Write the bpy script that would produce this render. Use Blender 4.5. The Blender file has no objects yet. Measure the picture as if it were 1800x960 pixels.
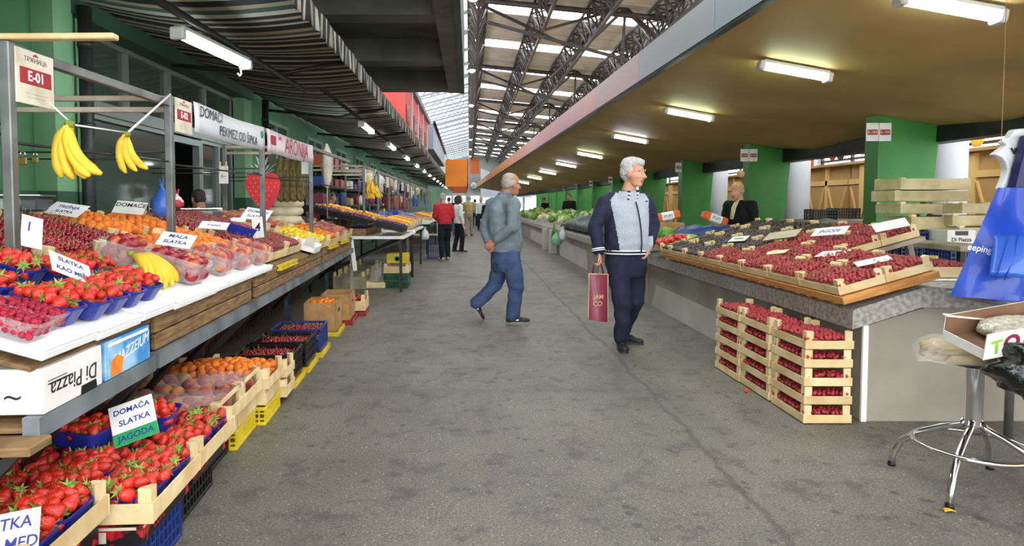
import bpy, bmesh, math, random
from mathutils import Vector, Matrix, Euler, noise
random.seed(7)
PI = math.pi
SC = bpy.context.scene
C = SC.collection
R = random.Random(11)

# ------------------------------------------------------------------ camera
F, CX, CY, HZ, CAMZ = 1130.0, 825.0, 412.0, 361.0, 1.33
PITCH = math.atan((CY - HZ) / F)
cam_d = bpy.data.cameras.new('camera'); cam = bpy.data.objects.new('camera', cam_d); C.objects.link(cam)
cam.location = (0, 0, CAMZ); cam.rotation_euler = (PI/2 - PITCH, 0, 0)
cam_d.sensor_width = 36; cam_d.lens = F/1800*36
cam_d.shift_x = (900-CX)/1800; cam_d.shift_y = -(480-CY)/1800
cam_d.clip_start = 0.05; cam_d.clip_end = 300
SC.camera = cam
SP, CP = math.sin(PITCH), math.cos(PITCH)
def ray(px, py):
    u = (px-CX)/F; v = (CY-py)/F
    return Vector((u, v*SP + CP, v*CP - SP))
def at(px, py, Y=None, Z=None, X=None):
    d = ray(px, py)
    t = Y/d.y if Y is not None else ((Z-CAMZ)/d.z if Z is not None else X/d.x)
    return Vector((d.x*t, d.y*t, CAMZ + d.z*t))

# ------------------------------------------------------------------ materials
def lin(c):
    if isinstance(c, str):
        c = c.lstrip('#'); c = [int(c[i:i+2], 16) for i in (0, 2, 4)]
    return tuple(((x/255)/12.92 if x/255 <= .04045 else ((x/255+.055)/1.055)**2.4) for x in c[:3]) + (1.0,)
MATS = {}
def mat(name, col, col2=None, scale=6.0, rough=.6, metal=0.0, bump=0.0, bscale=None, spec=.5, alpha=1.0, trans=0.0,
        emis=None, estr=0.0, sub=0.0, coat=0.0, vary=0.0, detail=3.0, ramp=(.35, .65), stretch=None, sheen=0.0, ior=1.45):
    if name in MATS: return MATS[name]
    m = bpy.data.materials.new(name); m.use_nodes = True
    nt = m.node_tree; N = nt.nodes; L = nt.links
    b = N['Principled BSDF']
    b.inputs['Roughness'].default_value = rough; b.inputs['Metallic'].default_value = metal
    b.inputs['Specular IOR Level'].default_value = spec; b.inputs['Alpha'].default_value = alpha
    b.inputs['Transmission Weight'].default_value = trans; b.inputs['IOR'].default_value = ior
    b.inputs['Coat Weight'].default_value = coat; b.inputs['Sheen Weight'].default_value = sheen
    if sub: b.inputs['Subsurface Weight'].default_value = sub; b.inputs['Subsurface Radius'].default_value = (.02, .008, .005); b.inputs['Subsurface Scale'].default_value = .3
    b.inputs['Base Color'].default_value = lin(col)
    if emis is not None:
        b.inputs['Emission Color'].default_value = lin(emis); b.inputs['Emission Strength'].default_value = estr
    src = None
    if col2 is not None or bump:
        tc = N.new('ShaderNodeTexCoord'); co = tc.outputs['Object']
        if stretch:
            mp = N.new('ShaderNodeMapping'); mp.inputs['Scale'].default_value = stretch; L.new(co, mp.inputs[0]); co = mp.outputs[0]
        if vary:
            oi = N.new('ShaderNodeObjectInfo'); ml = N.new('ShaderNodeMath'); ml.operation = 'MULTIPLY'; ml.inputs[1].default_value = 37.0
            L.new(oi.outputs['Random'], ml.inputs[0])
            va = N.new('ShaderNodeVectorMath'); va.operation = 'ADD'; L.new(co, va.inputs[0]); L.new(ml.outputs[0], va.inputs[1]); co = va.outputs[0]
    if col2 is not None:
        n1 = N.new('ShaderNodeTexNoise'); n1.inputs['Scale'].default_value = scale; n1.inputs['Detail'].default_value = detail; L.new(co, n1.inputs['Vector'])
        rp = N.new('ShaderNodeValToRGB'); rp.color_ramp.elements[0].position = ramp[0]; rp.color_ramp.elements[1].position = ramp[1]
        rp.color_ramp.elements[0].color = lin(col); rp.color_ramp.elements[1].color = lin(col2)
        L.new(n1.outputs['Fac'], rp.inputs[0]); src = rp.outputs[0]
    if vary:
        oi = N.new('ShaderNodeObjectInfo'); hs = N.new('ShaderNodeHueSaturation')
        mr = N.new('ShaderNodeMapRange'); mr.inputs['To Min'].default_value = 1-vary; mr.inputs['To Max'].default_value = 1+vary
        L.new(oi.outputs['Random'], mr.inputs['Value']); L.new(mr.outputs[0], hs.inputs['Value'])
        if src: L.new(src, hs.inputs['Color'])
        else: hs.inputs['Color'].default_value = lin(col)
        src = hs.outputs[0]
    if src: L.new(src, b.inputs['Base Color'])
    if bump:
        n2 = N.new('ShaderNodeTexNoise'); n2.inputs['Scale'].default_value = bscale or scale*4; n2.inputs['Detail'].default_value = 4; L.new(co, n2.inputs['Vector'])
        bp = N.new('ShaderNodeBump'); bp.inputs['Strength'].default_value = bump; bp.inputs['Distance'].default_value = .02
        L.new(n2.outputs['Fac'], bp.inputs['Height']); L.new(bp.outputs[0], b.inputs['Normal'])
    MATS[name] = m
    return m
def seeded(name, col, col2, seed, vscale, rough, strength=.6, inv=False, coat=0.0, sub=.1, vary=.18):
    """fruit with pips or drupelets: voronoi cells drive colour and bump"""
    m = bpy.data.materials.new(name); m.use_nodes = True; nt = m.node_tree; N = nt.nodes; L = nt.links; b = N['Principled BSDF']
    b.inputs['Roughness'].default_value = rough; b.inputs['Coat Weight'].default_value = coat
    tc = N.new('ShaderNodeTexCoord'); oi = N.new('ShaderNodeObjectInfo')
    nz = N.new('ShaderNodeTexNoise'); nz.inputs['Scale'].default_value = 30; L.new(tc.outputs['Object'], nz.inputs['Vector'])
    mx = N.new('ShaderNodeMix'); mx.data_type = 'RGBA'; mx.inputs['A'].default_value = lin(col); mx.inputs['B'].default_value = lin(col2); L.new(nz.outputs['Fac'], mx.inputs['Factor'])
    hs = N.new('ShaderNodeHueSaturation'); mr = N.new('ShaderNodeMapRange'); mr.inputs['To Min'].default_value = 1-vary; mr.inputs['To Max'].default_value = 1+vary
    L.new(oi.outputs['Random'], mr.inputs['Value']); L.new(mr.outputs[0], hs.inputs['Value']); L.new(mx.outputs['Result'], hs.inputs['Color'])
    vo = N.new('ShaderNodeTexVoronoi'); vo.inputs['Scale'].default_value = vscale; L.new(tc.outputs['Object'], vo.inputs['Vector'])
    rp = N.new('ShaderNodeValToRGB'); rp.color_ramp.elements[0].position = .12; rp.color_ramp.elements[1].position = .3
    L.new(vo.outputs['Distance'], rp.inputs[0])
    m2 = N.new('ShaderNodeMix'); m2.data_type = 'RGBA'; L.new(rp.outputs[0], m2.inputs['Factor']); L.new(hs.outputs[0], m2.inputs['B'])
    if seed: m2.inputs['A'].default_value = lin(seed)
    else: L.new(hs.outputs[0], m2.inputs['A'])
    L.new(m2.outputs['Result'], b.inputs['Base Color'])
    bp = N.new('ShaderNodeBump'); bp.inputs['Strength'].default_value = strength; bp.inputs['Distance'].default_value = .003; bp.invert = inv
    L.new(vo.outputs['Distance'], bp.inputs['Height']); L.new(bp.outputs[0], b.inputs['Normal'])
    MATS[name] = m
    return m

M_wood  = mat('crate_wood', '#e8d3a4', '#d2b27c', scale=5, stretch=(1, 1, 1), rough=.75, bump=.15, vary=.10)
M_wood2 = mat('fresh_wood', '#efdcae', '#dfc28a', scale=7, rough=.7, vary=.10)
M_oldwd = mat('old_plank', '#9a7a52', '#6e5234', scale=4, stretch=(2, 2, 14), rough=.8, bump=.4, bscale=18)
M_greyw = mat('grey_wood', '#b5ab95', '#8d8370', scale=5, rough=.85, bump=.2, vary=.12)
M_pine  = mat('pine_board', '#d79d55', '#b9783a', scale=4, stretch=(2, 2, 12), rough=.6)
M_steel = mat('stall_steel', '#8b8d8e', '#63605c', scale=4, rough=.42, metal=.7, bump=.05)
M_dsteel= mat('dark_steel', '#3a3b3d', '#2a2826', scale=5, rough=.5, metal=.5)
M_rail  = mat('rail_steel', '#9aa3a8', '#6d7274', scale=3, rough=.45, metal=.5)
M_chrome= mat('chrome', '#d8d9da', rough=.14, metal=1.0)
M_white = mat('white_plastic', '#f2f2ee', rough=.5)
M_foam  = mat('styrofoam', '#fafbfb', '#f1f3f3', scale=30, rough=.8)
M_black = mat('black_plastic', '#141416', rough=.38)
M_bluep = mat('blue_punnet_plastic', '#2336a0', '#1a2a86', scale=20, rough=.3, coat=.2)
M_bluec = mat('blue_crate_plastic', '#1d3880', '#182d68', scale=8, rough=.45)
M_yelc  = mat('yellow_crate_plastic', '#e7cf2b', '#cdb01f', scale=8, rough=.45)
M_redc  = mat('red_crate_plastic', '#b8242c', '#951c24', scale=8, rough=.45)
M_grnc  = mat('green_crate_plastic', '#19623e', '#124c30', scale=8, rough=.45)
M_paper = mat('sign_paper', '#f4f3ef', '#e6e6e2', scale=8, rough=.7)
M_ink   = mat('blue_ink', '#2a3486', rough=.6)
M_kink  = mat('black_ink', '#23232a', rough=.6)
M_redpr = mat('red_print', '#a3252f', rough=.6)
M_gren  = mat('green_print', '#1f9a55', rough=.6)
M_kraft = mat('kraft_card', '#bd9566', '#a8814f', scale=9, rough=.85)
M_clear = mat('clear_plastic', '#f6f2f4', rough=.06, alpha=.16, spec=.9, coat=.6)
M_film  = mat('clear_film', '#eef0f0', rough=.12, alpha=.2, spec=.9, bump=.4, bscale=14)
M_glass = mat('shop_glass', '#5f7368', rough=.06, alpha=.45, spec=.9)
M_concr = mat('counter_concrete', '#a8a49a', '#8d887e', scale=3.2, rough=.8, bump=.12, bscale=40)
M_green = mat('pillar_green', '#3e8738', '#357a31', scale=2.5, rough=.5)

# ------------------------------------------------------------------ mesh builder
class MB:
    def __init__(s, M=None): s.v = []; s.f = []; s.mi = []; s.sm = []; s.M = M or Matrix()
    def add(s, vs, fs, m=0, smooth=False):
        b = len(s.v); M = s.M
        s.v += [M @ Vector(p) for p in vs]
        for f in fs: s.f.append(tuple(b+i for i in f)); s.mi.append(m); s.sm.append(smooth)
        return s
    def box(s, x0, x1, y0, y1, z0, z1, m=0):
        return s.add([(x0,y0,z0),(x1,y0,z0),(x1,y1,z0),(x0,y1,z0),(x0,y0,z1),(x1,y0,z1),(x1,y1,z1),(x0,y1,z1)],
                     [(0,3,2,1),(4,5,6,7),(0,1,5,4),(1,2,6,5),(2,3,7,6),(3,0,4,7)], m)
    def bbox(s, x0, x1, y0, y1, z0, z1, r=.01, m=0, smooth=False):
        """box with chamfered edges"""
        vs = []; 
        X = (x0, x1); Y = (y0, y1); Z = (z0, z1); idx = {}
        for i in (0,1):
            for j in (0,1):
                for k in (0,1):
                    sx, sy, sz = (1-2*i)*r, (1-2*j)*r, (1-2*k)*r
                    for a, p in enumerate(((X[i], Y[j]+sy, Z[k]+sz), (X[i]+sx, Y[j], Z[k]+sz), (X[i]+sx, Y[j]+sy, Z[k]))):
                        idx[(i,j,k,a)] = len(vs); vs.append(p)
        q = lambda *t: tuple(idx[x] for x in t)
        fs = []
        for i in (0,1): fs.append(q((i,0,0,0),(i,1,0,0),(i,1,1,0),(i,0,1,0)))
        for j in (0,1): fs.append(q((0,j,0,1),(1,j,0,1),(1,j,1,1),(0,j,1,1)))
        for k in (0,1): fs.append(q((0,0,k,2),(1,0,k,2),(1,1,k,2),(0,1,k,2)))
        for j in (0,1):
            for k in (0,1): fs.append(q((0,j,k,1),(1,j,k,1),(1,j,k,2),(0,j,k,2)))
        for i in (0,1):
            for k in (0,1): fs.append(q((i,0,k,0),(i,1,k,0),(i,1,k,2),(i,0,k,2)))
        for i in (0,1):
            for j in (0,1): fs.append(q((i,j,0,0),(i,j,1,0),(i,j,1,1),(i,j,0,1)))
        for i in (0,1):
            for j in (0,1):
                for k in (0,1): fs.append(q((i,j,k,0),(i,j,k,1),(i,j,k,2)))
        return s.add(vs, fs, m, smooth)
    def tube(s, pts, r, n=8, m=0, smooth=True, cap=True, closed=False, flat=1.0):
        pts = [Vector(p) for p in pts]; k = len(pts)
        rs = r if isinstance(r, (list, tuple)) else [r]*k
        vs = []; fs = []; ref = None
        for i, p in enumerate(pts):
            t = (pts[(i+1) % k]-pts[i-1]) if closed else (pts[min(i+1, k-1)]-pts[max(i-1, 0)])
            t.normalize()
            if ref is None:
                ref = Vector((0,0,1)) if abs(t.z) < .9 else Vector((1,0,0))
            a = t.cross(ref)
            if a.length < 1e-5: a = t.cross(Vector((1,0.3,0)))
            a.normalize(); b2 = a.cross(t).normalized(); ref = b2
            for j in range(n):
                th = 2*PI*(j+.5)/n
                vs.append(p + a*math.cos(th)*rs[i] + b2*math.sin(th)*rs[i]*flat)
        for i in range(k if closed else k-1):
            for j in range(n):
                i2 = (i+1) % k
                fs.append((i*n+j, i*n+(j+1) % n, i2*n+(j+1) % n, i2*n+j))
        if cap and not closed: fs += [tuple(range(n))[::-1], tuple((k-1)*n+j for j in range(n))]
        return s.add(vs, fs, m, smooth)
    def bar(s, a, b, w=.03, m=0): return s.tube([a, b], w*.7071, 4, m, False)
    def lathe(s, prof, n=16, m=0, smooth=True, sx=1, sy=1, wob=None, cap=True):
        vs = []; fs = []; k = len(prof)
        for (r, z) in prof:
            for j in range(n):
                th = 2*PI*j/n; q = r*(wob(th, z) if wob else 1)
                vs.append((q*math.cos(th)*sx, q*math.sin(th)*sy, z))
        for i in range(k-1):
            for j in range(n): fs.append((i*n+j, i*n+(j+1) % n, (i+1)*n+(j+1) % n, (i+1)*n+j))
        if cap:
            if prof[0][0] > 1e-6: fs.append(tuple(range(n))[::-1])
            if prof[-1][0] > 1e-6: fs.append(tuple((k-1)*n+j for j in range(n)))
        return s.add(vs, fs, m, smooth)
    def sphere(s, c, r, n=10, k=7, m=0, sc=(1,1,1), fn=None):
        vs = []; fs = []
        for i in range(1, k):
            ph = PI*i/k
            for j in range(n):
                th = 2*PI*j/n; d = Vector((math.sin(ph)*math.cos(th), math.sin(ph)*math.sin(th), math.cos(ph)))
                q = fn(d) if fn else 1
                vs.append((c[0]+d.x*r*sc[0]*q, c[1]+d.y*r*sc[1]*q, c[2]+d.z*r*sc[2]*q))
        q0 = fn(Vector((0,0,1))) if fn else 1; q1 = fn(Vector((0,0,-1))) if fn else 1
        vs += [(c[0], c[1], c[2]+r*sc[2]*q0), (c[0], c[1], c[2]-r*sc[2]*q1)]
        t = len(vs)-2
        for i in range(k-2):
            for j in range(n): fs.append((i*n+j, (i+1)*n+j, (i+1)*n+(j+1) % n, i*n+(j+1) % n))
        for j in range(n): fs.append((t, j, (j+1) % n)); fs.append((t+1, (k-2)*n+(j+1) % n, (k-2)*n+j))
        return s.add(vs, fs, m, True)
    def grid(s, fn, nu, nv, m=0, smooth=True, mfn=None):
        b = len(s.v); M = s.M
        for i in range(nu+1):
            for j in range(nv+1): s.v.append(M @ Vector(fn(i/nu, j/nv)))
        w = nv+1
        for i in range(nu):
            for j in range(nv):
                s.f.append((b+i*w+j, b+(i+1)*w+j, b+(i+1)*w+j+1, b+i*w+j+1)); s.mi.append(mfn(i, j) if mfn else m); s.sm.append(smooth)
        return s
    def prism(s, poly, h, m=0, smooth=False):
        """poly in xy extruded z 0..h (h may be (z0,z1))"""
        z0, z1 = h if isinstance(h, tuple) else (0, h)
        n = len(poly)
        vs = [(x, y, z0) for x, y in poly]+[(x, y, z1) for x, y in poly]
        fs = [tuple(range(n))[::-1], tuple(range(n, 2*n))]+[(i, (i+1) % n, n+(i+1) % n, n+i) for i in range(n)]
        return s.add(vs, fs, m, smooth)
    def mesh(s, me, M=None, m=0):
        """append another mesh's geometry"""
        b = len(s.v); T = s.M @ M if M else s.M
        s.v += [T @ v.co for v in me.vertices]
        for p in me.polygons: s.f.append(tuple(b+i for i in p.vertices)); s.mi.append(m if m is not None else p.material_index); s.sm.append(p.use_smooth)
        return s
    def data(s, name, mats, recalc=True):
        me = bpy.data.meshes.new(name)
        me.from_pydata([tuple(p) for p in s.v], [], s.f)
        for mm in (mats if isinstance(mats, (list, tuple)) else [mats]): me.materials.append(mm)
        me.polygons.foreach_set('material_index', s.mi); me.polygons.foreach_set('use_smooth', s.sm)
        if recalc:
            bm = bmesh.new(); bm.from_mesh(me); bmesh.ops.recalc_face_normals(bm, faces=bm.faces); bm.to_mesh(me); bm.free()
        me.update()
        return me
    def build(s, name, mats, parent=None, recalc=True):
        o = bpy.data.objects.new(name, s.data(name, mats, recalc)); C.objects.link(o)
        if parent is not None: o.parent = parent
        return o
SEEN = {}
def tag(o, label, cat, group=None, kind=None):
    if label in SEEN and (group is None or SEEN[label] != group): print('DUPLICATE LABEL:', label)
    SEEN[label] = group
    n = len(label.split())
    if n < 4 or n > 16: print('LABEL LENGTH', n, label)
    o['label'] = label; o['category'] = cat
    if group: o['group'] = group
    if kind: o['kind'] = kind
    return o
def thing(name, label, cat, loc=(0,0,0), rot=(0,0,0), group=None):
    o = bpy.data.objects.new(name, None); C.objects.link(o); o.location = loc
    o.rotation_euler = rot if not isinstance(rot, (int, float)) else (0, 0, rot)
    o.empty_display_size = .1
    return tag(o, label, cat, group)
def struct(o): o['kind'] = 'structure'; return o
def inst(me, name, M=None, parent=None):
    o = bpy.data.objects.new(name, me); C.objects.link(o)
    if parent is not None: o.parent = parent
    if M is not None: o.matrix_local = M
    return o
def dup(root, M, label, cat=None, group=None):
    r = root.copy(); C.objects.link(r); r.parent = None; r.matrix_world = M
    tag(r, label, cat or root['category'], group)
    if not group and 'group' in r: del r['group']
    for ch in list(root.children):
        c = ch.copy(); C.objects.link(c); c.parent = r
        for g in ch.children:
            d = g.copy(); C.objects.link(d); d.parent = c
    return r
def T(*a): return Matrix.Translation(Vector(a))
def RX(a): return Matrix.Rotation(a, 4, 'X')
def RY(a): return Matrix.Rotation(a, 4, 'Y')
def RZ(a): return Matrix.Rotation(a, 4, 'Z')
def SCL(x, y=None, z=None):
    y = x if y is None else y; z = x if z is None else z
    return Matrix.Diagonal((x, y, z, 1))
def frame(o, x, z=(0,0,1)):
    """matrix with local x along x and z near z"""
    x = Vector(x).normalized(); z = Vector(z); y = z.cross(x).normalized(); z = x.cross(y)
    M = Matrix((x, y, z)).transposed().to_4x4(); M.translation = Vector(o); return M
DG = None
def text_mesh(txt, size, extrude=.0004, align='CENTER', shear=0.0, spacing=1.0, bold=0.0):
    cu = bpy.data.curves.new('lettering', 'FONT'); cu.body = txt; cu.size = size; cu.extrude = extrude; cu.align_x = align; cu.align_y = 'CENTER'
    cu.shear = shear; cu.space_character = spacing; cu.resolution_u = 3; cu.offset = bold; cu.space_line = 1.0
    ob = bpy.data.objects.new('lettering', cu); C.objects.link(ob)
    dg = bpy.context.evaluated_depsgraph_get()
    me = bpy.data.meshes.new_from_object(ob.evaluated_get(dg))
    bpy.data.objects.remove(ob); bpy.data.curves.remove(cu)
    return me
def text(txt, size, m, M, parent, name='lettering', **k):
    me = text_mesh(txt, size, **k); me.materials.clear(); me.materials.append(m)
    return inst(me, name, M, parent)
# ================================================================== SETTING
def floor_material():
    m = bpy.data.materials.new('worn_asphalt'); m.use_nodes = True; nt = m.node_tree; N = nt.nodes; L = nt.links; b = N['Principled BSDF']
    tc = N.new('ShaderNodeTexCoord')
    def noise_(sc, det=4, rough=.6, st=None):
        n = N.new('ShaderNodeTexNoise'); n.inputs['Scale'].default_value = sc; n.inputs['Detail'].default_value = det; n.inputs['Roughness'].default_value = rough
        if st:
            mp = N.new('ShaderNodeMapping'); mp.inputs['Scale'].default_value = st; L.new(tc.outputs['Object'], mp.inputs[0]); L.new(mp.outputs[0], n.inputs['Vector'])
        else: L.new(tc.outputs['Object'], n.inputs['Vector'])
        return n.outputs['Fac']
    def ramp(src, p0, c0, p1, c1):
        r = N.new('ShaderNodeValToRGB'); e = r.color_ramp.elements; e[0].position = p0; e[1].position = p1; e[0].color = lin(c0); e[1].color = lin(c1); L.new(src, r.inputs[0]); return r.outputs[0]
    def mix(f, a, b2, mode='MIX', fac=None):
        x = N.new('ShaderNodeMix'); x.data_type = 'RGBA'; x.blend_type = mode
        if f is not None: L.new(f, x.inputs['Factor'])
        else: x.inputs['Factor'].default_value = fac
        for s, v in (('A', a), ('B', b2)):
            if isinstance(v, str): x.inputs[s].default_value = lin(v)
            else: L.new(v, x.inputs[s])
        return x.outputs['Result']
    base = ramp(noise_(.7, 5, .65), .3, '#74716b', .7, '#918d85')
    grain = ramp(noise_(95, 4, .85), .32, '#3a3936', .70, '#d8d6cd')
    c = mix(None, base, grain, 'OVERLAY', .95)
    speck = ramp(noise_(70, 2, .5), .66, '#000000', .72, '#ffffff')
    c = mix(speck, c, '#bdb9ae')
    blot = ramp(noise_(4.2, 6, .75), .53, '#000000', .62, '#c4c4c4')
    c = mix(blot, c, '#3c3b3a')
    streak = ramp(noise_(1.0, 5, .7, (1.6, .35, 1)), .52, '#000000', .72, '#b0b0b0')
    c = mix(streak, c, '#4b4a49')
    vo = N.new('ShaderNodeTexVoronoi'); vo.feature = 'DISTANCE_TO_EDGE'; vo.inputs['Scale'].default_value = .55
    wp = N.new('ShaderNodeVectorMath'); wp.operation = 'ADD'; nz = N.new('ShaderNodeTexNoise'); nz.inputs['Scale'].default_value = 2.2; L.new(tc.outputs['Object'], nz.inputs['Vector'])
    L.new(tc.outputs['Object'], wp.inputs[0]); L.new(nz.outputs['Color'], wp.inputs[1]); L.new(wp.outputs[0], vo.inputs['Vector'])
    crack = ramp(vo.outputs['Distance'], 0.0, '#8a8a8a', .012, '#000000')
    c = mix(crack, c, '#34332f')
    vd = N.new('ShaderNodeTexVoronoi'); vd.inputs['Scale'].default_value = 9.0; vd.inputs['Randomness'].default_value = 1; L.new(tc.outputs['Object'], vd.inputs['Vector'])
    spots = ramp(vd.outputs['Distance'], .13, '#c8c8c8', .24, '#000000')
    sel = ramp(noise_(1.6, 3), .46, '#000000', .54, '#ffffff')
    c = mix(mix(None, spots, sel, 'MULTIPLY', 1.0), c, '#2c2b2a')
    # long crack running down the aisle and one cast joint across it
    sx = N.new('ShaderNodeSeparateXYZ'); L.new(tc.outputs['Object'], sx.inputs[0])
    def line(axis, at_, wob, w0, w1, col):
        ad = N.new('ShaderNodeMath'); ad.operation = 'MULTIPLY_ADD'; ad.inputs[1].default_value = wob; L.new(noise_(1.3, 6, .7), ad.inputs[0]); L.new(sx.outputs[axis], ad.inputs[2])
        sb = N.new('ShaderNodeMath'); sb.operation = 'SUBTRACT'; sb.inputs[1].default_value = at_+wob*.5; L.new(ad.outputs[0], sb.inputs[0])
        ab = N.new('ShaderNodeMath'); ab.operation = 'ABSOLUTE'; L.new(sb.outputs[0], ab.inputs[0]); return ramp(ab.outputs[0], w0, col, w1, '#000000')
    c = mix(line('X', 1.28, .22, .006, .028, '#c0c0c0'), c, '#333230')
    c = mix(line('Y', 4.55, .10, .02, .10, '#808080'), c, '#474542')
    L.new(c, b.inputs['Base Color'])
    rr = N.new('ShaderNodeMapRange'); rr.inputs['To Min'].default_value = .38; rr.inputs['To Max'].default_value = .75; L.new(noise_(2.4, 4), rr.inputs['Value']); L.new(rr.outputs[0], b.inputs['Roughness'])
    bp = N.new('ShaderNodeBump'); bp.inputs['Strength'].default_value = .35; bp.inputs['Distance'].default_value = .01; L.new(noise_(70, 5, .7), bp.inputs['Height']); L.new(bp.outputs[0], b.inputs['Normal'])
    return m
mb = MB(); mb.box(-9, 14, -4, 90, -.2, 0); struct(mb.build('floor', floor_material()))

# ---- hall roof right of the first truss: panels and skylight strips
M_roof = mat('roof_panel', '#c9c8c4', '#b8b7b3', scale=1.5, rough=.8)
M_sky  = mat('skylight_sheet', '#ffffff', rough=.6, emis='#f4f8ff', estr=3.0)
M_truss= mat('truss_steel', '#4a4544', '#3a3533', scale=3, rough=.5, metal=.3)
roofz = lambda x: 8.0 - .10*(x-.2)
mb = MB(); y = -2.4; k = 1
strips = []
while y < 86:
    strips.append(y); y += 4.72
prev = -4
def roof_panel(mb, y0, y1, dz=0, x0=.1, x1=13.8):
    mb.add([(x0,y0,roofz(x0)+dz),(x1,y0,roofz(x1)+dz),(x1,y1,roofz(x1)+dz),(x0,y1,roofz(x0)+dz),
            (x0,y0,roofz(x0)+dz+.06),(x1,y0,roofz(x1)+dz+.06),(x1,y1,roofz(x1)+dz+.06),(x0,y1,roofz(x0)+dz+.06)],
           [(0,3,2,1),(4,5,6,7),(0,1,5,4),(1,2,6,5),(2,3,7,6),(3,0,4,7)])
for i, y in enumerate(strips):
    roof_panel(mb, prev, y); prev = y+1.15
    s = MB(); roof_panel(s, y, y+1.15, .01); struct(s.build('window_%d' % (100+i), M_sky))
roof_panel(mb, prev, 88)
# sheet joints running across, drawn as thin ribs under the panels
for i in range(85):
    yy = -3+i*1.05
    mb.add([(.1,yy,roofz(.1)-.025),(13.8,yy,roofz(13.8)-.025),(13.8,yy+.03,roofz(13.8)-.025),(.1,yy+.03,roofz(.1)-.025),
            (.1,yy,roofz(.1)),(13.8,yy,roofz(13.8)),(13.8,yy+.03,roofz(13.8)),(.1,yy+.03,roofz(.1))],
           [(0,3,2,1),(4,5,6,7),(0,1,5,4),(1,2,6,5),(2,3,7,6),(3,0,4,7)])
struct(mb.build('ceiling', M_roof))
# ---- translucent roof on the other side
M_poly = mat('translucent_roof_sheet', '#ffffff', rough=.7, emis='#eaf1fb', estr=.5)
mb = MB(); lz = lambda x: 8.0 + .26*(x-.1)
mb.add([(.1,14,lz(.1)),(-9,14,lz(-9)),(-9,88,lz(-9)),(.1,88,lz(.1)),(.1,14,lz(.1)+.05),(-9,14,lz(-9)+.05),(-9,88,lz(-9)+.05),(.1,88,lz(.1)+.05)],
       [(0,3,2,1),(4,5,6,7),(0,1,5,4),(1,2,6,5),(2,3,7,6),(3,0,4,7)])
struct(mb.build('window_1', M_poly))
M_purlin = mat('pale_purlin', '#8f979c', rough=.5, metal=.2)
for i in range(24):
    yy = 22+i*2.6
    mb = MB(); mb.bar((.05,yy,lz(.05)-.1), (-8,yy,lz(-8)-.1), .1)
    for q in range(9):
        x0 = -.3-q*.85; x1 = x0-.42; x2 = x0-.85
        mb.bar((x0,yy,lz(x0)-.1), (x1,yy,lz(x1)-.72), .05); mb.bar((x1,yy,lz(x1)-.72), (x2,yy,lz(x2)-.1), .05)
    mb.bar((.0,yy,lz(0)-.72), (-8,yy,lz(-8)-.72), .06)
    o = mb.build('lattice_purlin', M_purlin); tag(o, 'pale lattice purlin crossing under the translucent sloping roof', 'roof beam', 'lattice purlins under the bright roof')

# ---- longitudinal triangular lattice trusses
def lattice(x, zt, zb, w, y0, y1, step, th):
    mb = MB()
    for sx in (-w/2, w/2): mb.bar((x+sx,y0,zt), (x+sx,y1,zt), th*1.5)
    mb.bar((x,y0,zb), (x,y1,zb), th*1.7)
    n = int((y1-y0)/step)
    for i in range(n):
        ya = y0+i*step; yb = ya+step/2; yc = ya+step
        for sx in (-w/2, w/2):
            mb.bar((x+sx,ya,zt), (x,yb,zb), th); mb.bar((x,yb,zb), (x+sx,yc,zt), th)
        mb.bar((x-w/2,ya,zt), (x+w/2,yb,zt), th*.8); mb.bar((x+w/2,yb,zt), (x-w/2,yc,zt), th*.8)
    return mb
for x, lab in ((.28, 'dark lattice roof truss hung with round lamps along the hall ridge'), (2.35, 'dark lattice roof truss next to the lamp-hung ridge truss'),
               (4.0, 'dark lattice roof truss, third out from the ridge'), (5.9, 'dark lattice roof truss, farthest from the ridge above the concrete canopy')):
    t = thing('roof_truss', lab, 'roof truss', (x, 0, 0))
    zt = roofz(x)-.12
    lattice(0, zt, zt-.75, .62, 13, 86, .95, .052).build('lattice', M_truss, t)
# transverse purlins and V struts at every second bay
for i, yy in enumerate((20.3, 29.7, 39.2, 48.6, 58.0, 67.4)):
    t = thing('roof_crossbeam', ['dark steel crossbeam with long tie rods, nearest one over the aisle', 'dark steel crossbeam with tie rods, second down the hall',
              'dark steel crossbeam with tie rods, third down the hall', 'dark steel crossbeam with tie rods, fourth down the hall', 'dark steel crossbeam with tie rods, fifth down the hall', 'dark steel crossbeam with tie rods, deepest in the hall'][i], 'roof beam', (0, yy, 0))
    b = MB(); b.tube([(.2,0,7.72), (12,0,roofz(12)-.28)], .09, 8); b.build('beam', M_truss, t)
    for (a, c2, th) in (((.3,0,7.1), (7.2,1.2,5.6), .06), ((.3,0,7.6), (3.2,1.0,6.55), .05), ((2.4,.4,6.9), (4.9,.2,7.55), .05), ((4.9,.2,7.5), (4.9,.6,5.9), .05), ((4.9,.2,7.5), (6.9,.8,6.0), .08), ((4.9,.2,7.5),(3.1,4.5,6.2),.05)):
        b = MB(); b.bar(a, c2, th*1.5); b.build('tie_rod', M_truss, t)
# round hall lamps under the ridge truss
M_bulb = mat('hall_lamp_glow', '#ffffff', emis='#f4fbff', estr=9.0)
for i in range(7):
    yy = 17.4 + i*9.2
    t = thing('hall_lamp', 'round bright hall lamp hanging under the ridge truss', 'lamp', (.1, yy, 6.86), 0, 'hall lamps under the ridge truss')
    b = MB(); b.lathe([(.03,.2),(.05,.12),(.2,.06),(.22,0)], 14); b.build('reflector', M_dsteel, t)
    b = MB(); b.sphere((0,0,0), .15, 12, 8, sc=(1,1,.7)); b.build('bulb', M_bulb, t)

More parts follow.
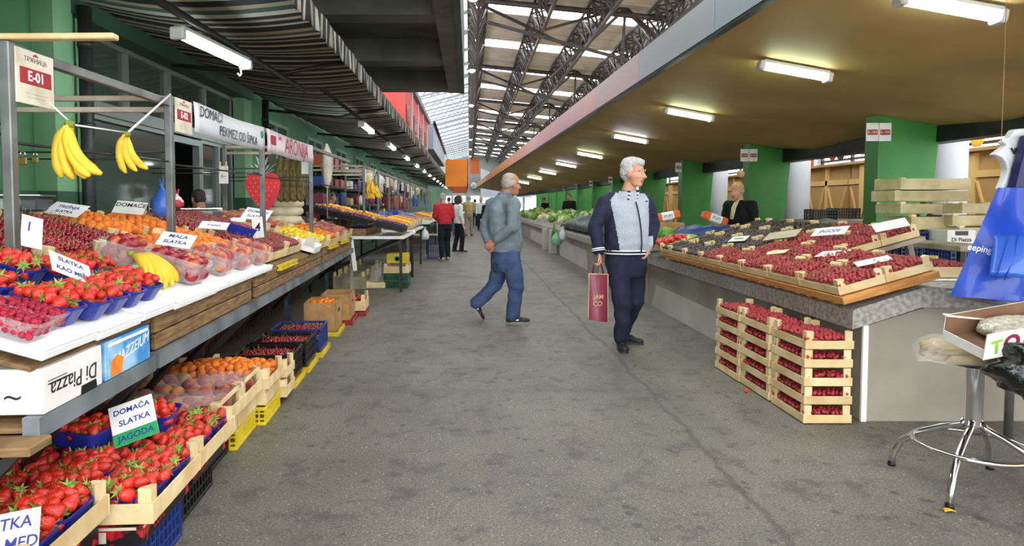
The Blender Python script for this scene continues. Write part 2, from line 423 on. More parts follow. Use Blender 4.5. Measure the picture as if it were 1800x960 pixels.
# ---- end wall
M_pale = mat('pale_wall', '#c9ccd0', '#b8bbc0', scale=1, rough=.8)
M_gold = mat('orange_panel', '#f08a22', '#e57d18', scale=.6, rough=.55)
mb = MB(); mb.box(-9, 14, 86, 86.3, 0, 8.2); struct(mb.build('wall_back', mat('end_wall', '#a7a9a4', '#8c918c', scale=.8, rough=.8)))
mb = MB(); mb.M = Matrix(((1,0,0,0),(0,0,1,85),(0,1,0,0),(0,0,0,1)))
mb.prism([(1.5,2.4),(8.2,2.4),(8.2,3.5),(1.5,6.2)], .2); o = mb.build('gable_panel', M_pale); tag(o, 'pale sloping gable wall at the far end beside the clock', 'wall')
t = thing('wall_clock', 'round white clock high on the far end wall', 'clock', (.6, 85.6, 3.95), (PI/2, 0, 0)); t.scale = (1.4,1.4,1.4)
b = MB(); b.lathe([(.36,0),(.38,.05),(.36,.09)], 28); b.build('rim', M_dsteel, t)
b = MB(); b.lathe([(.34,.07),(.33,.095),(.001,.1)], 28); b.build('dial', mat('clock_dial','#c9cdd0',rough=.6), t)
for a, l in ((.6, .2), (2.2, .28)):
    b = MB(T(0,0,.11) @ RZ(a)); b.box(-.015,.015,-.04,l,0,.01); b.build('hand', M_black, t)
for i in range(7):
    mb = MB(); mb.box(-4+i*1.9, -2.4+i*1.9, 85.7, 85.9, .3, 2.6); o = mb.build('shop_window', mat('lit_shop_glass', '#dfe8ea', emis='#e8eef0', estr=.3))
    tag(o, 'bright shop window in the far end wall', 'window', 'lit windows in the far end wall')
mb = MB(); mb.box(.1, 1.25, 82, 82.4, 5.3, 7.4); o = mb.build('orange_sign', mat('deep_orange', '#c8661f', rough=.6)); tag(o, 'small deep orange panel above the far clock', 'panel')

# ---- orange box fascia far on the aisle side, and red upper storey
t = thing('orange_fascia', 'large plain orange fascia box beyond the striped awning', 'fascia', (-.8, 35, 0))
b = MB(); b.prism([(-.5,0),(.68,0),(.68,10),(-.5,10)], (2.35,3.82)); b.build('panel', M_gold, t)
b = MB(); b.box(.683,.72,0,10,2.5,3.85); b.build('edge_strip', mat('rust_edge', '#8a4a22', rough=.6), t)
b = MB(); b.bbox(-.1,.66,-.05,.1,2.0,2.35,.01); b.build('apron', mat('rust_apron', '#a84a22', rough=.6), t)
M_redw = mat('red_cladding', '#d9544c', '#c94840', scale=1.2, rough=.55)
t = thing('red_upper_storey', 'red clad upper storey with dark windows showing above the awning edge', 'building', (-1.95, 19.5, 0))
b = MB(); b.box(-1.6, 0, 0, 10.5, 3.22, 5.1); b.build('cladding', M_redw, t)
for i in range(4):
    b = MB(); b.bbox(-.02, .04, .4+i*2.6, 1.5+i*2.6, 3.9, 4.45, .01); w = b.build('window', mat('red_window', '#7d2a2a', rough=.25), t)
    b = MB(); b.box(.0, .05, 2.1+i*2.6, 2.35+i*2.6, 3.22, 5.1); b.build('pilaster', mat('pale_pilaster', '#c6b8b4', rough=.6), t)
b = MB(); b.box(-.1, .14, -.2, 10.7, 5.1, 5.3); b.build('eave', mat('grey_eave', '#80868a', rough=.6), t)
t = thing('pale_fascia', 'pale blue grey fascia sloping away past the red storey', 'fascia', (-1.7, 30.6, 0))
b = MB(); b.box(-1.8, 0, 0, 14, 4.0, 5.2); b.build('panel', mat('blue_grey_panel', '#a9b6c2', '#98a6b3', scale=1, rough=.6), t)
b = MB(); b.tube([(.06,-.3,5.2),(.06,14,4.9)], .07, 8); b.build('gutter', M_dsteel, t)

# ---- concrete gallery slab over the stalls
M_gal = mat('gallery_concrete', '#6c6b62', '#58574f', scale=1.6, rough=.85)
mb = MB(); mb.box(-6, -.22, -3.8, 15.8, 4.5, 4.75)
for yy in (3.4, 6.4, 9.4, 12.4, 15.35): mb.box(-6, -.5, yy, yy+.45, 4.08, 4.5)
mb.box(-.5, -.22, -3.8, 15.8, 4.06, 4.5)
struct(mb.build('ceiling_left', M_gal))
mb = MB(); mb.box(-.22, -.12, -3.8, 15.85, 4.05, 5.6); struct(mb.build('trim_1', mat('gallery_edge', '#4d5f55', '#3f5047', scale=1.2, rough=.7)))

# ---- facade behind the left stalls
M_mint = mat('mint_wall', '#4f8059', '#44724e', scale=1.4, rough=.6)
M_dgrn = mat('dark_green_paint', '#375b45', '#2d4d39', scale=1.5, rough=.6)
M_lmint = mat('light_mint', '#7ba87f', '#6e9a72', scale=1.4, rough=.6)
XW = -3.6
mb = MB()
mb.box(XW-.3, XW, -3, 5.95, 0, 4.5)                     # solid bay
mb.box(XW-.3, XW, 5.95, 10.0, 3.0, 4.5)                 # over the shop front
mb.box(XW-.3, XW, 5.95, 10.0, 0, .35)
mb.box(XW-.3, XW, 10.0, 86, 0, 4.5)
struct(mb.build('wall_left', [M_mint, M_dgrn]))
mb = MB(); mb.box(XW, XW+.02, -3, 5.95, 0, 1.45); struct(mb.build('baseboard_left', M_dgrn))
for k, (y0, y1, mm, d) in enumerate(((3.9, 4.55, M_mint, .28), (5.35, 5.62, M_lmint, .18), (5.75, 5.95, M_lmint, .12), (9.95, 10.3, M_lmint, .14))):
    mb = MB(); mb.box(XW-.05, XW+d, y0, y1, 1.45 if k < 3 else 0, 4.5, 0); mb.box(XW-.05, XW+d+.003, y0-.003, y1+.003, 0, 1.45, 1)
    struct(mb.build('trim_%d' % (k+2), [mm, M_dgrn]))
mb = MB(); mb.box(XW-.02, XW+.2, 5.6, 10.2, 2.98, 3.2); struct(mb.build('trim_6', M_dgrn))
# shop windows: frames, glass, dark room behind
M_frame = mat('aluminium_frame', '#9aa29f', rough=.4, metal=.5)
def shop_window(k, y0, y1, z0, z1, cols):
    t = bpy.data.objects.new('window_%d' % k, None); C.objects.link(t); t.location = (XW-.08, y0, z0); struct(t)
    w, h = y1-y0, z1-z0; f = .05
    b = MB(); b.box(-.04,.05,0,w,0,f); b.box(-.04,.05,0,w,h-f,h)
    for i in range(cols+1):
        yy = (w-f)*i/cols; b.box(-.04,.05,yy,yy+f,f,h-f)
    b.build('window_frame', M_frame, t)
    b = MB(); b.box(-.005,.005,f,w-f,f,h-f); b.build('window_pane', M_glass, t)
shop_window(21, 5.95, 7.85, 2.3, 2.98, 2); shop_window(22, 5.95, 7.85, .35, 2.22, 1)
shop_window(23, 7.85, 10.0, 2.3, 2.98, 2); shop_window(24, 8.75, 10.0, .35, 2.22, 2)
mb = MB(); mb.box(XW-.08, XW, 5.95, 10.0, 2.22, 2.3); struct(mb.build('trim_7', M_frame))
t = bpy.data.objects.new('door_1', None); C.objects.link(t); t.location = (XW-.08, 7.9, 0); struct(t)
b = MB(); b.box(-.04,.05,0,.06,.0,2.2); b.box(-.04,.05,.78,.84,.0,2.2); b.box(-.04,.05,.06,.78,2.12,2.2); b.build('door_frame', M_frame, t)
b = MB(RZ(1.0)); b.box(-.02,.02,.02,.72,.05,2.1); b.build('door_leaf', mat('open_door_leaf', '#2c2e2d', rough=.3), t)
mb = MB(); mb.box(XW-2.6, XW-2.5, 5.6, 10.4, 0, 3.2); mb.box(XW-2.6, XW-.3, 5.5, 5.6, 0, 3.2); mb.box(XW-2.6, XW-.3, 10.4, 10.5, 0, 3.2); mb.box(XW-2.6, XW-.3, 5.5, 10.5, 3.2, 3.3)
struct(mb.build('wall_shop', mat('dim_shop_wall', '#3d3f3a', '#2f302d', scale=1, rough=.8)))
# goods on a shelf inside the shop
t = thing('shop_shelf', 'dim stocked shelf seen through the shop glass', 'shelf', (XW-1.3, 6.6, 0))
b = MB(); 
for z in (.5,.95,1.4): b.box(-.2,.2,-.6,1.1,z,z+.03)
b.box(-.22,-.2,-.6,1.1,0,1.9); b.build('rack', mat('shelf_grey', '#6a6d69', rough=.6), t)
for i in range(14):
    b = MB(T(0,-.5+(i % 7)*.23,(.53,.98)[i//7])); b.lathe([(.06,0),(.065,.02),(.065,.2),(.04,.26),(.03,.3)], 10)
    b.build('jar', mat('jar_%d' % (i % 4), ('#8a3a30','#b58a3a','#566b45','#9c9a90')[i % 4], rough=.3), t)
sh = thing('shop_sign', 'cream market lettering stuck on the lower shop glass', 'sign', (XW+.01, 7.25, 1.28))
text('ТРЖНИЦА', .17, mat('cream_letter', '#b9b39c', rough=.6), RZ(PI/2) @ RX(PI/2), sh)
sh = thing('shop_name', 'dark red shop lettering behind the upper glass', 'sign', (XW-.02, 8.5, 2.6))
text('PIJACA', .3, mat('dark_red_letter', '#5d2a28', rough=.6), RZ(PI/2) @ RX(PI/2), sh)
# window-like panels and dark conduits further along the facade
for i in range(14):
    y0 = 11.2+i*3.0
    t = bpy.data.objects.new('window_%d' % (30+i), None); C.objects.link(t); t.location = (XW, y0, 1.55); struct(t)
    b = MB(); b.box(0,.05,0,1.5,0,.06); b.box(0,.05,0,1.5,1.24,1.3); b.box(0,.05,0,.06,.06,1.24); b.box(0,.05,1.44,1.5,.06,1.24); b.box(0,.05,.72,.78,.06,1.24); b.build('window_frame', M_lmint, t)
    b = MB(); b.box(.004,.02,.06,1.44,.06,1.24); b.build('window_pane', mat('facade_glass', '#3c5146', rough=.12), t)
for yy, lab in ((5.66, 'dark vertical pipe between the two pale green strips'), (10.6, 'dark vertical pipe with a junction box past the shop front')):
    t = thing('drain_pipe', lab, 'pipe', (XW+.26, yy, 0)); b = MB(); b.tube([(0,0,0),(0,0,3.05)], .055, 10); b.build('pipe', M_dsteel, t)
    for z in (.8, 2.0, 2.7): b = MB(); b.lathe([(.065,z),(.065,z+.05)], 10); b.build('clip', M_dsteel, t)
    if yy > 6: b = MB(); b.bbox(.0,.14,-.16,.16,2.35,2.6,.02); b.build('junction_box', M_dsteel, t)

# ---- striped awning
def stripe_material():
    m = bpy.data.materials.new('striped_awning_cloth'); m.use_nodes = True; nt = m.node_tree; N = nt.nodes; L = nt.links; b = N['Principled BSDF']
    tc = N.new('ShaderNodeTexCoord'); sx = N.new('ShaderNodeSeparateXYZ'); L.new(tc.outputs['Object'], sx.inputs[0])
    nz = N.new('ShaderNodeTexNoise'); nz.inputs['Scale'].default_value = 1.4; L.new(tc.outputs['Object'], nz.inputs['Vector'])
    ma = N.new('ShaderNodeMath'); ma.operation = 'MULTIPLY_ADD'; ma.inputs[1].default_value = .05; L.new(nz.outputs['Fac'], ma.inputs[0]); L.new(sx.outputs['Y'], ma.inputs[2])
    md = N.new('ShaderNodeMath'); md.operation = 'MODULO'; md.inputs[1].default_value = .78; L.new(ma.outputs[0], md.inputs[0])
    dv = N.new('ShaderNodeMath'); dv.operation = 'DIVIDE'; dv.inputs[1].default_value = .78; L.new(md.outputs[0], dv.inputs[0])
    rp = N.new('ShaderNodeValToRGB'); rp.color_ramp.interpolation = 'CONSTANT'; e = rp.color_ramp.elements
    cols = [(0,'#1e2626'),(.16,'#b9ad95'),(.27,'#22302e'),(.42,'#c9c4b4'),(.5,'#1f2625'),(.66,'#a79a82'),(.76,'#3d5650'),(.88,'#c4c0b2')]
    e[0].color = lin(cols[0][1]); e[1].position = cols[1][0]; e[1].color = lin(cols[1][1])
    for p, c in cols[2:]:
        k = e.new(p); k.color = lin(c)
    L.new(dv.outputs[0], rp.inputs[0]); L.new(rp.outputs[0], b.inputs['Base Color']); b.inputs['Roughness'].default_value = .75
    tr = N.new('ShaderNodeBsdfTranslucent'); L.new(rp.outputs[0], tr.inputs['Color']); ms = N.new('ShaderNodeMixShader'); ms.inputs[0].default_value = .25
    out = [n for n in N if n.type == 'OUTPUT_MATERIAL'][0]; L.new(b.outputs[0], ms.inputs[1]); L.new(tr.outputs[0], ms.inputs[2]); L.new(ms.outputs[0], out.inputs[0])
    return m
M_stripe = stripe_material()
XF = -1.34
def awning(y0, y1, lab, nbay):
    t = thing('striped_awning', lab, 'awning', (0, y0, 0)); Ln = y1-y0
    nv = max(12, int(Ln*5))
    def surf(u, v):
        x = -3.56 + (XF+3.56)*u; yy = v*Ln
        sag = .13*math.sin(PI*u)*(.55+.45*abs(math.sin(PI*yy/3.62)))
        return (x, yy, 3.17 - .11*u - sag + .012*math.sin(yy*9))
    b = MB(); b.grid(surf, 14, nv); o = b.build('canopy_cloth', M_stripe, t, recalc=False)
    md = o.modifiers.new('th', 'SOLIDIFY'); md.thickness = .006; md.offset = 1
    def val(u, v):
        yy = v*Ln; d = u*.2
        return (XF + .012*math.sin(yy*21)*u+.01*math.sin(yy*7.3)*u + .006, yy, 3.06 - d - (.018*math.sin(yy*11)**2 if u > .9 else 0) + .012*math.sin(yy*9)*(1-u))
    b = MB(); b.grid(val, 4, nv*3); o = b.build('valance', M_stripe, t, recalc=False)
    md = o.modifiers.new('th', 'SOLIDIFY'); md.thickness = .005
    b = MB(); b.tube([(XF-.02,0,3.055),(XF-.02,Ln,3.055)], .022, 8); b.build('front_bar', M_dsteel, t)
    k = int(Ln/3.62)
    for i in range(k+1):
        yy = .1+i*3.62
        if yy > Ln: break
        b = MB(); b.tube([(-3.5,yy,2.98),(-2.3,yy,2.86),(XF-.03,yy,3.03)], .025, 8); b.build('support_arm', M_dsteel, t)
    return t
awning(.3, 18.0, 'striped dark and cream awning over the first fruit stalls', 5)
awning(18.05, 56, 'continuation of the striped awning far down the stall row', 10)
# light rail and tube lamps under the awning
M_tube = mat('tube_glow', '#ffffff', rough=.4, emis='#eafcff', estr=17.0)
M_tubeg = mat('greenish_tube_glow', '#ffffff', rough=.4, emis='#e6ffd8', estr=17.0)
M_tubeb = mat('bluish_tube_glow', '#ffffff', rough=.4, emis='#e6ecff', estr=17.0)
M_house = mat('lamp_housing', '#c8cbc8', rough=.5)
def tube_lamp(loc, rot, ln, lab, glow, group=None):
    t = thing('tube_lamp', lab, 'lamp', loc, rot, group)
    b = MB(); b.bbox(-.055,.055,-ln/2,ln/2,.03,.075,.012); b.build('housing', M_house, t)
    b = MB(); n = 9
    b.M = RX(-PI/2) @ T(0,0,-ln/2+.03); 
    b.prism([(.05*math.cos(PI*i/n), -(-.03)+.055*math.sin(PI*i/n)-.06) for i in range(n+1)], ln-.06, 0, True); b.M = Matrix()
    b.build('diffuser', glow, t)
    for s in (-1, 1):
        b = MB(); b.bbox(-.058,.058, s*ln/2-.03, s*ln/2+.03, -.035, .06, .012); b.build('end_cap', M_house, t)
    return t
LA, LB = at(313,66,Z=2.62), at(432,120,Z=2.62)
t = tube_lamp(tuple((LA+LB)/2+Vector((0,0,.02))), math.atan2(-(LB-LA).x, (LB-LA).y), (LB-LA).length, 'bright tube lamp closest to the stall sign E-01 under the awning', M_tube)
b = MB(); b.tube([(0,.45,-.03),(0,.47,-.09),(0,.43,-.12),(0,.40,-.10)], .008, 6); b.build('hook', M_white, t)
for i in range(12):
    y = (11.6, 15.2, 18.8, 22.4, 26, 29.6, 33.2, 36.8, 40.4, 44, 47.6, 51.2)[i]
    o = tube_lamp((-1.84,y,2.7), 0, 1.15, ['second bright tube lamp along the awning light rail', 'third bright tube lamp along the awning light rail'][i] if i < 2 else 'distant bright tube lamp in the row under the awning', M_tube, None if i < 2 else 'distant awning tube lamps')
t = thing('light_rail', 'dark pipe carrying the tube lamps under the awning', 'pipe', (-1.86, 8.2, 2.80)); b = MB(); b.tube([(0,0,0),(0,44,0)], .028, 8); b.build('pipe', M_dsteel, t)
t = thing('light_rail', 'dark slanting pipe above the lamp beside stall sign E-01', 'pipe', (-2.25, 2.5, 2.76)); b = MB(); b.tube([(0,0,0),(.2,5.6,0)], .032, 8); b.build('pipe', M_dsteel, t)

# ---- right concrete canopy, skewed like its fascia line
cxe = lambda y: 2.45-.031*y
M_sof = mat('canopy_soffit', '#bb9a5e', '#a98a52', scale=1.1, rough=.7, bump=.06, bscale=6)
def can(u, y):          # u: metres in from the edge
    z = 2.92-.18*u
    return z
prof = [0, .6, 1.2, 1.8, 2.4, 2.9, 3.6]
mb = MB()
ys = [-3.9+i*1.2 for i in range(52)]
vs = []; 
for y in ys:
    for u in prof: vs.append((cxe(y)+u, y, 2.92-.18*u + .03*math.sin(2*PI*(y-7.9)/3.05)*max(0, u-1.5)))
for y in ys:
    for u in prof: vs.append((cxe(y)+u, y, 3.12-.1*u))
w = len(prof); n = len(ys)*w; fs = []
for i in range(len(ys)-1):
    for j in range(w-1):
        fs.append((i*w+j, i*w+j+1, (i+1)*w+j+1, (i+1)*w+j)); fs.append((n+i*w+j, n+(i+1)*w+j, n+(i+1)*w+j+1, n+i*w+j+1))
    fs.append((i*w, (i+1)*w, n+(i+1)*w, n+i*w)); fs.append((i*w+w-1, n+i*w+w-1, n+(i+1)*w+w-1, (i+1)*w+w-1))
mb.add(vs, fs, 0, False); o = mb.build('ceiling_right', M_sof); struct(o)
# fascia panels, red storey's pink and orange reflection put into their colours
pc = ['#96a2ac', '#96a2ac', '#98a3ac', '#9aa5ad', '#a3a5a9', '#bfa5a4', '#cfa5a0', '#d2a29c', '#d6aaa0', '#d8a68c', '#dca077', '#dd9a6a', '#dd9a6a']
y = -3.5; k = 0
fo = thing('canopy_fascia', 'long metal fascia with reflections coloured in, edging the concrete canopy', 'fascia', (0,0,0))
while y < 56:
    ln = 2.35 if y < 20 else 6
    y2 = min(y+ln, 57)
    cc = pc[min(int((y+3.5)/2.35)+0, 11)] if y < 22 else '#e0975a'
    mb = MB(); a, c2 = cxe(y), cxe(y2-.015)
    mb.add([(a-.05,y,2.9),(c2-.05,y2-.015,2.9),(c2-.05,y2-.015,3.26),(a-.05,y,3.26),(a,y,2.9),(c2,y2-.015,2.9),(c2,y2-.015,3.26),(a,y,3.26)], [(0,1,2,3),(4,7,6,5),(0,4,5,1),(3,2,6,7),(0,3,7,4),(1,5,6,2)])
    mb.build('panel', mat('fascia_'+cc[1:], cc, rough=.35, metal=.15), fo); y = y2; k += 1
mb = MB(); mb.add([(cxe(-3.5)-.045,-3.5,2.87),(cxe(57)-.045,57,2.87),(cxe(57)-.045,57,2.9),(cxe(-3.5)-.045,-3.5,2.9),(cxe(-3.5)+.02,-3.5,2.87),(cxe(57)+.02,57,2.87),(cxe(57)+.02,57,2.9),(cxe(-3.5)+.02,-3.5,2.9)],
    [(0,1,2,3),(4,7,6,5),(0,4,5,1),(3,2,6,7),(0,3,7,4),(1,5,6,2)]); mb.build('drip_edge', M_dsteel, fo)
names = ['brightest canopy tube lamp, cropped at the top edge over the stool', 'greenish canopy tube lamp, second from the stool end', 'greenish canopy tube lamp, third from the stool end',
         'bluish canopy tube lamp, fourth from the stool end', 'greenish canopy tube lamp, fifth from the stool end', 'bluish canopy tube lamp, sixth from the stool end']
for i, y in enumerate((4.45, 6.5, 9.5, 12.8, 16.8, 20.6, 25, 29.5, 35, 41)):
    x = 3.33-.012*y; u = x-cxe(y); z = 2.92-.18*u-.085
    lab = names[i] if i < 6 else 'small distant tube lamp under the concrete canopy'
    tube_lamp((x, y, z), (0, .178, -PI/2) if False else Euler((0, .178, 0)).to_matrix().to_4x4().to_euler(), .68, lab, (M_tube, M_tubeg, M_tubeg, M_tubeb, M_tubeg, M_tubeb)[i % 6], None if i < 6 else 'distant canopy tube lamps')
    o = [q for q in C.objects if q.type == 'EMPTY'][-1]
    o.rotation_euler = (RY(.178) @ RZ(-PI/2)).to_euler()

# ---- green pillars with number plaques
def pillar(y, k):
    lab = ['green concrete pillar behind the empty crates with plaques E-103 and E-104', 'green concrete pillar behind the blonde vendor', 'green concrete pillar next beyond the blonde vendor\'s pillar',
           'green concrete pillar just past the white-haired man\'s shoulder'][k] if k < 4 else 'green concrete pillar in the far row behind the vegetable counter'
    t = thing('green_pillar', lab, 'pillar', (5.0, y, 0), 0, None if k < 4 else 'far green pillars')
    zt = 2.92-.18*(5.0-cxe(y))+.12; zr = 2.92-.18*(5.75-cxe(y))+.12
    b = MB()
    vs = [(0,0,0),(.55,0,0),(.55,.27,0),(0,.27,0),(0,0,zt),(.76,0,zr),(.76,.27,zr),(0,.27,zt)]
    b.add(vs, [(0,3,2,1),(4,5,6,7),(0,1,5,4),(1,2,6,5),(2,3,7,6),(3,0,4,7)]); b.build('shaft', M_green, t)
    for q in range(2 if k < 2 else 1):
        s = thing('pillar_plaque', (['white plaque E-103 on the pillar behind the empty crates', 'white plaque E-104 on the pillar behind the empty crates'][q] if k == 0 else
                  ['first white plaque on the blonde vendor\'s pillar', 'second white plaque on the blonde vendor\'s pillar'][q] if k == 1 else
                  'small white plaque on the pillar past the blonde vendor' if k == 2 else 'tiny white number plaque on a distant green pillar'), 'plaque', (4.9+q*.155, y-.03, 2.22), (PI/2, 0, -.12), None if k < 3 else 'far pillar plaques')
        b = MB(); b.bbox(-.07,.07,-.11,.11,0,.012,.003); b.build('plate', M_paper, s)
        b = MB(); b.box(-.058,.058,-.035,.03,.012,.0135); b.build('red_band', M_redpr, s)
        if k < 3: text('E-10%d' % (3+q+k*2), .045, M_paper, T(0,-.003,.0138), s)
    return t
for k in range(12): pillar(7.9+3.63*k, k)
# dark back beam of the canopy
mb = MB(); mb.add([(cxe(-3)+3.5,-3,2.1),(cxe(57)+3.5,57,2.1),(cxe(57)+3.5,57,2.35),(cxe(-3)+3.5,-3,2.35),(cxe(-3)+3.75,-3,2.1),(cxe(57)+3.75,57,2.1),(cxe(57)+3.75,57,2.35),(cxe(-3)+3.75,-3,2.35)],
    [(0,1,2,3),(4,7,6,5),(0,4,5,1),(3,2,6,7),(0,3,7,4),(1,5,6,2)]); struct(mb.build('trim_8', M_dsteel))

# ---- far right hall wall with bright windows
mb = MB(); mb.box(13.4, 13.7, -3, 86, 0, 7.2); struct(mb.build('wall_right', M_pale))
for i in range(12):
    mb = MB(); mb.box(13.3, 13.4, 2+i*4.6, 5.8+i*4.6, 1.6, 4.4); struct(mb.build('window_%d' % (50+i), mat('hall_daylight', '#ffffff', emis='#eef4ff', estr=1.6)))
    mb = MB(); 
    for q in range(3): mb.box(13.2, 13.3, 2+i*4.6+q*1.88, 2.08+i*4.6+q*1.88, 1.5, 4.5)
    mb.box(13.2,13.3,2+i*4.6,5.84+i*4.6,2.9,2.98); struct(mb.build('trim_%d' % (20+i), M_truss))

# ---- world
w = bpy.data.worlds.new('world'); SC.world = w; w.use_nodes = True
bg = w.node_tree.nodes['Background']; bg.inputs['Color'].default_value = (.95, .975, 1.0, 1); bg.inputs['Strength'].default_value = 2.0
SC.view_settings.view_transform = 'Standard'; SC.view_settings.look = 'None'; SC.view_settings.gamma = 1.0; SC.view_settings.exposure = 1.5
SC.view_settings.use_curve_mapping = False
SC.cycles.max_bounces = 5; SC.cycles.diffuse_bounces = 3; SC.cycles.glossy_bounces = 2; SC.cycles.transmission_bounces = 3; SC.cycles.transparent_max_bounces = 10; SC.cycles.use_adaptive_sampling = True; SC.cycles.adaptive_threshold = .04
SC.cycles.sample_clamp_indirect = 4.0; SC.cycles.use_denoising = True
# ================================================================== REPEATED GOODS: prototypes
def rrect(w, d, r, k=4):
    pts = []
    for cx, cy, a0 in ((w/2-r, d/2-r, 0), (-w/2+r, d/2-r, 90), (-w/2+r, -d/2+r, 180), (w/2-r, -d/2+r, 270)):
        for i in range(k+1):
            a = math.radians(a0+90*i/k); pts.append((cx+r*math.cos(a), cy+r*math.sin(a)))
    return pts
def tub_mb(w, d, h, taper=.82, r=.03, th=.003, lip=.006, ribs=0):
    mb = MB(); loops = []
    def loop(s, z, grow=0, rib=0):
        p = rrect(w*s+grow, d*s+grow, r); n = len(p)
        return [(x*(1+(rib if i % 2 else 0)), y*(1+(rib if i % 2 else 0)), z) for i, (x, y) in enumerate(p)]
    seq = [loop(taper, 0), loop(taper+.02, .004, 0, ribs), loop(.985, h-.008, 0, ribs), loop(1, h-.008, lip), loop(1, h, lip), loop(1, h, -th*2), loop(.985, h-.01, -th*2), loop(taper, th, -th*2)]
    n = len(seq[0]); vs = [p for l in seq for p in l]; fs = [tuple(range(n))[::-1]]
    for i in range(len(seq)-1):
        for j in range(n): fs.append((i*n+j, i*n+(j+1) % n, (i+1)*n+(j+1) % n, (i+1)*n+j))
    fs.append(tuple((len(seq)-1)*n+j for j in range(n)))
    return mb.add(vs, fs, 0, False)
ME = {}
def cached(key, fn):
    if key not in ME: ME[key] = fn()
    return ME[key]
def punnet(M, label, mm, w=.2, d=.12, h=.065, group=None, name='fruit_punnet'):
    me = cached(('tub', w, d, h, mm.name), lambda: tub_mb(w, d, h, ribs=.012).data('punnet', mm))
    o = inst(me, name, M); return tag(o, label, 'punnet', group)

# wooden crate with four side boards and four corner posts
def crate(M, label, w=.40, d=.30, hb=.055, hp=.115, group=None, wood=None, handle=None, z0=.012, lowboard=False):
    wood = wood or M_wood
    t = thing('wooden_crate', label, 'crate', group=group); t.matrix_world = M
    th = .006; key = (w, d, hb, hp, z0, wood.name)
    def bottom():
        b = MB(); n = 5
        for i in range(n):
            x = -w/2+.004+(w-.008)*i/n; b.box(x, x+(w-.008)/n-.006, -d/2+th, d/2-th, 0.004, z0)
        return b.data('bottom', wood)
    inst(cached(('cb',)+key, bottom), 'bottom', None, t)
    lb = cached(('cl',)+key, lambda: MB().bbox(-w/2-.002, w/2+.002, -th/2, th/2, 0, hb, .0015).data('long_board', wood))
    sb = cached(('cs',)+key, lambda: MB().bbox(-th/2, th/2, -d/2+th, d/2-th, 0, hb, .0015).data('end_board', wood))
    for s in (-1, 1):
        inst(lb, 'side_board', T(0, s*(d/2-th/2), z0-.006) @ RZ(.004*s), t)
        inst(sb, 'end_board', T(s*(w/2-th/2), 0, z0-.006), t)
    q = .044
    pm = cached(('cp',)+key, lambda: MB().prism([(0,0),(q,0),(q*.93,q*.35),(q*.35,q*.93),(0,q)], (z0, hp)).data('corner_post', M_wood2))
    for sx, sy, a in ((-1,-1,0),(1,-1,PI/2),(1,1,PI),(-1,1,-PI/2)):
        inst(pm, 'corner_post', T(sx*(w/2-th), sy*(d/2-th), 0) @ RZ(a), t)
    if handle:
        hm = cached(('ch',)+key, lambda: MB().bbox(-.006, .006, -d/2+.004, d/2-.004, hp-.022, hp, .002).data('handle_rail', M_wood2))
        for s in handle: inst(hm, 'handle_rail', T(s*(w/2-.012), 0, 0), t)
    return t
# plastic lattice crate
def plastic_crate(M, label, w=.40, d=.30, h=.15, mm=None, group=None, name='plastic_crate'):
    t = thing(name, label, 'crate', group=group); t.matrix_world = M
    def side(L):
        b = MB(); b.bbox(-L/2, L/2, -.008, .008, h-.022, h, .003); b.bbox(-L/2, L/2, -.008, .008, 0, .02, .003)
        n = int(L/.035)
        for i in range(n+1):
            x = -L/2+.006+(L-.012)*i/n; b.box(x-.005, x+.005, -.005, .005, .02, h-.022)
        for z in (.36, .66): b.box(-L/2+.01, L/2-.01, -.004, .004, h*z-.006, h*z+.006)
        return b
    for s in (-1, 1):
        inst(cached(('ps', w, h, mm.name), lambda: side(w).data('side_panel', mm)), 'side_panel', T(0, s*(d/2-.008), 0), t)
        inst(cached(('ps', d, h, mm.name), lambda: side(d-.034).data('side_panel', mm)), 'end_panel', T(s*(w/2-.008), 0, 0) @ RZ(PI/2), t)
    def bot():
        b = MB(); b.box(-w/2+.01, w/2-.01, -d/2+.01, d/2-.01, .004, .012); return b.data('bottom', mm)
    inst(cached(('pb', w, d, h, mm.name), bot), 'bottom', None, t)
    return t

# ---- fruit meshes
M_straw = seeded('strawberry_skin', '#df2a22', '#c41a14', '#eaa850', 330, .28, .5, coat=.3)
M_leafy = mat('strawberry_leaf', '#97b552', '#6f9440', scale=60, rough=.6, vary=.2)
M_rasp  = seeded('raspberry_skin', '#c02040', '#94122e', None, 260, .42, 1.0, inv=True, coat=.1)
M_cher  = mat('cherry_skin', '#b8162a', '#7a0d1e', scale=40, rough=.16, coat=.6, vary=.45)
M_dcher = mat('dark_cherry_skin', '#35101a', '#1c090f', scale=40, rough=.2, coat=.5, vary=.4)
M_stem  = mat('cherry_stem', '#9aa048', '#7f7a38', scale=30, rough=.6, vary=.2)
M_peach = mat('peach_skin', '#a5403c', '#e8a052', scale=13, rough=.75, sheen=.4, vary=.12, ramp=(.46, .72), detail=2)
M_necta = mat('nectarine_skin', '#8e1c2c', '#d9772f', scale=11, rough=.3, coat=.2, vary=.15, ramp=(.5, .74), detail=2)
M_apri  = mat('apricot_skin', '#f08a2a', '#d95a26', scale=14, rough=.6, vary=.12, ramp=(.45, .75), detail=2)
M_bana  = mat('banana_skin', '#f3cf3a', '#e2b62c', scale=14, rough=.5, vary=.08)
M_banag = mat('banana_tip', '#6b5a2a', '#8c9a3c', scale=20, rough=.7)
M_oran  = mat('orange_peel', '#ef8a1a', '#e47a10', scale=30, rough=.45, bump=.15, bscale=300, vary=.1)
M_lemon = mat('lemon_peel', '#f2d43a', '#e3c428', scale=30, rough=.45, vary=.1)
M_plum  = mat('plum_skin', '#4a2448', '#2e1636', scale=30, rough=.35, vary=.3)
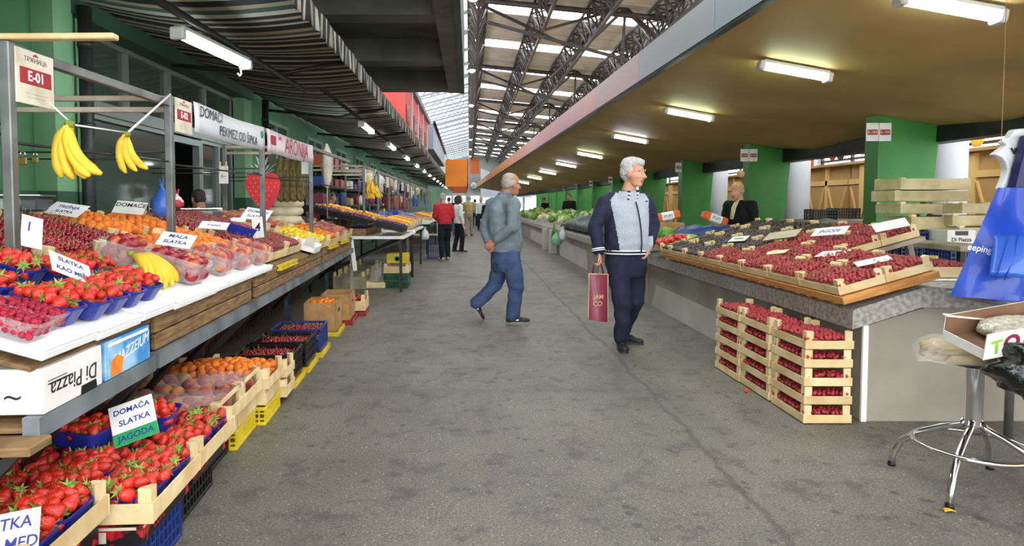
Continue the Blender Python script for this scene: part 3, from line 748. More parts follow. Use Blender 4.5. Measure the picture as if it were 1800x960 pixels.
def berry_mb(n=12):
    b = MB(); prof = [(0,-.026),(.0075,-.0235),(.0135,-.016),(.0185,-.004),(.0205,.007),(.0185,.016),(.012,.0205),(0,.0195)]
    b.lathe(prof, n, 0, True, wob=lambda th, z: 1+.05*math.sin(2*th+.6)); return b
def calyx_mb(m=0):
    b = MB(); n = 7
    for i in range(n):
        a = 2*PI*i/n+.2*(i % 2); c, s = math.cos(a), math.sin(a); p = (-s*.0048, c*.0048)
        up = .003 if i % 2 else .008
        b.add([(0,0,.0215),(c*.009+p[0], s*.009+p[1], .0232),(c*.028, s*.028, .0175+up*1.6),(c*.009-p[0], s*.009-p[1], .0232)], [(0,1,2,3)], m, False)
    b.tube([(0,0,.021),(.001,0,.028),(.004,.001,.034)], .0014, 5, m); return b
ME['berry'] = berry_mb().data('strawberry', M_straw); ME['calyx'] = calyx_mb().data('leaf_cap', M_leafy, False)
ME['berry_lo'] = berry_mb(7).data('strawberry_lo', M_straw)
def cherry_mb(n=10, k=7):
    b = MB(); b.sphere((0,0,0), .0128, n, k, 0, (1,1,.94), lambda d: 1-.16*max(0, d.z-.75)/.25); return b
ME['cherry'] = cherry_mb().data('cherry', M_cher); ME['cherry_lo'] = cherry_mb(7,5).data('cherry_lo', M_cher)
ME['cherry_stem'] = MB().tube([(0,0,.010),(.003,0,.024),(.011,.002,.040),(.022,.004,.050)], [.0011,.0009,.0009,.0015], 5).data('stem', M_stem)
def rasp_mb():
    b = MB(); pr = []
    b.sphere((0,0,0), .0105, 12, 9, 0, (1,1,1.15), lambda d: 1+.09*math.sin(9*math.atan2(d.y, d.x))*math.sin(9*math.acos(max(-1, min(1, d.z))))); return b
ME['rasp'] = rasp_mb().data('raspberry', M_rasp)
def stone_fruit(r, m, n=16, k=11):
    b = MB()
    def fn(d):
        th = math.atan2(d.y, d.x); g = math.exp(-(th/.28)**2)*math.sqrt(max(0, 1-d.z*d.z))
        return 1-.055*g-.20*max(0, d.z-.86)/.14
    b.sphere((0,0,0), r, n, k, 0, (1,1,.95), fn); return b.data('fruit', m)
ME['peach'] = stone_fruit(.038, M_peach); ME['nectarine'] = stone_fruit(.037, M_necta); ME['apricot'] = stone_fruit(.026, M_apri)
ME['orange'] = MB().sphere((0,0,0), .037, 14, 9, 0, (1,1,.96), lambda d: 1-.06*max(0, abs(d.z)-.9)/.1).data('fruit', M_oran)
ME['lemon'] = MB().sphere((0,0,0), .03, 12, 9, 0, (1,1,1.25), lambda d: 1+.1*max(0, abs(d.z)-.9)/.1).data('fruit', M_lemon)
ME['plum'] = stone_fruit(.024, M_plum, 10, 7)
def banana_mb(L=.19, bend=1.25, r=.017):
    b = MB(); pts = []; rs = []; n = 12
    for i in range(n+1):
        a = -bend/2+bend*i/n; Rr = L/bend
        pts.append((Rr*math.sin(a)+Rr*math.sin(bend/2), 0, Rr*math.cos(a)-Rr*math.cos(bend/2)))
        u = i/n; rs.append(r*(.34 if u < .06 else .42 if u < .12 else .8 if u < .2 else min(1, .35+.0+(1-u)*4.2) if u > .84 else 1))
    b.tube(pts, rs, 6, 0, True); return b
ME['banana'] = banana_mb().data('banana', M_bana)
ME['banana_tip'] = MB().tube([(0,0,0),(-.012,0,-.012)], [.0065,.006], 6).data('stalk', M_banag)

# ---- heaps
def inframe(p, pad=0):
    q = p - Vector((0,0,CAMZ)); f = Vector((0,CP,-SP)); u = Vector((0,SP,CP)); z = q.dot(f)
    if z <= .1: return False
    x = CX+F*q.x/z; y = CY-F*q.dot(u)/z
    return -pad < x < 1800+pad and -pad < y < 960+pad
def rrot(): return Euler((R.uniform(0, 6.28), R.uniform(0, 6.28), R.uniform(0, 6.28))).to_matrix().to_4x4()
POOL = {}
def drop(kind, M, label, group, top=True): POOL.setdefault(kind, []).append((M, label, group, top))
def hexpts(x0, x1, y0, y1, sp, jit=.25):
    pts = []; row = 0; y = y0
    while y <= y1+1e-6:
        x = x0+(sp/2 if row % 2 else 0)
        while x <= x1+1e-6:
            pts.append((x+R.uniform(-jit, jit)*sp, y+R.uniform(-jit, jit)*sp)); x += sp
        y += sp*.87; row += 1
    return pts
def heap(kind, M, w, d, z, dome, sp, label, group, scale=(.9, 1.15), layers=2, low=None, rot=None):
    """fruit over a w x d patch centred on M; the top layer is countable, the layer under it only fills"""
    for l in range(layers):
        for x, y in hexpts(-w/2+sp*.4, w/2-sp*.4, -d/2+sp*.4, d/2-sp*.4, sp):
            ex = max(0, 1-(2*x/w)**2); ey = max(0, 1-(2*y/d)**2)
            zz = z+dome*math.sqrt(ex*ey)-l*sp*.75+R.uniform(-.12, .12)*sp
            s = R.uniform(*scale)
            drop(kind, M @ T(x, y, zz) @ (rot() if rot else rrot()) @ SCL(s), label, group, l == 0)

# ================================================================== LEFT STALL ROW
AL = .0575
SL = T(-1.165, 0, 0) @ RZ(AL)
TA = .2915
SS = SL @ T(0, 0, .86) @ RY(TA)          # x: towards the aisle (negative is up the slope), y: along the aisle, z: off the board
M_maroon = mat('maroon_panel', '#4d1f22', '#3c171a', scale=2, rough=.6)
M_grey_leg = mat('painted_leg', '#5b6672', '#434b54', scale=5, rough=.5, metal=.3)
def stall_table(v0, v1, label, front):
    t = thing('stall_table', label, 'table'); t.matrix_world = SL @ T(0, v0, 0); L = v1-v0
    b = MB(); b.box(-.05, 0, .0, L-.015, .635, .70); b.build('front_rail', M_rail, t)
    b = MB(); b.box(-1.30, -1.25, 0, L-.015, 1.08, 1.14); b.build('back_rail', M_rail, t)
    b = MB(); b.M = RY(TA); b.add([], [])
    b.M = T(0,0,.845) @ RY(TA); b.box(-1.33, -.02, 0, L-.015, -.014, 0); b.build('display_board', M_oldwd, t)
    for y in (.02, L-.06):
        b = MB(); b.box(-.42,-.38,y,y+.04,0,.93); b.build('leg', M_grey_leg, t)
        b = MB(); b.box(-1.29,-1.25,y,y+.04,0,1.08); b.build('leg', M_grey_leg, t)
        b = MB(); b.bar((-.40,y+.02,.25), (-.04,y+.02,.64), .032); b.build('brace', M_dsteel, t)
    for y in (L*.35, L*.7):
        b = MB(); b.bar((-.06,y,.66), (-.42,y+.28,.30), .03); b.build('brace', M_dsteel, t)
    b = MB(); b.box(-.80,-.785,0,L-.02,.02,.66); 
    for i in range(int(L/.16)): b.box(-.785,-.778,.03+i*.16,.16+i*.16,.02,.66)
    b.build('back_panel', M_maroon, t)
    b = MB(); b.box(-.8,-.05,0,L-.02,.655,.67); b.build('under_shelf', M_oldwd, t)
    if front == 'planks':
        b = MB(); 
        for z in (.705, .78): b.bbox(-.05,-.028,.03,L-.04,z,z+.068,.004)
        b.box(-.07,-.05,.03,.07,.705,.845); b.box(-.07,-.05,L-.08,L-.04,.705,.845)
        b.build('plank_front', M_oldwd, t)
        b = MB(); b.box(-.7,-.05,.03,.05,.705,.845); b.build('plank_end', M_oldwd, t)
    return t
stall_table(1.88, 2.70, 'first stall table with cartons turned over under the foam trays', None)
stall_table(2.72, 4.26, 'second stall table with weathered plank front under bananas and nectarines', 'planks')
stall_table(4.29, 6.92, 'third stall table with weathered plank front under the second cherry crates', 'planks')
stall_table(6.94, 9.55, 'last table of the first stall with plank front and white end leg', 'planks')
o = MB().bbox(-.03,.03,-.012,.012,0,.46,.004).build('white_board', M_white); o.matrix_world = SL @ T(.02, 9.5, .36) @ RY(-.12); tag(o, 'short white slat leaning on the end of the last stall table', 'slat')
o = MB().box(-.06,-.02,0,.07,.0,.70).build('end_post', M_greyw); o.matrix_world = SL @ T(.0, 9.57, 0); tag(o, 'pale wooden post standing at the end of the first stall', 'post')

# cartons supporting the first trays
def carton(M, label, w, d, h, mats, name='cardboard_carton', cut=True):
    t = thing(name, label, 'box'); t.matrix_world = M
    b = MB(); b.bbox(-w/2, w/2, -d/2, d/2, 0, h, .003); b.build('carton_body', mats[0], t); return t
M_wcard = mat('white_card', '#eeece6', '#e2dfd8', scale=6, rough=.7)
M_bcard = mat('blue_sky_card', '#3f8fcf', '#a8d3ee', scale=9, rough=.5, ramp=(.42, .66))
t = carton(SL @ T(-.17, 2.075, .702), 'white upside-down fruit carton with black Piazza lettering under the foam tray', .34, .34, .138, [M_wcard])
text('Di Piazza', .075, M_kink, T(.1712, 0, .065) @ RZ(PI/2) @ RX(PI/2) @ RZ(PI), t, shear=.1)
text('R', .16, M_kink, T(-.05, -.1712, .07) @ RX(PI/2) @ RZ(PI), t, shear=.1)
text('~', .09, M_kink, T(.08, -.1712, .05) @ RX(PI/2) @ RZ(PI), t)
b = MB(); b.box(.171,.1725,-.15,-.03,.085,.088); b.box(.171,.1725,-.15,-.05,.095,.097); b.build('print_line', M_kink, t)
b = MB(); b.prism([(-.05,0),(.05,0),(.045,.03),(-.045,.03)], .002); o = b.build('hand_hole', M_black, t); o.matrix_local = T(.1705, .08, .0) @ RZ(PI/2) @ RX(PI/2)
t = carton(SL @ T(-.17, 2.45, .702), 'sky blue fruit carton with white lettering under the foam tray', .34, .36, .138, [M_bcard])
text('MAZZEIUM', .058, M_white, T(.1712, .02, .075) @ RZ(PI/2) @ RX(PI/2) @ RZ(.12), t, shear=.35)
b = MB(); b.prism([(-.05,-.03),(.03,-.035),(.05,.02),(.0,.04),(-.045,.02)], .002); o = b.build('fruit_print', M_apri, t); o.matrix_local = T(.1705, -.1, .04) @ RZ(PI/2) @ RX(PI/2)
b = MB(); b.box(.171,.1725,-.16,.16,.118,.13); b.build('print_strip', M_white, t)
t = thing('support_plank', 'worn wooden plank end sticking out beneath the white carton', 'plank'); t.matrix_world = SL @ T(0, 1.8, .62)
MB().bbox(-.5, .03, -.02, .09, 0, .028, .004).build('plank', M_oldwd, t)

# styrofoam trays along the front
def foam_tray(v0, v1, label, s1=-.46, dz=0.0):
    t = thing('foam_tray', label, 'tray'); w = -s1-.004; L = v1-v0
    t.matrix_world = SS @ T(.012+s1/2, (v0+v1)/2, .0+dz)
    b = MB(); b.bbox(-w/2, w/2, -L/2+.002, L/2-.002, 0, .032, .006); b.build('slab', M_foam, t)
    b = MB(); 
    b.bbox(w/2-.03, w/2, -L/2+.002, L/2-.002, .032, .04, .003); b.build('front_rim', M_foam, t)
for v0, v1, lab in ((1.88,2.20,'white foam tray at the near corner under clear raspberry punnets'), (2.2,2.54,'white foam tray under the front row of blue strawberry punnets'), (2.54,2.87,'short white foam tray under the last blue punnets before the bananas'),
                    (2.87,3.44,'white foam tray under the banana hand and first nectarine punnet'), (3.44,4.62,'long white foam tray under the clear peach punnets')):
    foam_tray(v0, v1-.008, lab, -.46, {1.88:.010,2.2:.002,2.54:.008,2.87:.0,3.44:.006}[v0])

# ---- clear punnets of raspberries
NF = .044
for k, (s, v, lab) in enumerate(((-.14,1.945,'clear punnet of raspberries at the very corner of the table'), (-.16,2.065,'clear punnet of raspberries behind the corner one'), (-.345,2.03,'clear punnet of raspberries pushed up against the strawberries'))):
    M = SS @ T(s, v, NF)
    punnet(M, lab, M_clear, .2, .112, .062)
    heap('raspberry', M, .185, .10, .052, .012, .021, 'raspberry heaped in a clear punnet on the corner foam tray', 'raspberries in the clear punnets', layers=3)
# ---- blue strawberry punnets on the table
spots = [(-.165,2.165,'long blue strawberry punnet just behind the clear raspberry punnets'), (-.15,2.315,'blue strawberry punnet at the tray edge, next after the long one'),
         (-.15,2.455,'blue strawberry punnet at the tray edge below the SLATKA KAO MED card'), (-.15,2.60,'blue strawberry punnet at the tray edge, fourth from the corner'), (-.155,2.775,'blue strawberry punnet at the tray edge beside the bananas'),
         (-.40,2.20,'blue strawberry punnet in the second row at the near end'), (-.43,2.375,'big blue strawberry punnet raised in the second row'), (-.41,2.545,'blue strawberry punnet behind the SLATKA KAO MED card'),
         (-.39,2.70,'blue strawberry punnet in the second row in front of the cherry crate'), (-.38,2.86,'blue strawberry punnet farthest back beside the cherry crate post')]
for k, (s, v, lab) in enumerate(spots):
    M = SS @ T(s, v, NF + (.03 if k == 6 else 0)) @ RZ(R.uniform(-.05,.05))
    punnet(M, lab, M_bluep, .205, .125, .07)
    heap('strawberry', M, .19, .115, .067, .028, .036, 'ripe strawberry with green leaf cap in the blue punnets on the table', 'strawberries on the stall table', (.85,1.1))
# ---- bananas: a hand lying on the tray and two hanging
def banana_hand(M, n, label, fan, curl=0.0, s=1.0):
    t = thing('banana_hand', label, 'bananas'); t.matrix_world = M
    for i in range(n):
        a = (i-(n-1)/2)*fan; row = i % 2
        Mi = RZ(a) @ RY(.18+.12*row+curl) @ T(.02, 0, .012*row) @ RX(R.uniform(-.2,.2)) @ SCL(s*R.uniform(.93,1.06))
        o = inst(ME['banana'], 'banana', Mi, t); inst(ME['banana_tip'], 'stalk', T(.003,0,.004), o)
    MB().sphere((.0,0,.0), .022, 8, 6, 0, (1,1.2,.8)).build('crown', M_banag, t)
    return t
banana_hand(SS @ T(-.335, 3.10, .15) @ RZ(-.12) @ RY(.22), 8, 'hand of yellow bananas lying on the foam tray', .185, 0, 1.22)
# ---- nectarines and peaches in clear punnets
def fruit_punnet(s, v, w, d, h, kind, cols, rows, layers, lab, flab, grp, r, dz=0):
    M = SS @ T(s, v, NF+dz); punnet(M, lab, M_clear, w, d, h)
    for l in range(layers):
        for i in range(cols):
            for j in range(rows):
                x = -w/2+w*.90*(i+.5)/cols+w*.05+(.012 if l % 2 else 0)*(1 if i < cols-1 else -1); y = -d/2+d*.9*(j+.5)/rows+d*.05
                drop(kind, M @ T(x+R.uniform(-.004,.004), y+R.uniform(-.004,.004), r+.004+l*r*1.55) @ rrot() @ SCL(R.uniform(.92,1.04)), flab, grp, True)
fruit_punnet(-.20,3.36,.30,.22,.115,'nectarine',4,3,2,'clear punnet of dark nectarines beside the bananas','dark red nectarine in the clear punnets beside the bananas','nectarines on the stall table',.037)
fruit_punnet(-.42,3.22,.18,.26,.105,'nectarine',2,3,2,'clear punnet of nectarines behind the banana hand','dark red nectarine in the clear punnets beside the bananas','nectarines on the stall table',.037,.03)
fruit_punnet(-.17,3.78,.26,.22,.11,'peach',3,3,2,'first clear punnet of peaches after the nectarines','rosy peach in the clear punnets along the tray edge','peaches on the stall table',.038)
fruit_punnet(-.16,4.16,.26,.24,.11,'peach',3,3,2,'second clear punnet of peaches along the tray edge','rosy peach in the clear punnets along the tray edge','peaches on the stall table',.038)
fruit_punnet(-.15,4.52,.26,.22,.11,'peach',3,3,2,'third clear punnet of peaches at the end of the foam tray','rosy peach in the clear punnets along the tray edge','peaches on the stall table',.038)
# ---- crates of cherries, apricots behind
def slope_crate(s0, s1, v0, v1, lab, **k):
    M = SS @ T((s0+s1)/2, (v0+v1)/2, .002); crate(M, lab, abs(s1-s0), v1-v0, k.get('hb', .07), k.get('hp', .125), wood=k.get('wood')); return M
CH = 'shiny red cherry in the big cherry heap at the near end of the stall'
for v0, v1, lab in ((2.35,2.80,'cherry crate at the near end beyond the steel post'), (2.83,3.30,'cherry crate directly behind the second row of strawberries'), (3.33,3.70,'cherry crate behind the nectarine punnets')):
    M = slope_crate(-1.16,-.56,v0,v1,lab); heap('cherry', M, .57, v1-v0+.02, .085, .03, .0235, CH, 'cherries heaped in the near crates', (.85,1.12), 2)
for v0, v1, s0, s1, lab, kind, sp, dm in (
    (3.74,4.20,-1.16,-.72,'crate of apricots behind the cherries','apricot',.05,.05),
    (4.24,4.72,-1.10,-.66,'crate of apricots with a DOMAĆE card','apricot',.05,.05),
    (3.74,4.22,-.70,-.33,'crate of small orange apricots behind the first peach punnet','apricot',.05,.02),
    (4.26,4.80,-.64,-.32,'crate of orange apricots behind the third peach punnet','apricot',.05,.03)):
    M = slope_crate(s0,s1,v0,v1,lab); heap(kind, M, abs(s1-s0)-.02, v1-v0-.02, .07, dm, sp, 'orange apricot in the crates behind the peaches', 'apricots on the stall table', (.95,1.12), 2)
CH2 = 'dark red cherry in the second cherry crates further along'
for v0, v1, s0, s1, lab in ((4.86,5.42,-1.10,-.60,'far cherry crate near the kitchen scale'), (4.86,5.50,-.58,-.10,'second-stall cherry crate with a blue punnet and number card'), (5.52,6.10,-.70,-.10,'second-stall cherry crate beside the small white box'), (5.46,6.20,-1.15,-.72,'dark cherry crate behind the second steel post')):
    M = slope_crate(s0,s1,v0,v1,lab); heap('cherry', M, abs(s1-s0)-.02, v1-v0-.02, .085, .03, .026, CH2, 'cherries heaped in the second crates', (.9,1.15), 1)
M = SS @ T(-.42, 5.16, .12) @ RZ(.2); punnet(M, 'blue punnet standing among the second cherries behind the number card', M_bluep, .24, .14, .08)
heap('cherry', M, .2, .12, .07, .01, .026, CH2, 'cherries heaped in the second crates', layers=1)
# small white box and the last goods of the block
t = thing('white_box', 'small white open carton tilted at the front of the second cherries', 'box'); t.matrix_world = SS @ T(-.10, 6.36, .01)
b = MB(); b.box(-.12,.12,-.16,.16,0,.006); b.box(-.12,-.114,-.16,.16,0,.09); b.box(.114,.12,-.16,.16,0,.06); b.box(-.12,.12,-.16,-.154,0,.075); b.box(-.12,.12,.154,.16,0,.075); b.build('carton_body', M_white, t)
b = MB(); b.add([(.0,-.165,.05),(.11,-.165,.05),(.09,-.22,.16),(.02,-.22,.16)], [(0,1,2,3)]); b.build('flap', M_white, t)
for v0, v1, s0, s1, lab, kind, fl, grp, sp in (
    (6.62,7.25,-.5,-.02,'shallow crate of lemons after the white box','lemon','yellow lemon in the shallow crate after the white box','lemons on the first stall',.062),
    (7.3,7.95,-.5,-.02,'shallow crate of oranges near the end of the first stall','orange','orange in the shallow crate near the end of the first stall','oranges on the first stall',.074),
    (8.0,8.6,-.5,-.02,'shallow crate of peaches near the end of the first stall','peach','pink peach in the crates at the end of the first stall','peaches at the end of the first stall',.078),
    (8.65,9.35,-.5,-.02,'last shallow crate of peaches on the first stall','peach','pink peach in the crates at the end of the first stall','peaches at the end of the first stall',.078),
    (6.62,7.4,-1.1,-.55,'deep crate of peaches behind the lemons','peach','pink peach in the crates at the end of the first stall','peaches at the end of the first stall',.078),
    (7.45,8.3,-1.1,-.55,'crate of apricots at the back near the end of the stall','apricot','orange apricot in the back crates near the end of the first stall','apricots at the stall end',.056),
    (8.35,9.3,-1.1,-.55,'crate of plums at the back end of the stall','plum','dark plum in the back crate at the stall end','plums on the first stall',.05)):
    M = slope_crate(s0,s1,v0,v1,lab); heap(kind, M, abs(s1-s0)-.03, v1-v0-.03, .07, .02, sp, fl, grp, (.95,1.1), 1)
for k, (v, lab) in enumerate(((5.2,'yellow plastic crate edge showing under the second cherries'), (7.6,'yellow plastic crate edge showing under the oranges'), (8.6,'yellow plastic crate edge under the last peaches'))):
    t = thing('yellow_strip', lab, 'crate'); t.matrix_world = SL @ T(.005, v, .83)
    b = MB(); b.bbox(-.03,.01,-.3,.3,0,.012,.002); b.bbox(-.03,.01,-.3,.3,.03,.042,.002)
    for i in range(9): b.box(-.02,.005,-.29+i*.07,-.27+i*.07,.012,.03)
    b.build('crate_edge', M_yelc, t)

# ---- cards with writing
def card(M, label, w, h, lines, ink=None, band=None, name='price_card', back=None):
    t = thing(name, label, 'card'); t.matrix_world = M
    b = MB(); b.bbox(-w/2,w/2,-h/2,h/2,-.0015,.0015,.0006); b.build('card', back or M_paper, t)
    for txt, sz, x, y, rot in lines:
        text(txt, sz, ink or M_ink, T(x,y,.0021) @ RZ(rot), t, shear=.08, bold=.0006)
    if band:
        b = MB(); b.box(-w/2,w/2,-h/2,-h/2+band[0],.0015,.0023); b.build('green_band', M_gren, t)
        text(band[1], band[2], M_ink, T(0,-h/2+band[0]/2,.0027), t, shear=.08, bold=.0006)
    return t
def face_cam(p, yaw=0, tilt=.5, roll=0):
    """card centre p, leaning back by tilt from vertical, turned by yaw about z, rolled in its own plane"""
    return T(*p) @ RZ(yaw) @ RX(PI/2-tilt) @ RZ(roll)
card(SS @ T(-.24,2.40,.175) @ RZ(1.45) @ RX(.62) @ RZ(-.55), 'white card reading SLATKA KAO MED lying on the table strawberries', .17, .105, [('SLATKA', .030, 0, .024, 0), ('KAO MED', .030, 0, -.024, 0)])
p = SS @ Vector((-1.02,3.75,.16)); card(face_cam(p, .1, 1.0, -.25), 'white blue-inked card stuck in the back of the cherries', .21, .12, [('TREŠNJA', .034, 0, .02, 0), ('SLATKA', .03, 0, -.025, 0)])
p = SS @ Vector((-.95,4.36,.19)); card(face_cam(p, .15, .75, -.12), 'cream card lettered DOMAĆE standing in the apricots', .2, .11, [('DOMAĆE', .046, 0, .018, 0)], M_kink)
p = SS @ Vector((-.33,3.60,.19)); card(face_cam(p, .25, .95, -.25), 'white blue-inked card lying over the nectarine punnets', .19, .12, [('MALA', .04, 0, .028, 0), ('SLATKA', .036, 0, -.022, 0)])
p = SS @ Vector((-.52,4.78,.18)); card(face_cam(p, .3, 1.15, -.2), 'blank-looking white card lying on the small apricots', .2, .12, [('KAJSIJA', .03, 0, 0, 0)])
p = SS @ Vector((-.30,5.14,.215)); card(face_cam(p, -.1, .22, .18), 'tall white card with a black 4 in front of the blue punnet', .09, .17, [('4', .1, 0, 0, 0)], M_kink)
p = SS @ Vector((-.63,6.3,.21)); card(face_cam(p, .1, .9, -.25), 'white blue-lettered card standing behind the second cherries', .26, .17, [('DOMAĆE', .05, 0, .035, 0), ('SLATKE', .05, 0, -.035, 0)])
p = SS @ Vector((-.70,6.0,.14)); card(face_cam(p, 0, 1.0, 0), 'small white slip on the far cherries', .14, .07, [])
p = at(56,408,Y=2.68); card(face_cam(p, 1.25, .3, -.3), 'white card with purple marks leaning behind the steel post', .09, .14, [('I', .06, -.015, .02, 0)], mat('purple_ink', '#5a2a9a', rough=.6))
# ================================================================== CRATES ON THE FLOOR BESIDE THE LEFT STALL
def FL(x, y, z=0, a=.06): return T(x, y, z) @ RZ(a)
SB = 'big ripe strawberry with green leaf cap in the floor crates at the stall\'s near end'
def berry_crate(x, y, z, w, d, lab, nx, ny, plab, skip=()):
    M = FL(x, y, z); crate(M, lab, w, d, .07, .125)
    pw, pd = (w-.03)/nx, (d-.03)/ny; k = 0
    for i in range(nx):
        for j in range(ny):
            Mp = M @ T(-w/2+.015+pw*(i+.5), -d/2+.015+pd*(j+.5), .014) @ RZ(R.uniform(-.03,.03))
            punnet(Mp, plab % ('near' if j == 0 else 'far', ['wall end', 'middle', 'aisle end'][min(i, 2)] if nx == 3 else ['wall end', 'aisle end'][i]), M_bluep, pw-.022, pd-.022, .072)
            heap('strawberry', Mp, pw-.02, pd-.02, .071, .034, .042, SB, 'strawberries in the floor crates', (.95,1.25)); k += 1
    return M
berry_crate(-1.495, 1.85, .30, .63, .44, 'raised wooden strawberry crate nearest the viewer with the cropped card', 3, 2, 'blue punnet in the raised nearest strawberry crate, %s row, %s')
berry_crate(-1.445, 2.335, .245, .72, .45, 'wooden strawberry crate on the red and black carton, second from the viewer', 3, 2, 'blue punnet in the second strawberry crate, %s row, %s')
berry_crate(-1.475, 2.80, .245, .72, .45, 'wooden strawberry crate holding the DOMAĆA SLATKA JAGODA card', 3, 2, 'blue punnet in the crate with the JAGODA card, %s row, %s')
# two punnets stacked on top
for x, y, z, a, lab in ((-1.56,2.56,.375,-.25,'tilted blue punnet stacked on top between the two strawberry crates'), (-1.40,2.74,.37,.1,'blue punnet stacked on top behind the JAGODA card')):
    M = T(x, y, z) @ RZ(a) @ RX(.12); punnet(M, lab, M_bluep, .27, .15, .075); heap('strawberry', M, .25, .13, .072, .03, .042, SB, 'strawberries in the floor crates', (.95,1.2))
card(T(-1.335,2.52,.475) @ RZ(.12) @ RX(PI/2-.62) @ RZ(.36), 'white card DOMAĆA SLATKA JAGODA with a green strip standing in strawberries', .165, .17, [('DOMAĆA', .031, 0, .052, 0), ('SLATKA', .033, .004, .004, 0)], None, (.052, 'JAGODA', .034), 'price_card')
card(T(*at(2, 944, Y=1.685)) @ RZ(.1) @ RX(PI/2-.5) @ RZ(.16), 'cropped white card in the strawberry crate nearest the viewer', .19, .115, [('SLATKA', .042, 0, .026, 0), ('KAO MED', .042, 0, -.026, 0)])
# cartons and plastic crates underneath
M_bred = mat('black_red_print_card', '#1c1516', '#c01f26', scale=7, rough=.4, ramp=(.56, .6))
M_cardw = mat('cream_card', '#e9dfcf', '#dccfb9', scale=5, rough=.7)
for x, y, w, lab in ((-1.455,2.33,.66,'black and red printed fruit carton under the second strawberry crate'), (-1.485,2.80,.66,'black and red printed fruit carton under the crate with the JAGODA card'), (-1.50,1.85,.58,'black and red printed fruit carton under the raised nearest crate')):
    z = .17 if y > 2 else .175; h = .07 if y > 2 else .12
    t = thing('fruit_carton', lab, 'box'); t.matrix_world = FL(x, y, z)
    b = MB(); b.bbox(-w/2,w/2,-.21,.21,0,h,.003); b.build('carton_body', M_bred, t)
    b = MB(); b.box(w/2,w/2+.0015,-.2,.2,h-.012,h-.004); b.box(-w/2+.02,w/2-.02,-.2115,-.21,h-.014,h-.004); b.build('cream_rim', M_cardw, t)
    text('LUX', .05, M_redpr, T(w/2+.0016,-.08,h/2) @ RZ(PI/2) @ RX(PI/2), t, shear=.2, bold=.001)
    b = MB(); b.box(w/2-.26,w/2-.12,-.2118,-.21,.012,h-.02); b.build('cream_patch', M_cardw, t)
for x, y, h, mm, lab in ((-1.455,2.33,.165,M_bluec,'dark blue plastic crate on the floor under the second strawberry crate'), (-1.52,2.80,.165,M_black,'plastic crate coloured black as floor shadow under the JAGODA card crate'), (-1.50,1.85,.17,M_bluec,'dark blue plastic crate under the raised nearest crate'),  # black of the JAGODA crate stands in for the floor shadow there
                       (-1.60,3.22,.11,M_black,'black plastic crate under the first peach crate'), (-1.58,3.60,.11,M_yelc,'yellow plastic crate under the second peach crate'), (-1.55,4.0,.11,M_yelc,'yellow plastic crate under the floor apricots')):
    plastic_crate(FL(x, y), lab, .62, .38, h, mm)
for y, x, lab in ((3.22,-1.565,'empty wooden crate under the first peach crate'), (3.60,-1.585,'empty wooden crate under the second peach crate'), (4.0,-1.56,'empty wooden crate under the floor apricots')):
    crate(FL(x, y, .115), lab, .64, .36, .075, .10)
# peach crates with handle rails
PL = 'downy red and yellow peach in the handled floor crates'
for x, y, lab in ((-1.55,3.22,'wooden peach crate with handle rails behind the JAGODA card'), (-1.57,3.60,'second wooden peach crate with handle rails')):
    M = FL(x, y, .225); crate(M, lab, .68, .37, .07, .15, handle=(-1, 1))
    heap('peach', M, .62, .33, .065, .025, .083, PL, 'peaches in the floor crates', (.95,1.1), 2)
    for s in (-1, 1):
        o = MB(); o.grid(lambda u, v: ((u-.5)*.28, (v-.5)*.30, .12+.03*math.sin(PI*u)*math.sin(PI*v)+.006*math.sin(17*u+11*v)), 10, 10)
        o = o.build('film_wrap', M_film); o.matrix_world = M @ T(s*.155, 0, .005); tag(o, ('clear film over the %s half of the ' % ('wall-side' if s < 0 else 'aisle-side')) + ('first' if y < 3.4 else 'second') + ' handled peach crate', 'film')
M = FL(-1.55, 4.0, .215); crate(M, 'wooden crate of apricots on the floor after the peaches', .66, .38, .065, .125)
heap('apricot', M, .62, .34, .075, .045, .054, 'orange apricot in the floor crate after the peaches', 'apricots in the floor crate', (.95,1.12), 2)
M = FL(-1.50, 4.33, .18); crate(M, 'small wooden crate of red cherries at the end of the floor apricots', .56, .24, .06, .12)
heap('cherry', M, .52, .2, .06, .02, .03, 'red cherry in the small crate after the floor apricots', 'cherries in the small floor crate', (1,1.25), 1)
crate(FL(-1.50,4.33,.05), 'empty wooden crate under the small cherry crate', .56, .26, .07, .12)
# black and blue plastic crates of cherries
LC = 'red cherry in the black and blue plastic floor crates'
for x, y, d, mm, lab in ((-1.515,4.78,.40,M_black,'black plastic crate of red cherries nearest after the wooden crates'), (-1.525,5.24,.42,M_black,'second black plastic crate of red cherries on the floor'), (-1.535,5.76,.44,M_bluec,'blue plastic crate of dark cherries beside the cardboard boxes')):
    M = FL(x, y, .05); plastic_crate(M, lab, .44, d, .20, mm)
    heap('cherry', M, .40, d-.05, .15, .02, .028, LC, 'cherries in the plastic floor crates', (1,1.25), 2)
for x, y, w, d, mm, lab in ((-1.50,4.78,.46,.40,M_yelc,'yellow plastic base under the first black cherry crate'), (-1.51,5.24,.46,.42,M_yelc,'yellow plastic base under the second black cherry crate'), (-1.52,5.76,.46,.44,M_yelc,'yellow plastic base under the blue cherry crate'),
                          (-1.52,6.70,.36,.5,M_yelc,'yellow plastic base under the carton of oranges'), (-1.50,7.32,.38,.5,M_redc,'red plastic base under the second cardboard box'), (-1.45,7.92,.38,.5,M_redc,'red plastic base under the white wooden crate')):
    plastic_crate(FL(x, y), lab, w, d, .045, mm)
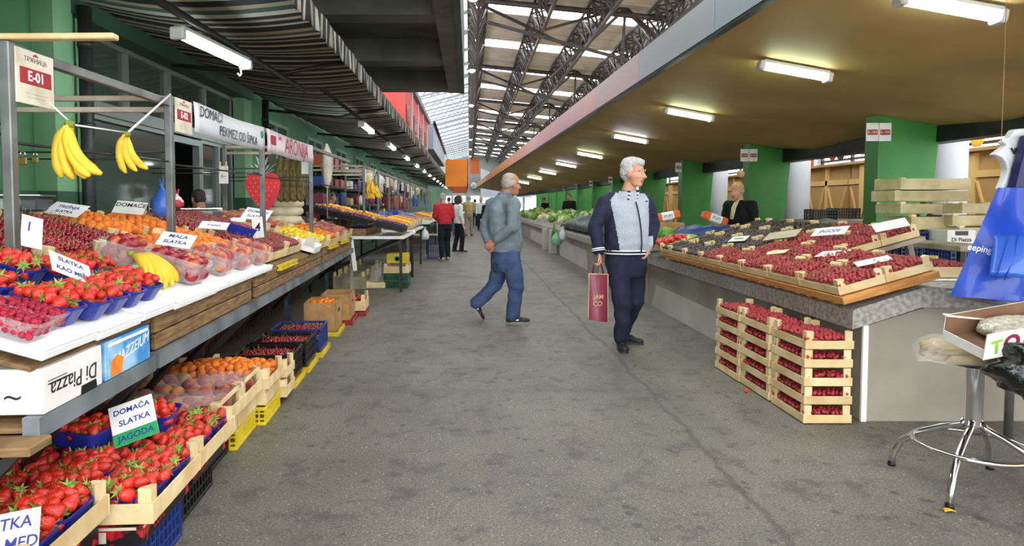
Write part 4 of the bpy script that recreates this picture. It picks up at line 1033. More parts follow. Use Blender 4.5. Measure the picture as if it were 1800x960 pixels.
for x, y, lab, full in ((-1.53,6.70,'open cardboard box of oranges on the floor', 1), (-1.50,7.32,'second open cardboard box behind the oranges', 0)):
    t = thing('cardboard_box', lab, 'box'); M = FL(x, y, .05); t.matrix_world = M
    b = MB(); w, d, h = .32, .46, .29
    for a in ((-w/2,-w/2+.006,-d/2,d/2),(w/2-.006,w/2,-d/2,d/2),(-w/2,w/2,-d/2,-d/2+.006),(-w/2,w/2,d/2-.006,d/2)): b.box(a[0],a[1],a[2],a[3],0,h)
    b.box(-w/2,w/2,-d/2,d/2,0,.006); b.build('carton_body', M_kraft, t)
    b = MB(); b.bbox(w/2,w/2+.002,-.05,.05,.17,.21,.0005); b.build('hand_hole', M_black, t)
    heap('orange', M, .28, .42, .24 if full else .16, .02, .072, 'orange in the floor cardboard boxes', 'oranges in the floor boxes', layers=1)
M = FL(-1.45, 7.92, .05); crate(M, 'pale wooden crate at the end of the floor row', .36, .44, .12, .2, wood=M_wood2)
heap('nectarine', M, .3, .38, .12, .02, .078, 'red nectarine in the last pale floor crate', 'nectarines in the last floor crate', layers=1)

# ================================================================== STALL FRAMES, SIGNS, HANGING THINGS
XP = -1.75
def stall_frame(y, y2, ztop, lab, group=None, back=True, rods=True):
    t = thing('steel_gantry', lab, 'frame', (XP, y, 0), 0, group)
    b = MB(); b.bbox(-.02,.02,-.02,.02,.70,ztop,.004); b.build('post', M_steel, t)
    b = MB(); b.bbox(-.018,.018,.02,y2-y-.022,ztop-.045,ztop-.005,.003); b.build('top_rail', M_steel, t)
    if back:
        for z in (ztop-.02, ztop-.085): b = MB(); b.bbox(-.95,-.02,-.015,.015,z-.015,z+.015,.003); b.build('cross_rail', M_greyw, t)
        b = MB(); b.bbox(-.97,-.93,-.02,.02,.70,ztop,.004); b.build('post', M_steel, t)
    if rods:
        b = MB(); b.tube([(0,.02,1.57),(0,y2-y-.02,1.585)], .006, 6); b.build('hanging_rod', M_dsteel, t)
        for z in (1.60,1.64): b = MB(); b.tube([(-.93,0,z),(-.02,0,z)], .005, 6); b.build('hanging_rod', M_dsteel, t)
    return t
stall_frame(2.46, 3.77, 1.95, 'steel stall frame with the E-01 plate beside the near cherries')
stall_frame(3.77, 5.45, 1.97, 'steel stall frame carrying the PEKMEZ banner')
stall_frame(5.45, 7.12, 1.99, 'steel stall frame carrying the red lettered banner', back=False)
stall_frame(7.12, 9.4, 1.99, 'steel stall frame at the end of the first stall')
fr = ['steel frame of the first stall past the gap', 'steel frame of the second stall past the gap', 'steel frame of the third stall past the gap']
for i in range(12):
    y = 10.7+i*1.68; stall_frame(y, y+1.68, 2.0, fr[i] if i < 3 else 'distant steel stall frame in the far row', None if i < 3 else 'far stall frames', True, i < 5)
o = MB(); o.bbox(-1.0,.42,-.022,.022,0,.022,.004); o = o.build('wooden_lath', M_wood); o.matrix_world = T(XP, 2.46, 1.953) @ RZ(-.02); tag(o, 'pale wooden lath lying across the E-01 frame', 'lath')
def plate(y, y2, z0, z1, code, lab):
    t = thing('stall_plate', lab, 'sign', (XP+.024, (y+y2)/2, (z0+z1)/2)); w, h = y2-y, z1-z0
    t.rotation_euler = (RZ(PI/2) @ RX(PI/2)).to_euler()
    mp = mat('aged_plate', '#ddd6c2', '#b9ad92', scale=7, rough=.6, ramp=(.5, .75))
    b = MB(); b.bbox(-w/2,w/2,-h/2,h/2,-.004,.004,.001); b.build('plate', mp, t)
    b = MB(); b.box(-w*.42,w*.42,-h*.13,h*.17,.004,.0052); b.build('red_band', M_redpr, t)
    text(code, h*.26, M_paper, T(0,h*.02,.0056), t, bold=.0012)
    text('ТРЖНИЦА', h*.125, mat('plate_ink', '#6f5a48', rough=.7), T(0,h*.33,.0046), t)
    b = MB(); b.prism([(-.02,0),(0,.012),(.02,0)], .001); o = b.build('roof_emblem', M_redpr, t); o.matrix_local = T(0,h*.41,.0042)
    b = MB(); b.box(-w*.3,w*.3,-h*.3,-h*.29,.004,.0046); b.box(-w*.25,w*.25,-h*.37,-h*.36,.004,.0046); b.build('small_print', mat('faint_print', '#b8ac92', rough=.7), t)
plate(2.47, 2.69, 1.725, 1.935, 'E-01', 'aged stall plate E-01 on the nearest steel post')
plate(3.80, 4.02, 1.765, 1.965, 'E-02', 'aged stall plate E-02 next to the PEKMEZ banner')
def banner(y, y2, z0, z1, lab, items, mm):
    t = thing('banner', lab, 'banner', (XP+.03, (y+y2)/2, (z0+z1)/2)); w, h = y2-y, z1-z0
    t.rotation_euler = (RZ(PI/2) @ RX(PI/2)).to_euler()
    b = MB(); b.grid(lambda u, v: ((u-.5)*w, (v-.5)*h+.012*math.sin(PI*u)*(-1), .006*math.sin(9*u)+.004*math.sin(4*v)), 18, 3); o = b.build('cloth', mm, t, False)
    md = o.modifiers.new('t', 'SOLIDIFY'); md.thickness = .002
    for txt, sz, x, y_, m2 in items: text(txt, sz, m2, T(x, y_, .013), t, shear=.05)
    return t
M_ban = mat('banner_vinyl', '#d9dade', '#cfd1d6', scale=3, rough=.45)
t = banner(4.05, 5.42, 1.79, 1.98, 'grey white banner lettered DOMAĆI PEKMEZ OD ŠIPKA', [('DOMAĆI', .095, -.44, .04, M_kink), ('PEKMEZ OD ŠIPKA', .095, .08, -.045, M_kink)], M_ban)
b = MB(); b.lathe([(.001,0),(.03,0),(.03,.002)], 12); o = b.build('leaf_print', M_gren, t); o.matrix_local = T(.60,.03,.011)
t = banner(5.5, 7.1, 1.79, 1.985, 'pale banner with red lettering ARONIJA', [('ARONIJA', .21, .12, -.005, M_redpr), ('Sok', .07, -.47, .05, M_redpr)], mat('pink_vinyl', '#dfd2d6', '#d2c2c8', scale=3, rough=.4))
b = MB(); b.box(-.72,-.58,-.03,.05,.009,.0115); b.build('red_band', M_redpr, t)

# big painted strawberry
t = thing('strawberry_sign', 'big red painted strawberry cutout with yellow seeds hanging behind the stall post', 'sign', tuple(at(462, 333, Y=6.35)), (PI/2, 0, .08))
pts = [(.0,.155),(.07,.175),(.135,.15),(.165,.09),(.165,.02),(.14,-.07),(.10,-.15),(.05,-.205),(.01,-.20),(-.05,-.16),(-.11,-.09),(-.16,.0),(-.172,.07),(-.15,.135),(-.09,.165)]
MB().prism(pts, (-.006,.006)).build('cutout', mat('sign_red', '#c8232f', '#b01d28', scale=3, rough=.5), t)
b = MB()
for i, (x, y) in enumerate(hexpts(-.14,.14,-.15,.12,.05,.12)):
    if abs(x) < .155*min(1, (y+.24)/.28): b.add([(x-.004,y,.0065),(x,y-.006,.0065),(x+.004,y,.0065),(x,y+.007,.0065)], [(0,1,2,3)])
b.build('seed_pattern', M_lemon, t)
for i in range(9):
    a = PI*(.12+.76*i/8); l = .10+.05*(i % 2); c, s = math.cos(a), math.sin(a)
    b = MB(); b.add([(.0+c*.02,.15,.007),(c*l-s*.012,.15+s*l,.012),(c*l*1.35,.15+s*l*1.25,.02),(c*l+s*.012,.15+s*l,.007)], [(0,1,2,3)]); o = b.build('leaf', mat('pale_leaf', '#a9b59a', '#5d7a4a', scale=9, rough=.6), t)
    o.modifiers.new('t', 'SOLIDIFY').thickness = .003
b = MB(); b.tube([(0,.17,0),(.02,.26,0)], .003, 5); b.build('string', M_white, t)

def hang_bananas(p, n, lab, s, base, spread):
    t = thing('banana_hand', lab, 'bananas'); t.matrix_world = T(*p)
    for i in range(n):
        a = base+spread*i
        Mi = T(0, .018*(i % 3-1), 0) @ RY(PI/2-a) @ RX(PI+R.uniform(-.35,.35)) @ SCL(s*R.uniform(.92,1.05))
        o = inst(ME['banana'], 'banana', Mi, t); inst(ME['banana_tip'], 'stalk', T(.003,0,.004), o)
    MB().sphere((0,0,0), .02, 8, 6, 0, (1.2,1,.7)).build('crown', M_banag, t)
    return t
pb1 = at(122, 219, Y=2.72); hang_bananas(pb1, 5, 'bunch of bananas hanging on a cord beside the E-01 plate', 1.32, -.12, .17)
pb2 = at(222, 236, Y=3.2); hang_bananas(pb2, 3, 'smaller bunch of bananas hanging on the same cord', .98*1.12, .02, .24)
def cord(pts, lab, r=.004, mm=None, name='cord'):
    o = MB().tube(pts, r, 6).build(name, mm or M_white); return tag(o, lab, 'cord')
cord([at(86,180,Y=2.66), pb1+Vector((0,0,.012))], 'short cord from the E-01 plate to the bananas')
cord([pb1+Vector((.01,0,.0)), pb2+Vector((-.01,0,.01))], 'cord strung between the two hanging banana bunches')
cord([pb2+Vector((.012,0,.012)), at(299,166,Y=3.74)], 'white cord slanting from the small bananas to the stall post', .006)
# padlocks on the rod
for i, (px, py) in enumerate(((40,268),(62,270))):
    t = thing('padlock', ['larger brass padlock hanging open on the rod', 'smaller brass padlock hanging on the rod'][i], 'padlock', tuple(at(px, py, Y=3.74)), (PI/2,0,0))
    k = (1, .75)[i]; MB().tube([(-.014*k,-.03*k,0),(-.014*k,-.008*k,0),(-.008*k,.004,0),(.008*k,.004,0),(.014*k,-.008*k,0),(.014*k,-.03*k,0)], .004*k, 6).build('shackle', M_chrome, t)
    MB().bbox(-.024*k,.024*k,-.07*k,-.028*k,-.009,.009,.003).build('lock_body', mat('brass', '#a88a4a', rough=.35, metal=.8), t)
# note with pegs
t = thing('paper_note', 'white paper note pegged to the rod before the dark vendor', 'note', tuple(at(393, 303, Y=5.2)), (PI/2, 0, -.15))
MB().bbox(-.04,.04,-.09,.05,-.001,.001,.0004).build('sheet', M_paper, t); text('6,-', .04, M_ink, T(0,-.03,.0015), t)
for x in (-.028, .024): MB().bbox(x-.006,x+.006,.0,.085,-.008,.008,.002).build('peg', M_wood2, t)
# blue carrier bag knotted on the post
def sack(p, lab, mm, w, h, d, name='carrier_bag', knot=True, cat='bag', group=None, seed=0):
    t = thing(name, lab, cat, p, R.uniform(-.4,.4), group)
    def wob(th, z): return 1+.13*math.sin(3*th+seed+z*30)+.07*math.sin(7*th+z*50+seed)
    b = MB(); b.lathe([(.001,-h),(w*.33,-h*.985),(w*.5,-h*.8),(w*.46,-h*.5),(w*.3,-h*.25),(w*.12,-h*.1),(w*.08,-.01),(w*.14,.05*h)], 18, 0, True, 1, d/w, wob, False); b.build('bag_body', mm, t)
    if knot: b = MB(); b.tube([(0,0,-.02),(.012,0,.04),(-.012,0,.04),(0,0,-.02)], .006, 5); b.build('loop_handle', mm, t)
    return t
M_bagb = mat('blue_bag_film', '#3b6fd0', '#2c56b4', scale=8, rough=.35, coat=.2)
M_bagw = mat('white_bag_film', '#e8eaec', '#cfd4d8', scale=8, rough=.35)
M_bagr = mat('red_bag_film', '#c33a44', '#e9e4e2', scale=10, rough=.4, ramp=(.5,.56))
sack(tuple(at(284, 325, Y=4.4)), 'blue carrier bag hanging behind the second steel post', M_bagb, .13, .22, .1, seed=1)
sack(tuple(at(311, 342, Y=4.8)), 'red and white carrier bag peeping out behind the second post', M_bagr, .09, .1, .08, seed=2)
# scale
def table_scale(p, rz, lab, s=1):
    t = thing('table_scale', lab, 'scale', p, rz)
    MB().bbox(-.17*s,.17*s,-.14*s,.14*s,0,.075*s,.012).build('body', mat('scale_grey', '#3c3f43', rough=.4), t)
    MB().bbox(-.18*s,.18*s,-.13*s,.15*s,.085*s,.097*s,.004).build('platter', M_chrome, t)
    b = MB(); b.M = T(0,-.142*s,.04*s) @ RX(1.2); b.bbox(-.09*s,.09*s,-.03*s,.03*s,0,.006,.002); b.build('display', mat('display_grey', '#9aa39a', rough=.2), t)
    for x in (-.12,.12): MB().lathe([(.02*s,-.012),(.02*s,0)], 8).build('foot', M_black, t)
    return t
table_scale(tuple(at(352, 384, Y=6.0)), .5, 'grey table scale behind the first cherries in front of the dark vendor', 1.0)
table_scale(tuple(at(20, 372, Y=3.6)), .3, 'dark table scale at the far edge behind the near cherries', 1.0)
def side_shelf(v0, v1, lab):
    t = thing('back_table', lab, 'table'); t.matrix_world = SL @ T(0, v0, 0); L = v1-v0
    MB().bbox(-1.88,-1.34,0,L,1.16,1.20,.004).build('table_top', M_oldwd, t)
    for x in (-1.86,-1.39):
        for y in (.02, L-.06): MB().box(x,x+.04,y,y+.04,0,1.16).build('leg', M_grey_leg, t)
side_shelf(2.3, 5.6, 'narrow vendor shelf behind the near cherries'); side_shelf(7.75, 9.3, 'narrow vendor shelf behind the second cherries')
# cream sacks
M_cream = mat('cream_sack', '#e3ddc4', '#cfc7a8', scale=7, rough=.6, bump=.2, bscale=20)
def pillow(p, w, d, h, lab, mm, rz=0, group=None):
    o = MB(); o.sphere((0,0,0), 1, 18, 10, 0, (w/2,d/2,h/2), lambda q: (abs(q.x)**3.2+abs(q.y)**3.2+abs(q.z)**2.2)**(-1/3.0)*(1+.03*math.sin(9*q.x+7*q.y)))
    o = o.build('produce_sack', mm); o.location = p; o.rotation_euler = (0,0,rz); return tag(o, lab, 'sack', group)
for i, (px, py, Y, lab) in enumerate(((500,387,7.6,'lowest cream sack of the pile under the painted strawberry'), (503,371,7.6,'second cream sack of the pile under the painted strawberry'), (507,358,7.6,'third cream sack up beside the painted strawberry'), (512,345,7.6,'topmost cream sack beside the painted strawberry'),
                                (428,385,7.0,'flat cream sack behind the third stall post'), (400,388,6.8,'pale sack lying beside the table scale'))):
    p = at(px, py, Y=Y); pillow(p, (.42,.40,.36,.3,.34,.3)[i], .3, (.14,.13,.12,.12,.13,.1)[i], lab, M_cream, .1*i)
# hanging dried bundles and pampas plume
M_herb = mat('dried_herbs', '#8a7a4a', '#5c5230', scale=26, rough=.9, bump=.8, bscale=40)
for i, px in enumerate((493,504,516,528)):
    t = thing('dried_bundle', ['dried brown bundle hanging nearest the painted strawberry', 'second dried bundle hanging under the red lettered banner', 'third dried bundle hanging under the red lettered banner', 'last dried bundle hanging beside the white note'][i], 'bundle', tuple(at(px, 275, Y=7.3)))
    MB().lathe([(.01,.0),(.04,-.04),(.055,-.2),(.05,-.4),(.03,-.5),(.001,-.52)], 12, 0, True, wob=lambda th, z: 1+.25*math.sin(5*th+z*60)).build('stems', M_herb, t)
    MB().tube([(0,0,0),(0,0,.1)], .003, 5).build('string', M_white, t)
t = thing('pampas_plume', 'tall cream pampas plume standing past the banners', 'plume', tuple(at(575, 345, Y=8.8)))
MB().tube([(0,0,-.3),(0,0,.2)], .008, 6).build('stalk', M_greyw, t)
MB().lathe([(.01,.1),(.05,.2),(.075,.4),(.06,.58),(.02,.7),(.001,.72)], 14, 0, True, wob=lambda th, z: 1+.2*math.sin(6*th+z*45)).build('feathers', mat('plume_cream', '#e6e0d2', '#cfc7b4', scale=30, rough=.9, bump=.6, bscale=60), t)
t = thing('bundle_of_notes', 'white paper notes hanging by the last dried bundle', 'note', tuple(at(536, 290, Y=7.2)), (PI/2,0,0)); t.name = 'paper_note'
MB().bbox(-.04,.04,-.1,.06,-.002,.002,.0005).build('sheet', M_paper, t)

# ================================================================== STALLS PAST THE GAP
def plain_table(x0, x1, y0, y1, z, lab, mm=None, group=None, tilt=0.0):
    t = thing('market_table', lab, 'table', (0,0,0), 0, group)
    b = MB(); b.bbox(x0,x1,y0,y1,z-.045,z,.006); b.build('table_top', mm or M_rail, t)
    for x in (x0+.04, x1-.08):
        for y in (y0+.05, y1-.09): MB().box(x,x+.04,y,y+.04,0,z-.045).build('leg', M_dsteel, t)
    for y in (y0+.07, y1-.07): b = MB(); b.bar((x0+.06,y,.2), (x1-.06,y,z-.08), .03); b.build('brace', M_dsteel, t)
    return t
plain_table(-2.5,-.99, 9.75, 11.9, .86, 'dark trestle table with white edge just past the gap', M_white)
plain_table(-2.5,-1.04, 12.0, 14.6, .86, 'trestle table behind the red jacket man\'s side of the aisle', M_white)
for i in range(6): plain_table(-2.6,-1.1, 17.4+i*4.6, 21.7+i*4.6, .86, 'distant market table in the far stall row', M_white, 'far stall tables')
def flat_crate(x, y, w, d, lab, kind, fl, grp, sp, dark=False, z=.863, tilt=.22, h=.09):
    M = T(x, y, z+.10) @ RY(tilt)
    if dark: plastic_crate(M, lab, w, d, h, M_black)
    else: crate(M, lab, w, d, .07, .12)
    heap(kind, M, w-.03, d-.03, h-.01, .02, sp, fl, grp, (.95,1.1), 1)
rowA = (('plum','dark plum in the crates past the gap','plums past the gap',.05,True), ('orange','orange on the stall past the gap','oranges past the gap',.075,False), ('lemon','yellow lemon on the stall past the gap','lemons past the gap',.062,False))
nA = ['black crate of plums at the near corner past the gap','crate of oranges behind the plums past the gap','crate of lemons behind the oranges past the gap','crate of plums, second row past the gap','crate of oranges, second row past the gap','crate of lemons, second row past the gap',
      'crate of plums at the wall side past the gap','crate of oranges at the wall side past the gap','crate of lemons at the wall side past the gap']
k = 0
for col, x in enumerate((-1.24,-1.78,-2.28)):
    for j, (kind, fl, grp, sp, dk) in enumerate(rowA):
        flat_crate(x, 10.05+j*.62, .48, .56, nA[k], kind, fl, grp, sp, dk, .863+.115*col, .22); k += 1
        if col: o = MB().box(-.2,.2,-.25,.25,0,.09+.115*(col-1)+.02).build('prop_block', M_oldwd); o.location = (x, 10.05+j*.62, .863); tag(o, nA[k-1].replace('crate of', 'wooden block propping the').replace('black ', '')[:70], 'block')
for i in range(8):
    y = 12.35+i*.62 if i < 4 else 17.8+(i-4)*1.1
    flat_crate(-1.32, y, .5, .56, ['first','second','third','fourth','fifth','sixth','seventh','eighth'][i]+' fruit crate along the far stall edge', ('orange','lemon','peach','apricot')[i % 4], 'fruit in the far crates along the stall edge', 'far stall fruit', .085)
# cloths and bags on the far tables
M_bluet = mat('blue_cover', '#2b4bb0', '#1f3790', scale=5, rough=.4, bump=.3, bscale=12)
V3 = Vector
def lump(p, w, d, h, lab, mm, cat='cover', name='cloth_cover', seed=0, rz=0, group=None):
    def sh(u, v):
        q = V3((u*w*3+seed, v*d*3, seed*1.7)); e = max(0, math.sin(PI*u)*math.sin(PI*v))
        z = h*e**.33*(.80+.28*noise.noise(q)+.10*noise.noise(q*2.6)) - .05*h*abs(noise.noise(q*3.1))*e
        k = 1+.10*noise.noise(q*.9+V3((5,1,2)))
        return ((u-.5)*w*k, (v-.5)*d*k, max(0, z) if e > 0 else 0)
    o = MB(); o.grid(sh, 44, 36)
    o = o.build(name, mm, None, False); o.location = p; o.rotation_euler = (0,0,rz); m_ = o.modifiers.new('t', 'SOLIDIFY'); m_.thickness = .006
    return tag(o, lab, cat, group)
lump((-1.75,15.2,.86), 1.2, 1.0, .42, 'blue cover heaped over a stall beside the red jacket man', M_bluet, seed=1)
lump((-2.0,13.6,.86), .7, .9, .38, 'purple and blue cover on the second stall past the gap', mat('violet_cover', '#4a3f9a', '#39307c', scale=6, rough=.5), seed=3)
sack((-1.02,14.75,.80), 'white carrier bag hanging at the stall edge beside the red jacket man', M_bagw, .2, .26, .16, seed=4)
# under the tables past the gap
plastic_crate(FL(-1.18,10.45,0,0), 'lower green plastic crate on the floor past the gap', .40, .40, .115, M_grnc); plastic_crate(FL(-1.18,10.45,.118,0), 'upper green plastic crate on the floor past the gap', .40, .40, .115, M_grnc)
crate(FL(-1.17,10.45,.236,0), 'white wooden crate stacked on the green plastic crates', .40, .38, .11, .16, wood=M_wood2)
t = carton(FL(-1.16,10.45,.40,0), 'yellow fruit carton on top of the green crate stack', .34, .3, .15, [M_yelc]); MB().lathe([(.03,0),(.045,0),(.045,.002),(.03,.002),(.03,0)], 14).build('green_ring_print', M_gren, t).matrix_local = T(0,-.151,.07) @ RX(PI/2)
crate(FL(-1.50,10.45,.0,0), 'low pale crate with a plastic bag under the table past the gap', .30, .40, .09, .12, wood=M_wood2); sack((-1.5,10.45,.42), 'clear plastic bag standing in the low pale crate', M_film, .26, .34, .24, 'plastic_bag', False, seed=6)
plastic_crate(FL(-.84,16.2,0,0), 'dark blue bin crate on the floor beside the red jacket man', .42, .5, .54, M_bluec, None, 'bin_crate')
t = thing('low_bench', 'low wooden bench board over the dark blue bin', 'bench', (-1.1,16.2,0)); MB().bbox(-.5,.5,-.3,.3,.56,.60,.005).build('board', M_greyw, t)
for x in (-.46,.42): MB().box(x,x+.04,-.27,.27,0,.56).build('leg', M_greyw, t)
for i in range(5):
    crate(FL(-1.9,10.3+i*.5,.0,0), ['stored empty crate under the table past the gap, nearest','stored empty crate under the table past the gap, second','stored empty crate under the table, third','stored empty crate under the table, fourth','stored empty crate deepest under the table'][i], .5, .4, .2, .28, wood=M_greyw)
# bananas and hanging wares on the far frames
for i, (px, py, Y) in enumerate(((655,318,10.9),(648,328,11.0),(663,326,11.1))):
    hang_bananas(at(px, py, Y=Y), 6, ['big bunch of bananas hanging past the gap, highest','second bunch of bananas hanging past the gap','third bunch of bananas hanging past the gap'][i], 1.25, -.4, .17)
cord([at(655,318,Y=10.9), at(661,298,Y=10.9)], 'cord holding the far banana bunches')
M_cols = [mat('ware_%d' % i, c, rough=.5) for i, c in enumerate(('#a8323c','#d9d4d0','#35509a','#7a2a34','#c9b68a','#8c3f5a','#2c3a56','#b85a3a'))]
for i in range(46):
    y = 11.5+R.uniform(0, 16); x = -1.78-R.choice((0,.0,.5,.9))-R.uniform(0,.1); z = R.choice((1.98,1.62,1.62)); h = R.uniform(.18,.42); w = R.uniform(.1,.2)
    o = MB(); o.sphere((0,0,-h/2), 1, 10, 8, 0, (w/2,.05,h/2), lambda d: (abs(d.x)**4+abs(d.z)**4+abs(d.y)**2)**(-.25)); o.tube([(0,0,-.01),(0,0,.05)], .004, 5)
    o = o.build('hanging_ware', M_cols[i % 8]); o.location = (x, y, z-.05); o.rotation_euler = (0,0,R.uniform(-.5,.5)); tag(o, 'small wrapped ware hanging on the far stall rods', 'ware', 'hanging wares on the far stalls')
for i in range(6):
    t = thing('tall_tag', 'narrow white price tag hanging high on the far frames', 'tag', (-1.74, 10.72+i*1.68*(1 if i < 2 else .9), 1.93), 0, 'tall white tags on far frames')
    MB().bbox(-.03,.03,-.004,.004,-.22,0,.001).build('card', M_paper, t)
# red and white goods wall far behind the frames
t = thing('ware_rack', 'rack of red and white packets along the far stall wall', 'rack', (-3.2, 13, 0))
for z in (.9,1.3,1.7,2.1): MB().box(-.3,.25,0,15,z,z+.03).build('shelf', M_dsteel, t)
for y in (0, 5, 10, 15): MB().box(-.3,-.25,y-.03,y+.03,0,2.5).build('upright', M_dsteel, t)
for i in range(96):
    y = .2+(i//4)*.62; z = (.93,1.33,1.73,2.13)[i % 4]; h = R.uniform(.16,.3); w = R.uniform(.3,.5)
    MB(T(0,y,z)).bbox(-.12,.2,0,w,0,h,.01).build('packet', M_cols[(i*5+i//7) % 8], t)
# ================================================================== RIGHT COUNTER
M_slab = mat('terrazzo_slab', '#b9b5ab', '#85817a', scale=34, rough=.7, detail=5, bump=.15, bscale=60)
M_plas = mat('grey_plaster', '#a49d8f', '#918a7c', scale=1.8, rough=.8, bump=.08, bscale=30)
M_plas2 = mat('pale_plaster', '#c4c0b4', '#b3aea2', scale=2, rough=.8)
def counter(y0, y1, lab, patches=()):
    t = thing('market_counter', lab, 'counter', (2.33, y0, 0)); L = y1-y0
    b = MB(); pr = [(0,.575),(.42,.71),(1.25,.71),(1.25,.83),(.42,.83),(.02,.702),(0,.69)]
    n = len(pr); vs = [(x,0,z) for x, z in pr]+[(x,L,z) for x, z in pr]
    b.add(vs, [tuple(range(n)), tuple(range(n, 2*n))[::-1]]+[(i, n+i, n+(i+1) % n, (i+1) % n) for i in range(n)]); b.build('slab', M_slab, t)
    b = MB(); vs = [(.09,.03,0),(1.2,.03,0),(1.2,.03,.705),(.46,.03,.705),(.09,.03,.59)]; vs += [(x,L-.0,z) for x, y, z in vs]
    b.add(vs, [(0,1,2,3,4),(9,8,7,6,5),(0,5,6,1),(1,6,7,2),(2,7,8,3),(3,8,9,4),(4,9,5,0)]); b.build('base_wall', M_plas, t)
    for (a, c, h) in patches: b = MB(); b.prism([(a,0),(c,0),(c-.2,h),(a+.1,h*.95)], .004); o = b.build('plaster_patch', M_plas2, t); o.matrix_local = T(.088,0,0) @ RZ(PI/2) @ RX(PI/2)
    return t
t = counter(3.88, 8.6, 'concrete counter with a sloped slab under the strawberry and cherry crates', ((2.2,4.6,.3),))
b = MB(); b.bbox(.075,.11,.012,.032,0,.6,.003); b.build('corner_strip', M_white, t)
counter(8.62, 19.5, 'concrete counter stretch behind the white-haired man, with the dark tarpaulin', ((.6,3.4,.3),(4.5,8.5,.42)))
counter(19.52, 42, 'far concrete counter stretch carrying the vegetable heaps', ((1,6,.4),))
for i, (y, lab) in enumerate(((19.3,'square concrete post at the joint of the far counter'), (17.6,'square concrete post beside the hanging green bag'))):
    o = MB().bbox(-.1,.1,-.12,.12,0,.66,.01).build('counter_post', M_plas2); o.location = (2.30, y, 0); tag(o, lab, 'post')

BS = T(2.24, 0, .775) @ RY(-.273)
YB = [3.87,4.34,4.81,5.28,5.75,6.22,6.69,7.16,7.46]
t = thing('display_board', 'varnished pine board carrying the strawberry crates on the counter', 'board'); t.matrix_world = BS
MB().bbox(0,.60,3.84,7.5,-.046,0,.003).build('board', M_pine, t)
for i in range(24): MB().box(.01,.045,3.95+i*.15,4.0+i*.15,-.060,-.046).build('wood_block', M_pine, t)
for y in (3.95, 5.6, 7.3): MB().box(.18,.57,y,y+.05,-.068,-.046).build('bearer', M_wood2, t)
t = thing('display_board', 'raised back board under the upper strawberry and cherry crates', 'board'); t.matrix_world = BS
MB().bbox(.61,1.20,4.78,7.5,-.03,0,.003).build('board', M_greyw, t)
for y in (4.85, 6.1, 7.4):
    MB().box(1.1,1.14,y,y+.04,-.18,-.03).build('leg', M_greyw, t)
M_straw2 = seeded('small_strawberry_skin', '#b8283a', '#8c1c2a', '#a8763a', 330, .4, .5, coat=.15)
RF, DF = MB(), MB()     # small strawberries and dark cherries of the counter crates
def fill(mb, me, M, w, d, z, dome, sp, s, layers=1, edge=None):
    for l in range(layers):
        for x, y in hexpts(-w/2+sp*.4, w/2-sp*.4, -d/2+sp*.4, d/2-sp*.4, sp):
            if edge and x > -w/2+edge and y > -d/2+edge: continue
            ex = max(0, 1-(2*x/w)**2); ey = max(0, 1-(2*y/d)**2)
            mb.mesh(me, M @ T(x, y, z+dome*math.sqrt(ex*ey)+R.uniform(-.2,.2)*sp-l*sp*.8) @ rrot() @ SCL(s*R.uniform(.85,1.15)), 0)
            if mb is RF and R.random() < .35 and not edge: mb.mesh(ME['cal_lo'], M @ T(x, y, z+dome*math.sqrt(ex*ey)+sp*.25) @ rrot() @ SCL(s*.9), 1)
def lo_berry():
    b = MB(); b.lathe([(0,-.024),(.013,-.014),(.0195,.004),(.015,.018),(0,.02)], 7); return b.data('berry_small', M_straw)
ME['berry_s'] = lo_berry()
def cal_lo():
    b = MB()
    for i in range(5):
        a = 2*PI*i/5; c, s = math.cos(a), math.sin(a); b.add([(0,0,.02),(c*.008-s*.006,s*.008+c*.006,.023),(c*.02,s*.02,.02),(c*.008+s*.006,s*.008-c*.006,.023)], [(0,1,2,3)])
    return b.data('cal_small', M_leafy, False)
ME['cal_lo'] = cal_lo()
rown = ['front row','second row','third row','back row']
ordn = ['first from the stool end','second from the stool end','third from the stool end','fourth from the stool end','fifth from the stool end','sixth from the stool end','seventh from the stool end','last before the tomatoes']
for r in range(4):
    for k in range(8):
        if r >= 2 and k < 2: continue
        y0, y1 = YB[k], YB[k+1]
        dark = (k >= 5) if r == 0 else (k >= 4) if r == 1 else (k >= 5 if r == 2 else k >= 4)
        M = BS @ T(.152+r*.296, (y0+y1)/2, .001)
        crate(M, 'wooden crate of %s, %s, %s' % ('dark cherries' if dark else 'small strawberries', rown[r], ordn[k]), .288, y1-y0-.006, .05, .098)
        if dark: fill(DF, ME['cherry_lo'], M, .275, y1-y0-.02, .058, .014, .027, 1.15)
        else: fill(RF, ME['berry_s'], M, .275, y1-y0-.02, .062, .03, .027, .68)
M = T(3.15, 4.47, .845); crate(M, 'wooden crate of small strawberries lying flat beside the blue bag', .50, .44, .07, .12); fill(RF, ME['berry_s'], M, .48, .42, .07, .03, .027, .66)
o = MB().bbox(-.28,.28,-.25,.25,0,.012,.003).build('foam_sheet', M_foam); o.location = (3.12, 4.45, .832); tag(o, 'thin white foam sheet under the flat strawberry crate', 'sheet')
o = RF.build('strawberry_fill', [M_straw2, mat('dry_leaf', '#8c8450', '#6a6a38', scale=60, rough=.7)], recalc=False); tag(o, 'small dark strawberries filling the wooden crates on the concrete counter', 'strawberry', None, 'stuff')
o = DF.build('cherry_fill', M_dcher, recalc=False); tag(o, 'almost black cherries filling the wooden crates on the concrete counter', 'cherry', None, 'stuff')
